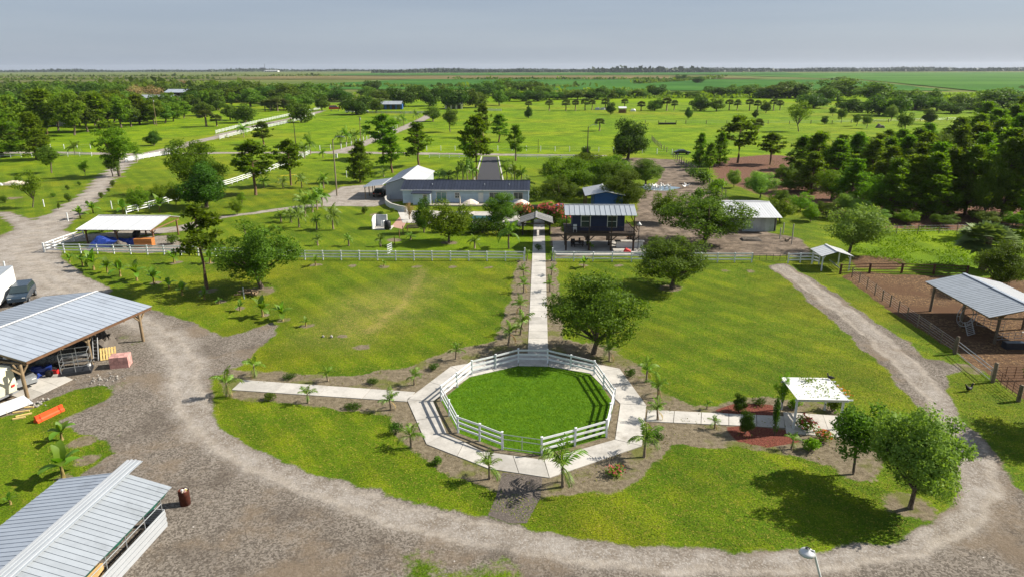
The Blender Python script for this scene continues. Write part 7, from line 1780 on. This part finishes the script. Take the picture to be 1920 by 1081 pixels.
# pasture things
tgh = thing('feed_trough', 'long black feed trough in the open pasture', 'trough', (*(56.88, 318.89), 0)); box('basin', (0, 0, .5), (7.5, 1.2, .7), BLACK_PLASTIC, tgh)
for s in (-3.9, 3.9): box('post', (s, 0, .9), (.25, .25, 1.8), WOOD_DARK, tgh)
hs2 = thing('hay_shelter', 'small white roofed hay shelter at the pasture lane', 'shelter', (*(46.22, 403.71), 0)); box('roof', (0, 0, 3.0), (4.5, 3.5, .2), TIN_WHITE, hs2, rot=(R(12), 0, 0)); box('bale_stack', (0, .3, 1.0), (3.6, 2.4, 2.0), WOOD_BROWN, hs2)
for sx in (-2, 2):
    for sy in (-1.5, 1.5): box('post', (sx, sy, 1.4), (.2, .2, 2.8), WOOD_DARK, hs2)
hb = heap('hay bale under a pale cover alone in the east pasture', 'bale', 'covered_bale', *(143.41, 302.30), 3.2, 2.4, 1.7, BROWN_TARP, 3)
for u, lab in (((34.41, 435.22), 'white tank among the lane palms'), ((37.67, 435.20), 'second white tank among the lane palms'), ((54.18, 418.82), 'pale cart beside the hay shelter')):
    c = heap(lab, 'tank', 'lane_tank', *u, 3.0, 2.2, 1.8, TIN_WHITE, 5)

# ------------------------------------------------------------------ far homestead and horizon
def far_building(label, x, y, rz, L, Wd, h, rise, wall, roofm, name='far_barn', cat='barn', opens=3):
    t = thing(name, label, cat, (x, y, 0), rz)
    box('wall', (0, Wd / 2 - .1, h / 2), (L, .2, h), wall, t)
    for s in (-L / 2 + .1, L / 2 - .1): box('wall', (s, 0, h / 2), (.2, Wd - .4, h), wall, t)
    n = opens
    for k in range(n + 1): box('wall_pier', (-L / 2 + L * k / n, -Wd / 2, h / 2), (L / n * .35, .2, h), wall, t)
    for k in range(n): box('door', (-L / 2 + L * (k + .5) / n, -Wd / 2 + .3, h * .45), (L / n * .7, .1, h * .85), GLASS if k % 2 else WOOD_DARK, t)
    gable(t, -L / 2 - .4, L / 2 + .4, -Wd / 2 - .6, h, 0, h + rise, Wd / 2 + .6, h, max(1.2, L / 14), roofm, None, (-.5,))
    return t
far_building('distant open barn with grey metal roof among the oaks', *(-286.68, 519.99), R(-6), 26, 14, 4.0, 2.2, WOOD_BROWN, TIN_PALE, 'far_barn', 'barn', 5)
far_building('taller rear roof of the distant barn', *(-304.16, 584.26), R(-6), 18, 14, 6.0, 2.5, WOOD_DARK, TIN, 'far_barn', 'barn', 3)
far_building('small white house hidden in the olive woodland', *(-382.41, 596.41), R(4), 12, 8, 3, 1.4, WHITE_PAINT, TIN_WHITE, 'far_house', 'house', 3)
far_building('blue homestead house under the great oaks', *(-94.31, 441.77), R(3), 13, 9, 3.2, 1.8, BLUE_SHED, TIN_PALE, 'far_house', 'house', 4)
far_building('pale shed at the east end of the homestead', *(-55.40, 447.45), R(0), 10, 7, 2.8, 1.2, CREAM, TIN_WHITE, 'far_shed', 'shed', 3)
far_building('white shed among the olive woodland trees', *(-201.21, 337.07), R(8), 7, 4, 2.4, .9, WHITE_PAINT, TIN_WHITE, 'far_shed', 'shed', 2)
far_building('second white shed at the front of the olive woodland', *(-222.78, 310.76), R(-5), 9, 5, 2.4, .9, WHITE_PAINT, TIN_WHITE, 'far_shed', 'shed', 2)
rail_fence('pale fence round the homestead yard', [(-99.21, 399.16), (-76.75, 394.36), (-62.33, 399.09)], 3.0, 1.5, (.4, .8, 1.2), TIN_PALE, 'yard_fence', .2, .25)
rail_fence('white yard fence at the east end of the homestead', [(-35.44, 424.52), (-23.84, 419.13)], 3.0, 1.5, (.4, .8, 1.2), WHITE_PAINT, 'yard_fence', .2, .25)
# wood piles and brush in the lawn by the road
heap('heap of pale brush on the western lawn', 'heap', 'brush_heap', *(-117.68, 147.96), 5.0, 2.6, .9, FABRIC, 14)
heap('white plastic sheet on the grass at the western edge', 'sheet', 'plastic_sheet', *(-120.51, 147.16), 2.2, 1.5, .5, WHITE_PAINT, 15)

tw = thing('radio_mast', 'thin radio mast on the far western horizon', 'mast', (*(-3096.68, 7902.34), 0))
beam('shaft', (0, 0, 0), (0, 0, 78), 3.0, 3.0, DARK_METAL, tw)
for k in range(5): beam('stay_ring', (-3, 0, 12 + k * 14), (3, 0, 12 + k * 14), 2.2, 2.2, DARK_METAL, tw)
far_building('dark mill building at the foot of the radio mast', *(-2862.23, 7246.65), 0, 50, 40, 30, 6, DARK_METAL, TIN_NAVY, 'mill_building', 'building', 3)
far_building('long white warehouse near the radio mast', *(-2264.22, 5927.17), 0, 110, 50, 10, 4, WHITE_PAINT, TIN_WHITE, 'warehouse', 'building', 6)
far_building('long white warehouse on the western horizon', *(-4966.77, 7674.23), 0, 160, 60, 12, 4, WHITE_PAINT, TIN_WHITE, 'warehouse', 'building', 6)

LEAF_HORIZON = leaf_material('far_leaf', (.012, .03, .012), (.03, .06, .02), .1)
def tree_mass(name, label, runs, seed, card, mat):
    """many far crowns that read as one dark line: runs of (x0, y0, x1, y1, depth, height, count)"""
    rng = np.random.RandomState(seed); P, D, S = [], [], []
    for x0, y0, x1, y1, dep, h, n in runs:
        t = rng.uniform(0, 1, n); hh = h * (.55 + .45 * np.sin(t * 23 + seed) * np.sin(t * 61 + 1)) * rng.uniform(.8, 1.1, n)
        d = unit_dirs(n, rng)
        P.append(np.stack([x0 + (x1 - x0) * t + rng.normal(0, card, n), y0 + (y1 - y0) * t + rng.uniform(-dep, dep, n), np.abs(hh) * rng.uniform(.05, 1, n) ** .6], 1)); D.append(d)
    P = np.concatenate(P); D = np.concatenate(D); D[:, 2] = np.abs(D[:, 2])
    V, T = cards(P, D, card, rng, .8)
    o = obj(name, mesh_np(name, V, T, mat)); tag(o, label, None, None, 'stuff')
tree_mass('horizon_treeline', 'blue green line of trees along the whole horizon', [(-5200, 6500, 6500, 6700, 250, 22, 9000), (-1000, 4300, 5200, 4300, 120, 15, 3500), (300, 3900, 900, 3900, 60, 30, 500)], 3, 26, LEAF_HORIZON)
tree_mass('far_scrub', 'dark scrub belts on the far western flats', [(-1500, 1600, -800, 1700, 60, 7, 900), (-2200, 2300, -700, 2400, 60, 8, 900), (-560, 900, -330, 760, 70, 12, 1500), (-900, 1000, -560, 1060, 60, 8, 700)], 5, 9, LEAF_OAK)
tree_mass('field_hedges', 'broken dark hedges between the cane fields', [(-200, 1620, 330, 1560, 12, 6, 700), (150, 1150, 420, 1700, 14, 8, 800), (430, 1020, 640, 1560, 12, 5, 600), (-460, 1000, 60, 960, 14, 5, 500), (560, 830, 1500, 960, 18, 7, 1700)], 7, 6, LEAF_OAK)
tree_mass('belt_undergrowth', 'low green undergrowth beneath the oak belt', [(60, 610, 420, 620, 18, 5, 2600), (250, 540, 520, 560, 14, 4, 1500), (-330, 560, -60, 640, 40, 6, 2200), (-40, 640, 120, 680, 25, 9, 1600)], 9, 2.4, LEAF_LIGHT)

# short grass standing on the mown lawns near the camera
def lawn_blades():
    r = np.random.RandomState(21)
    cell_ok = (F['gravel'] < .3) & (F['bed'] < .35) & (F['pen'] < .2) & (F['soil'] < .2) & (F['straw'] < .2) & (F['redmulch'] < .2)
    n = 420000
    X = r.uniform(-44, 44, n); Y = 26 + 66 * r.uniform(0, 1, n) ** 1.25
    ix = np.clip(np.searchsorted(GX, X) - 1, 0, len(GX) - 2); iy = np.clip(np.searchsorted(GY, Y) - 1, 0, len(GY) - 2)
    ok = cell_ok[iy, ix] & (np.abs(X) < Y * .82 + 2)
    ok &= F['dry'][iy, ix] * 1.1 < r.uniform(0, 1, n)
    ok &= poly_mask(X, Y, RING_OUT, .2) < .3
    ok &= ~((X > -1.9) & (X < 1.0) & (Y > 52))
    X, Y = X[ok], Y[ok]
    P = np.stack([X, Y, np.full(len(X), .02)], 1)
    V, T = cards(P, np.stack([r.normal(0, .5, len(X)), r.normal(0, .5, len(X)), np.full(len(X), 1.2)], 1), .085, r, .5, .3)
    t = NT('lawn_blade'); p = t.pos()
    isl = t.node('NewGeometry').outputs['Random Per Island']
    a = t.mix(t.ramp(t.noise(.35, p, 5, .62), .32, .68), (.078, .150, .004), (.145, .198, .005))
    a = t.mix(t.math('MULTIPLY', t.ramp(t.noise(.045, p, 5, .6), .48, .66), .6), a, (.175, .184, .007))
    st1 = t.node('TexWave', {'Vector': t.mapping(p, R(-38)), 'Scale': .11, 'Distortion': 1.4, 'Detail': 2.0, 'Detail Scale': .4}).outputs['Fac']
    a = t.mix(t.math('MULTIPLY', t.ramp(st1, .35, .7), .7), a, (.066, .128, .004))
    a = t.mix(1.0, a, t.mix(t.ramp(t.noise(.16, p, 4, .6), .38, .62), (.76, .82, .84), (1.18, 1.12, 1.1)), 'MULTIPLY')
    a = t.mix(t.ramp(isl, .62, .95), a, (.29, .26, .05))
    a = t.mix(t.ramp(isl, .35, .05), a, (.06, .115, .004))
    t.col(a); t.rough(.8); t.b.inputs['Specular IOR Level'].default_value = .1
    o = obj('lawn_grass', mesh_np('lawn_grass', V, T, t.m)); tag(o, 'short mown grass blades over the near lawns', None, None, 'stuff')
lawn_blades()

# ------------------------------------------------------------------ labels of trees that stand in ranks: counted from the west
ORD = ('first second third fourth fifth sixth seventh eighth ninth tenth eleventh twelfth thirteenth fourteenth fifteenth sixteenth seventeenth eighteenth nineteenth twentieth').split()
def rank_labels(group, kind, place, ranks):
    os_ = [o for o in COL.objects if o.get('group') == group and o.parent is None]
    os_.sort(key=lambda o: o.location.y); n = len(os_); names = {1: [''], 2: ['front ', 'back '], 3: ['front ', 'middle ', 'back '], 4: ['front ', 'second ', 'third ', 'back ']}[ranks]
    for k in range(ranks):
        row = sorted(os_[n * k // ranks:n * (k + 1) // ranks], key=lambda o: math.atan2(o.location.x, o.location.y))
        half = (len(row) + 1) // 2
        for i, o in enumerate(row):
            side, q = ('west', i) if i < half else ('east', len(row) - 1 - i)
            o['label'] = '%s %s from the %s in the %srow of %s' % (ORD[min(q, 19)], kind, side, names[k], place)
rank_labels('eastern pine wood', 'tree', 'the dense pine wood', 4)
rank_labels('oak belt beyond the pasture', 'oak', 'the belt beyond the pasture', 2)
rank_labels('western woodland trees', 'tree', 'the olive woodland', 4)
rank_labels('western oak wood', 'oak', 'the dark wood by the barn', 3)
rank_labels('central thicket oaks', 'oak', 'the thicket behind the homestead', 2)
rank_labels('bushes at the edge of the pine wood', 'bush', 'bushes before the pine wood', 2)
rank_labels('cabbage palms along the pasture lane', 'cabbage palm', 'palms on the pasture lane', 1)
rank_labels('cabbage palms by the shell road', 'cabbage palm', 'palms by the shell road', 1)
rank_labels('saplings by the shell road', 'sapling', 'saplings on the shell road lawn', 2)
rank_labels('white ducks at the pond', 'white duck', 'ducks at the pond', 2)

# ------------------------------------------------------------------ thin air haze over the flat land
def haze():
    m = bpy.data.materials.new('haze_air'); m.use_nodes = True; t = m.node_tree
    t.nodes.remove(t.nodes['Principled BSDF'])
    v = t.nodes.new('ShaderNodeVolumePrincipled')
    v.inputs['Color'].default_value = (.80, .88, 1.0, 1); v.inputs['Density'].default_value = 0.000036; v.inputs['Anisotropy'].default_value = .2
    t.links.new(v.outputs[0], t.nodes['Material Output'].inputs['Volume'])
    o = obj('haze', mesh_of('haze', CUBE_V, CUBE_F, m), None, (0, 5000, 48), (0, 0, 0), (28200, 18400, 100))
    tag(o, 'thin pale haze over the far flat land', None, None, 'stuff')
haze()
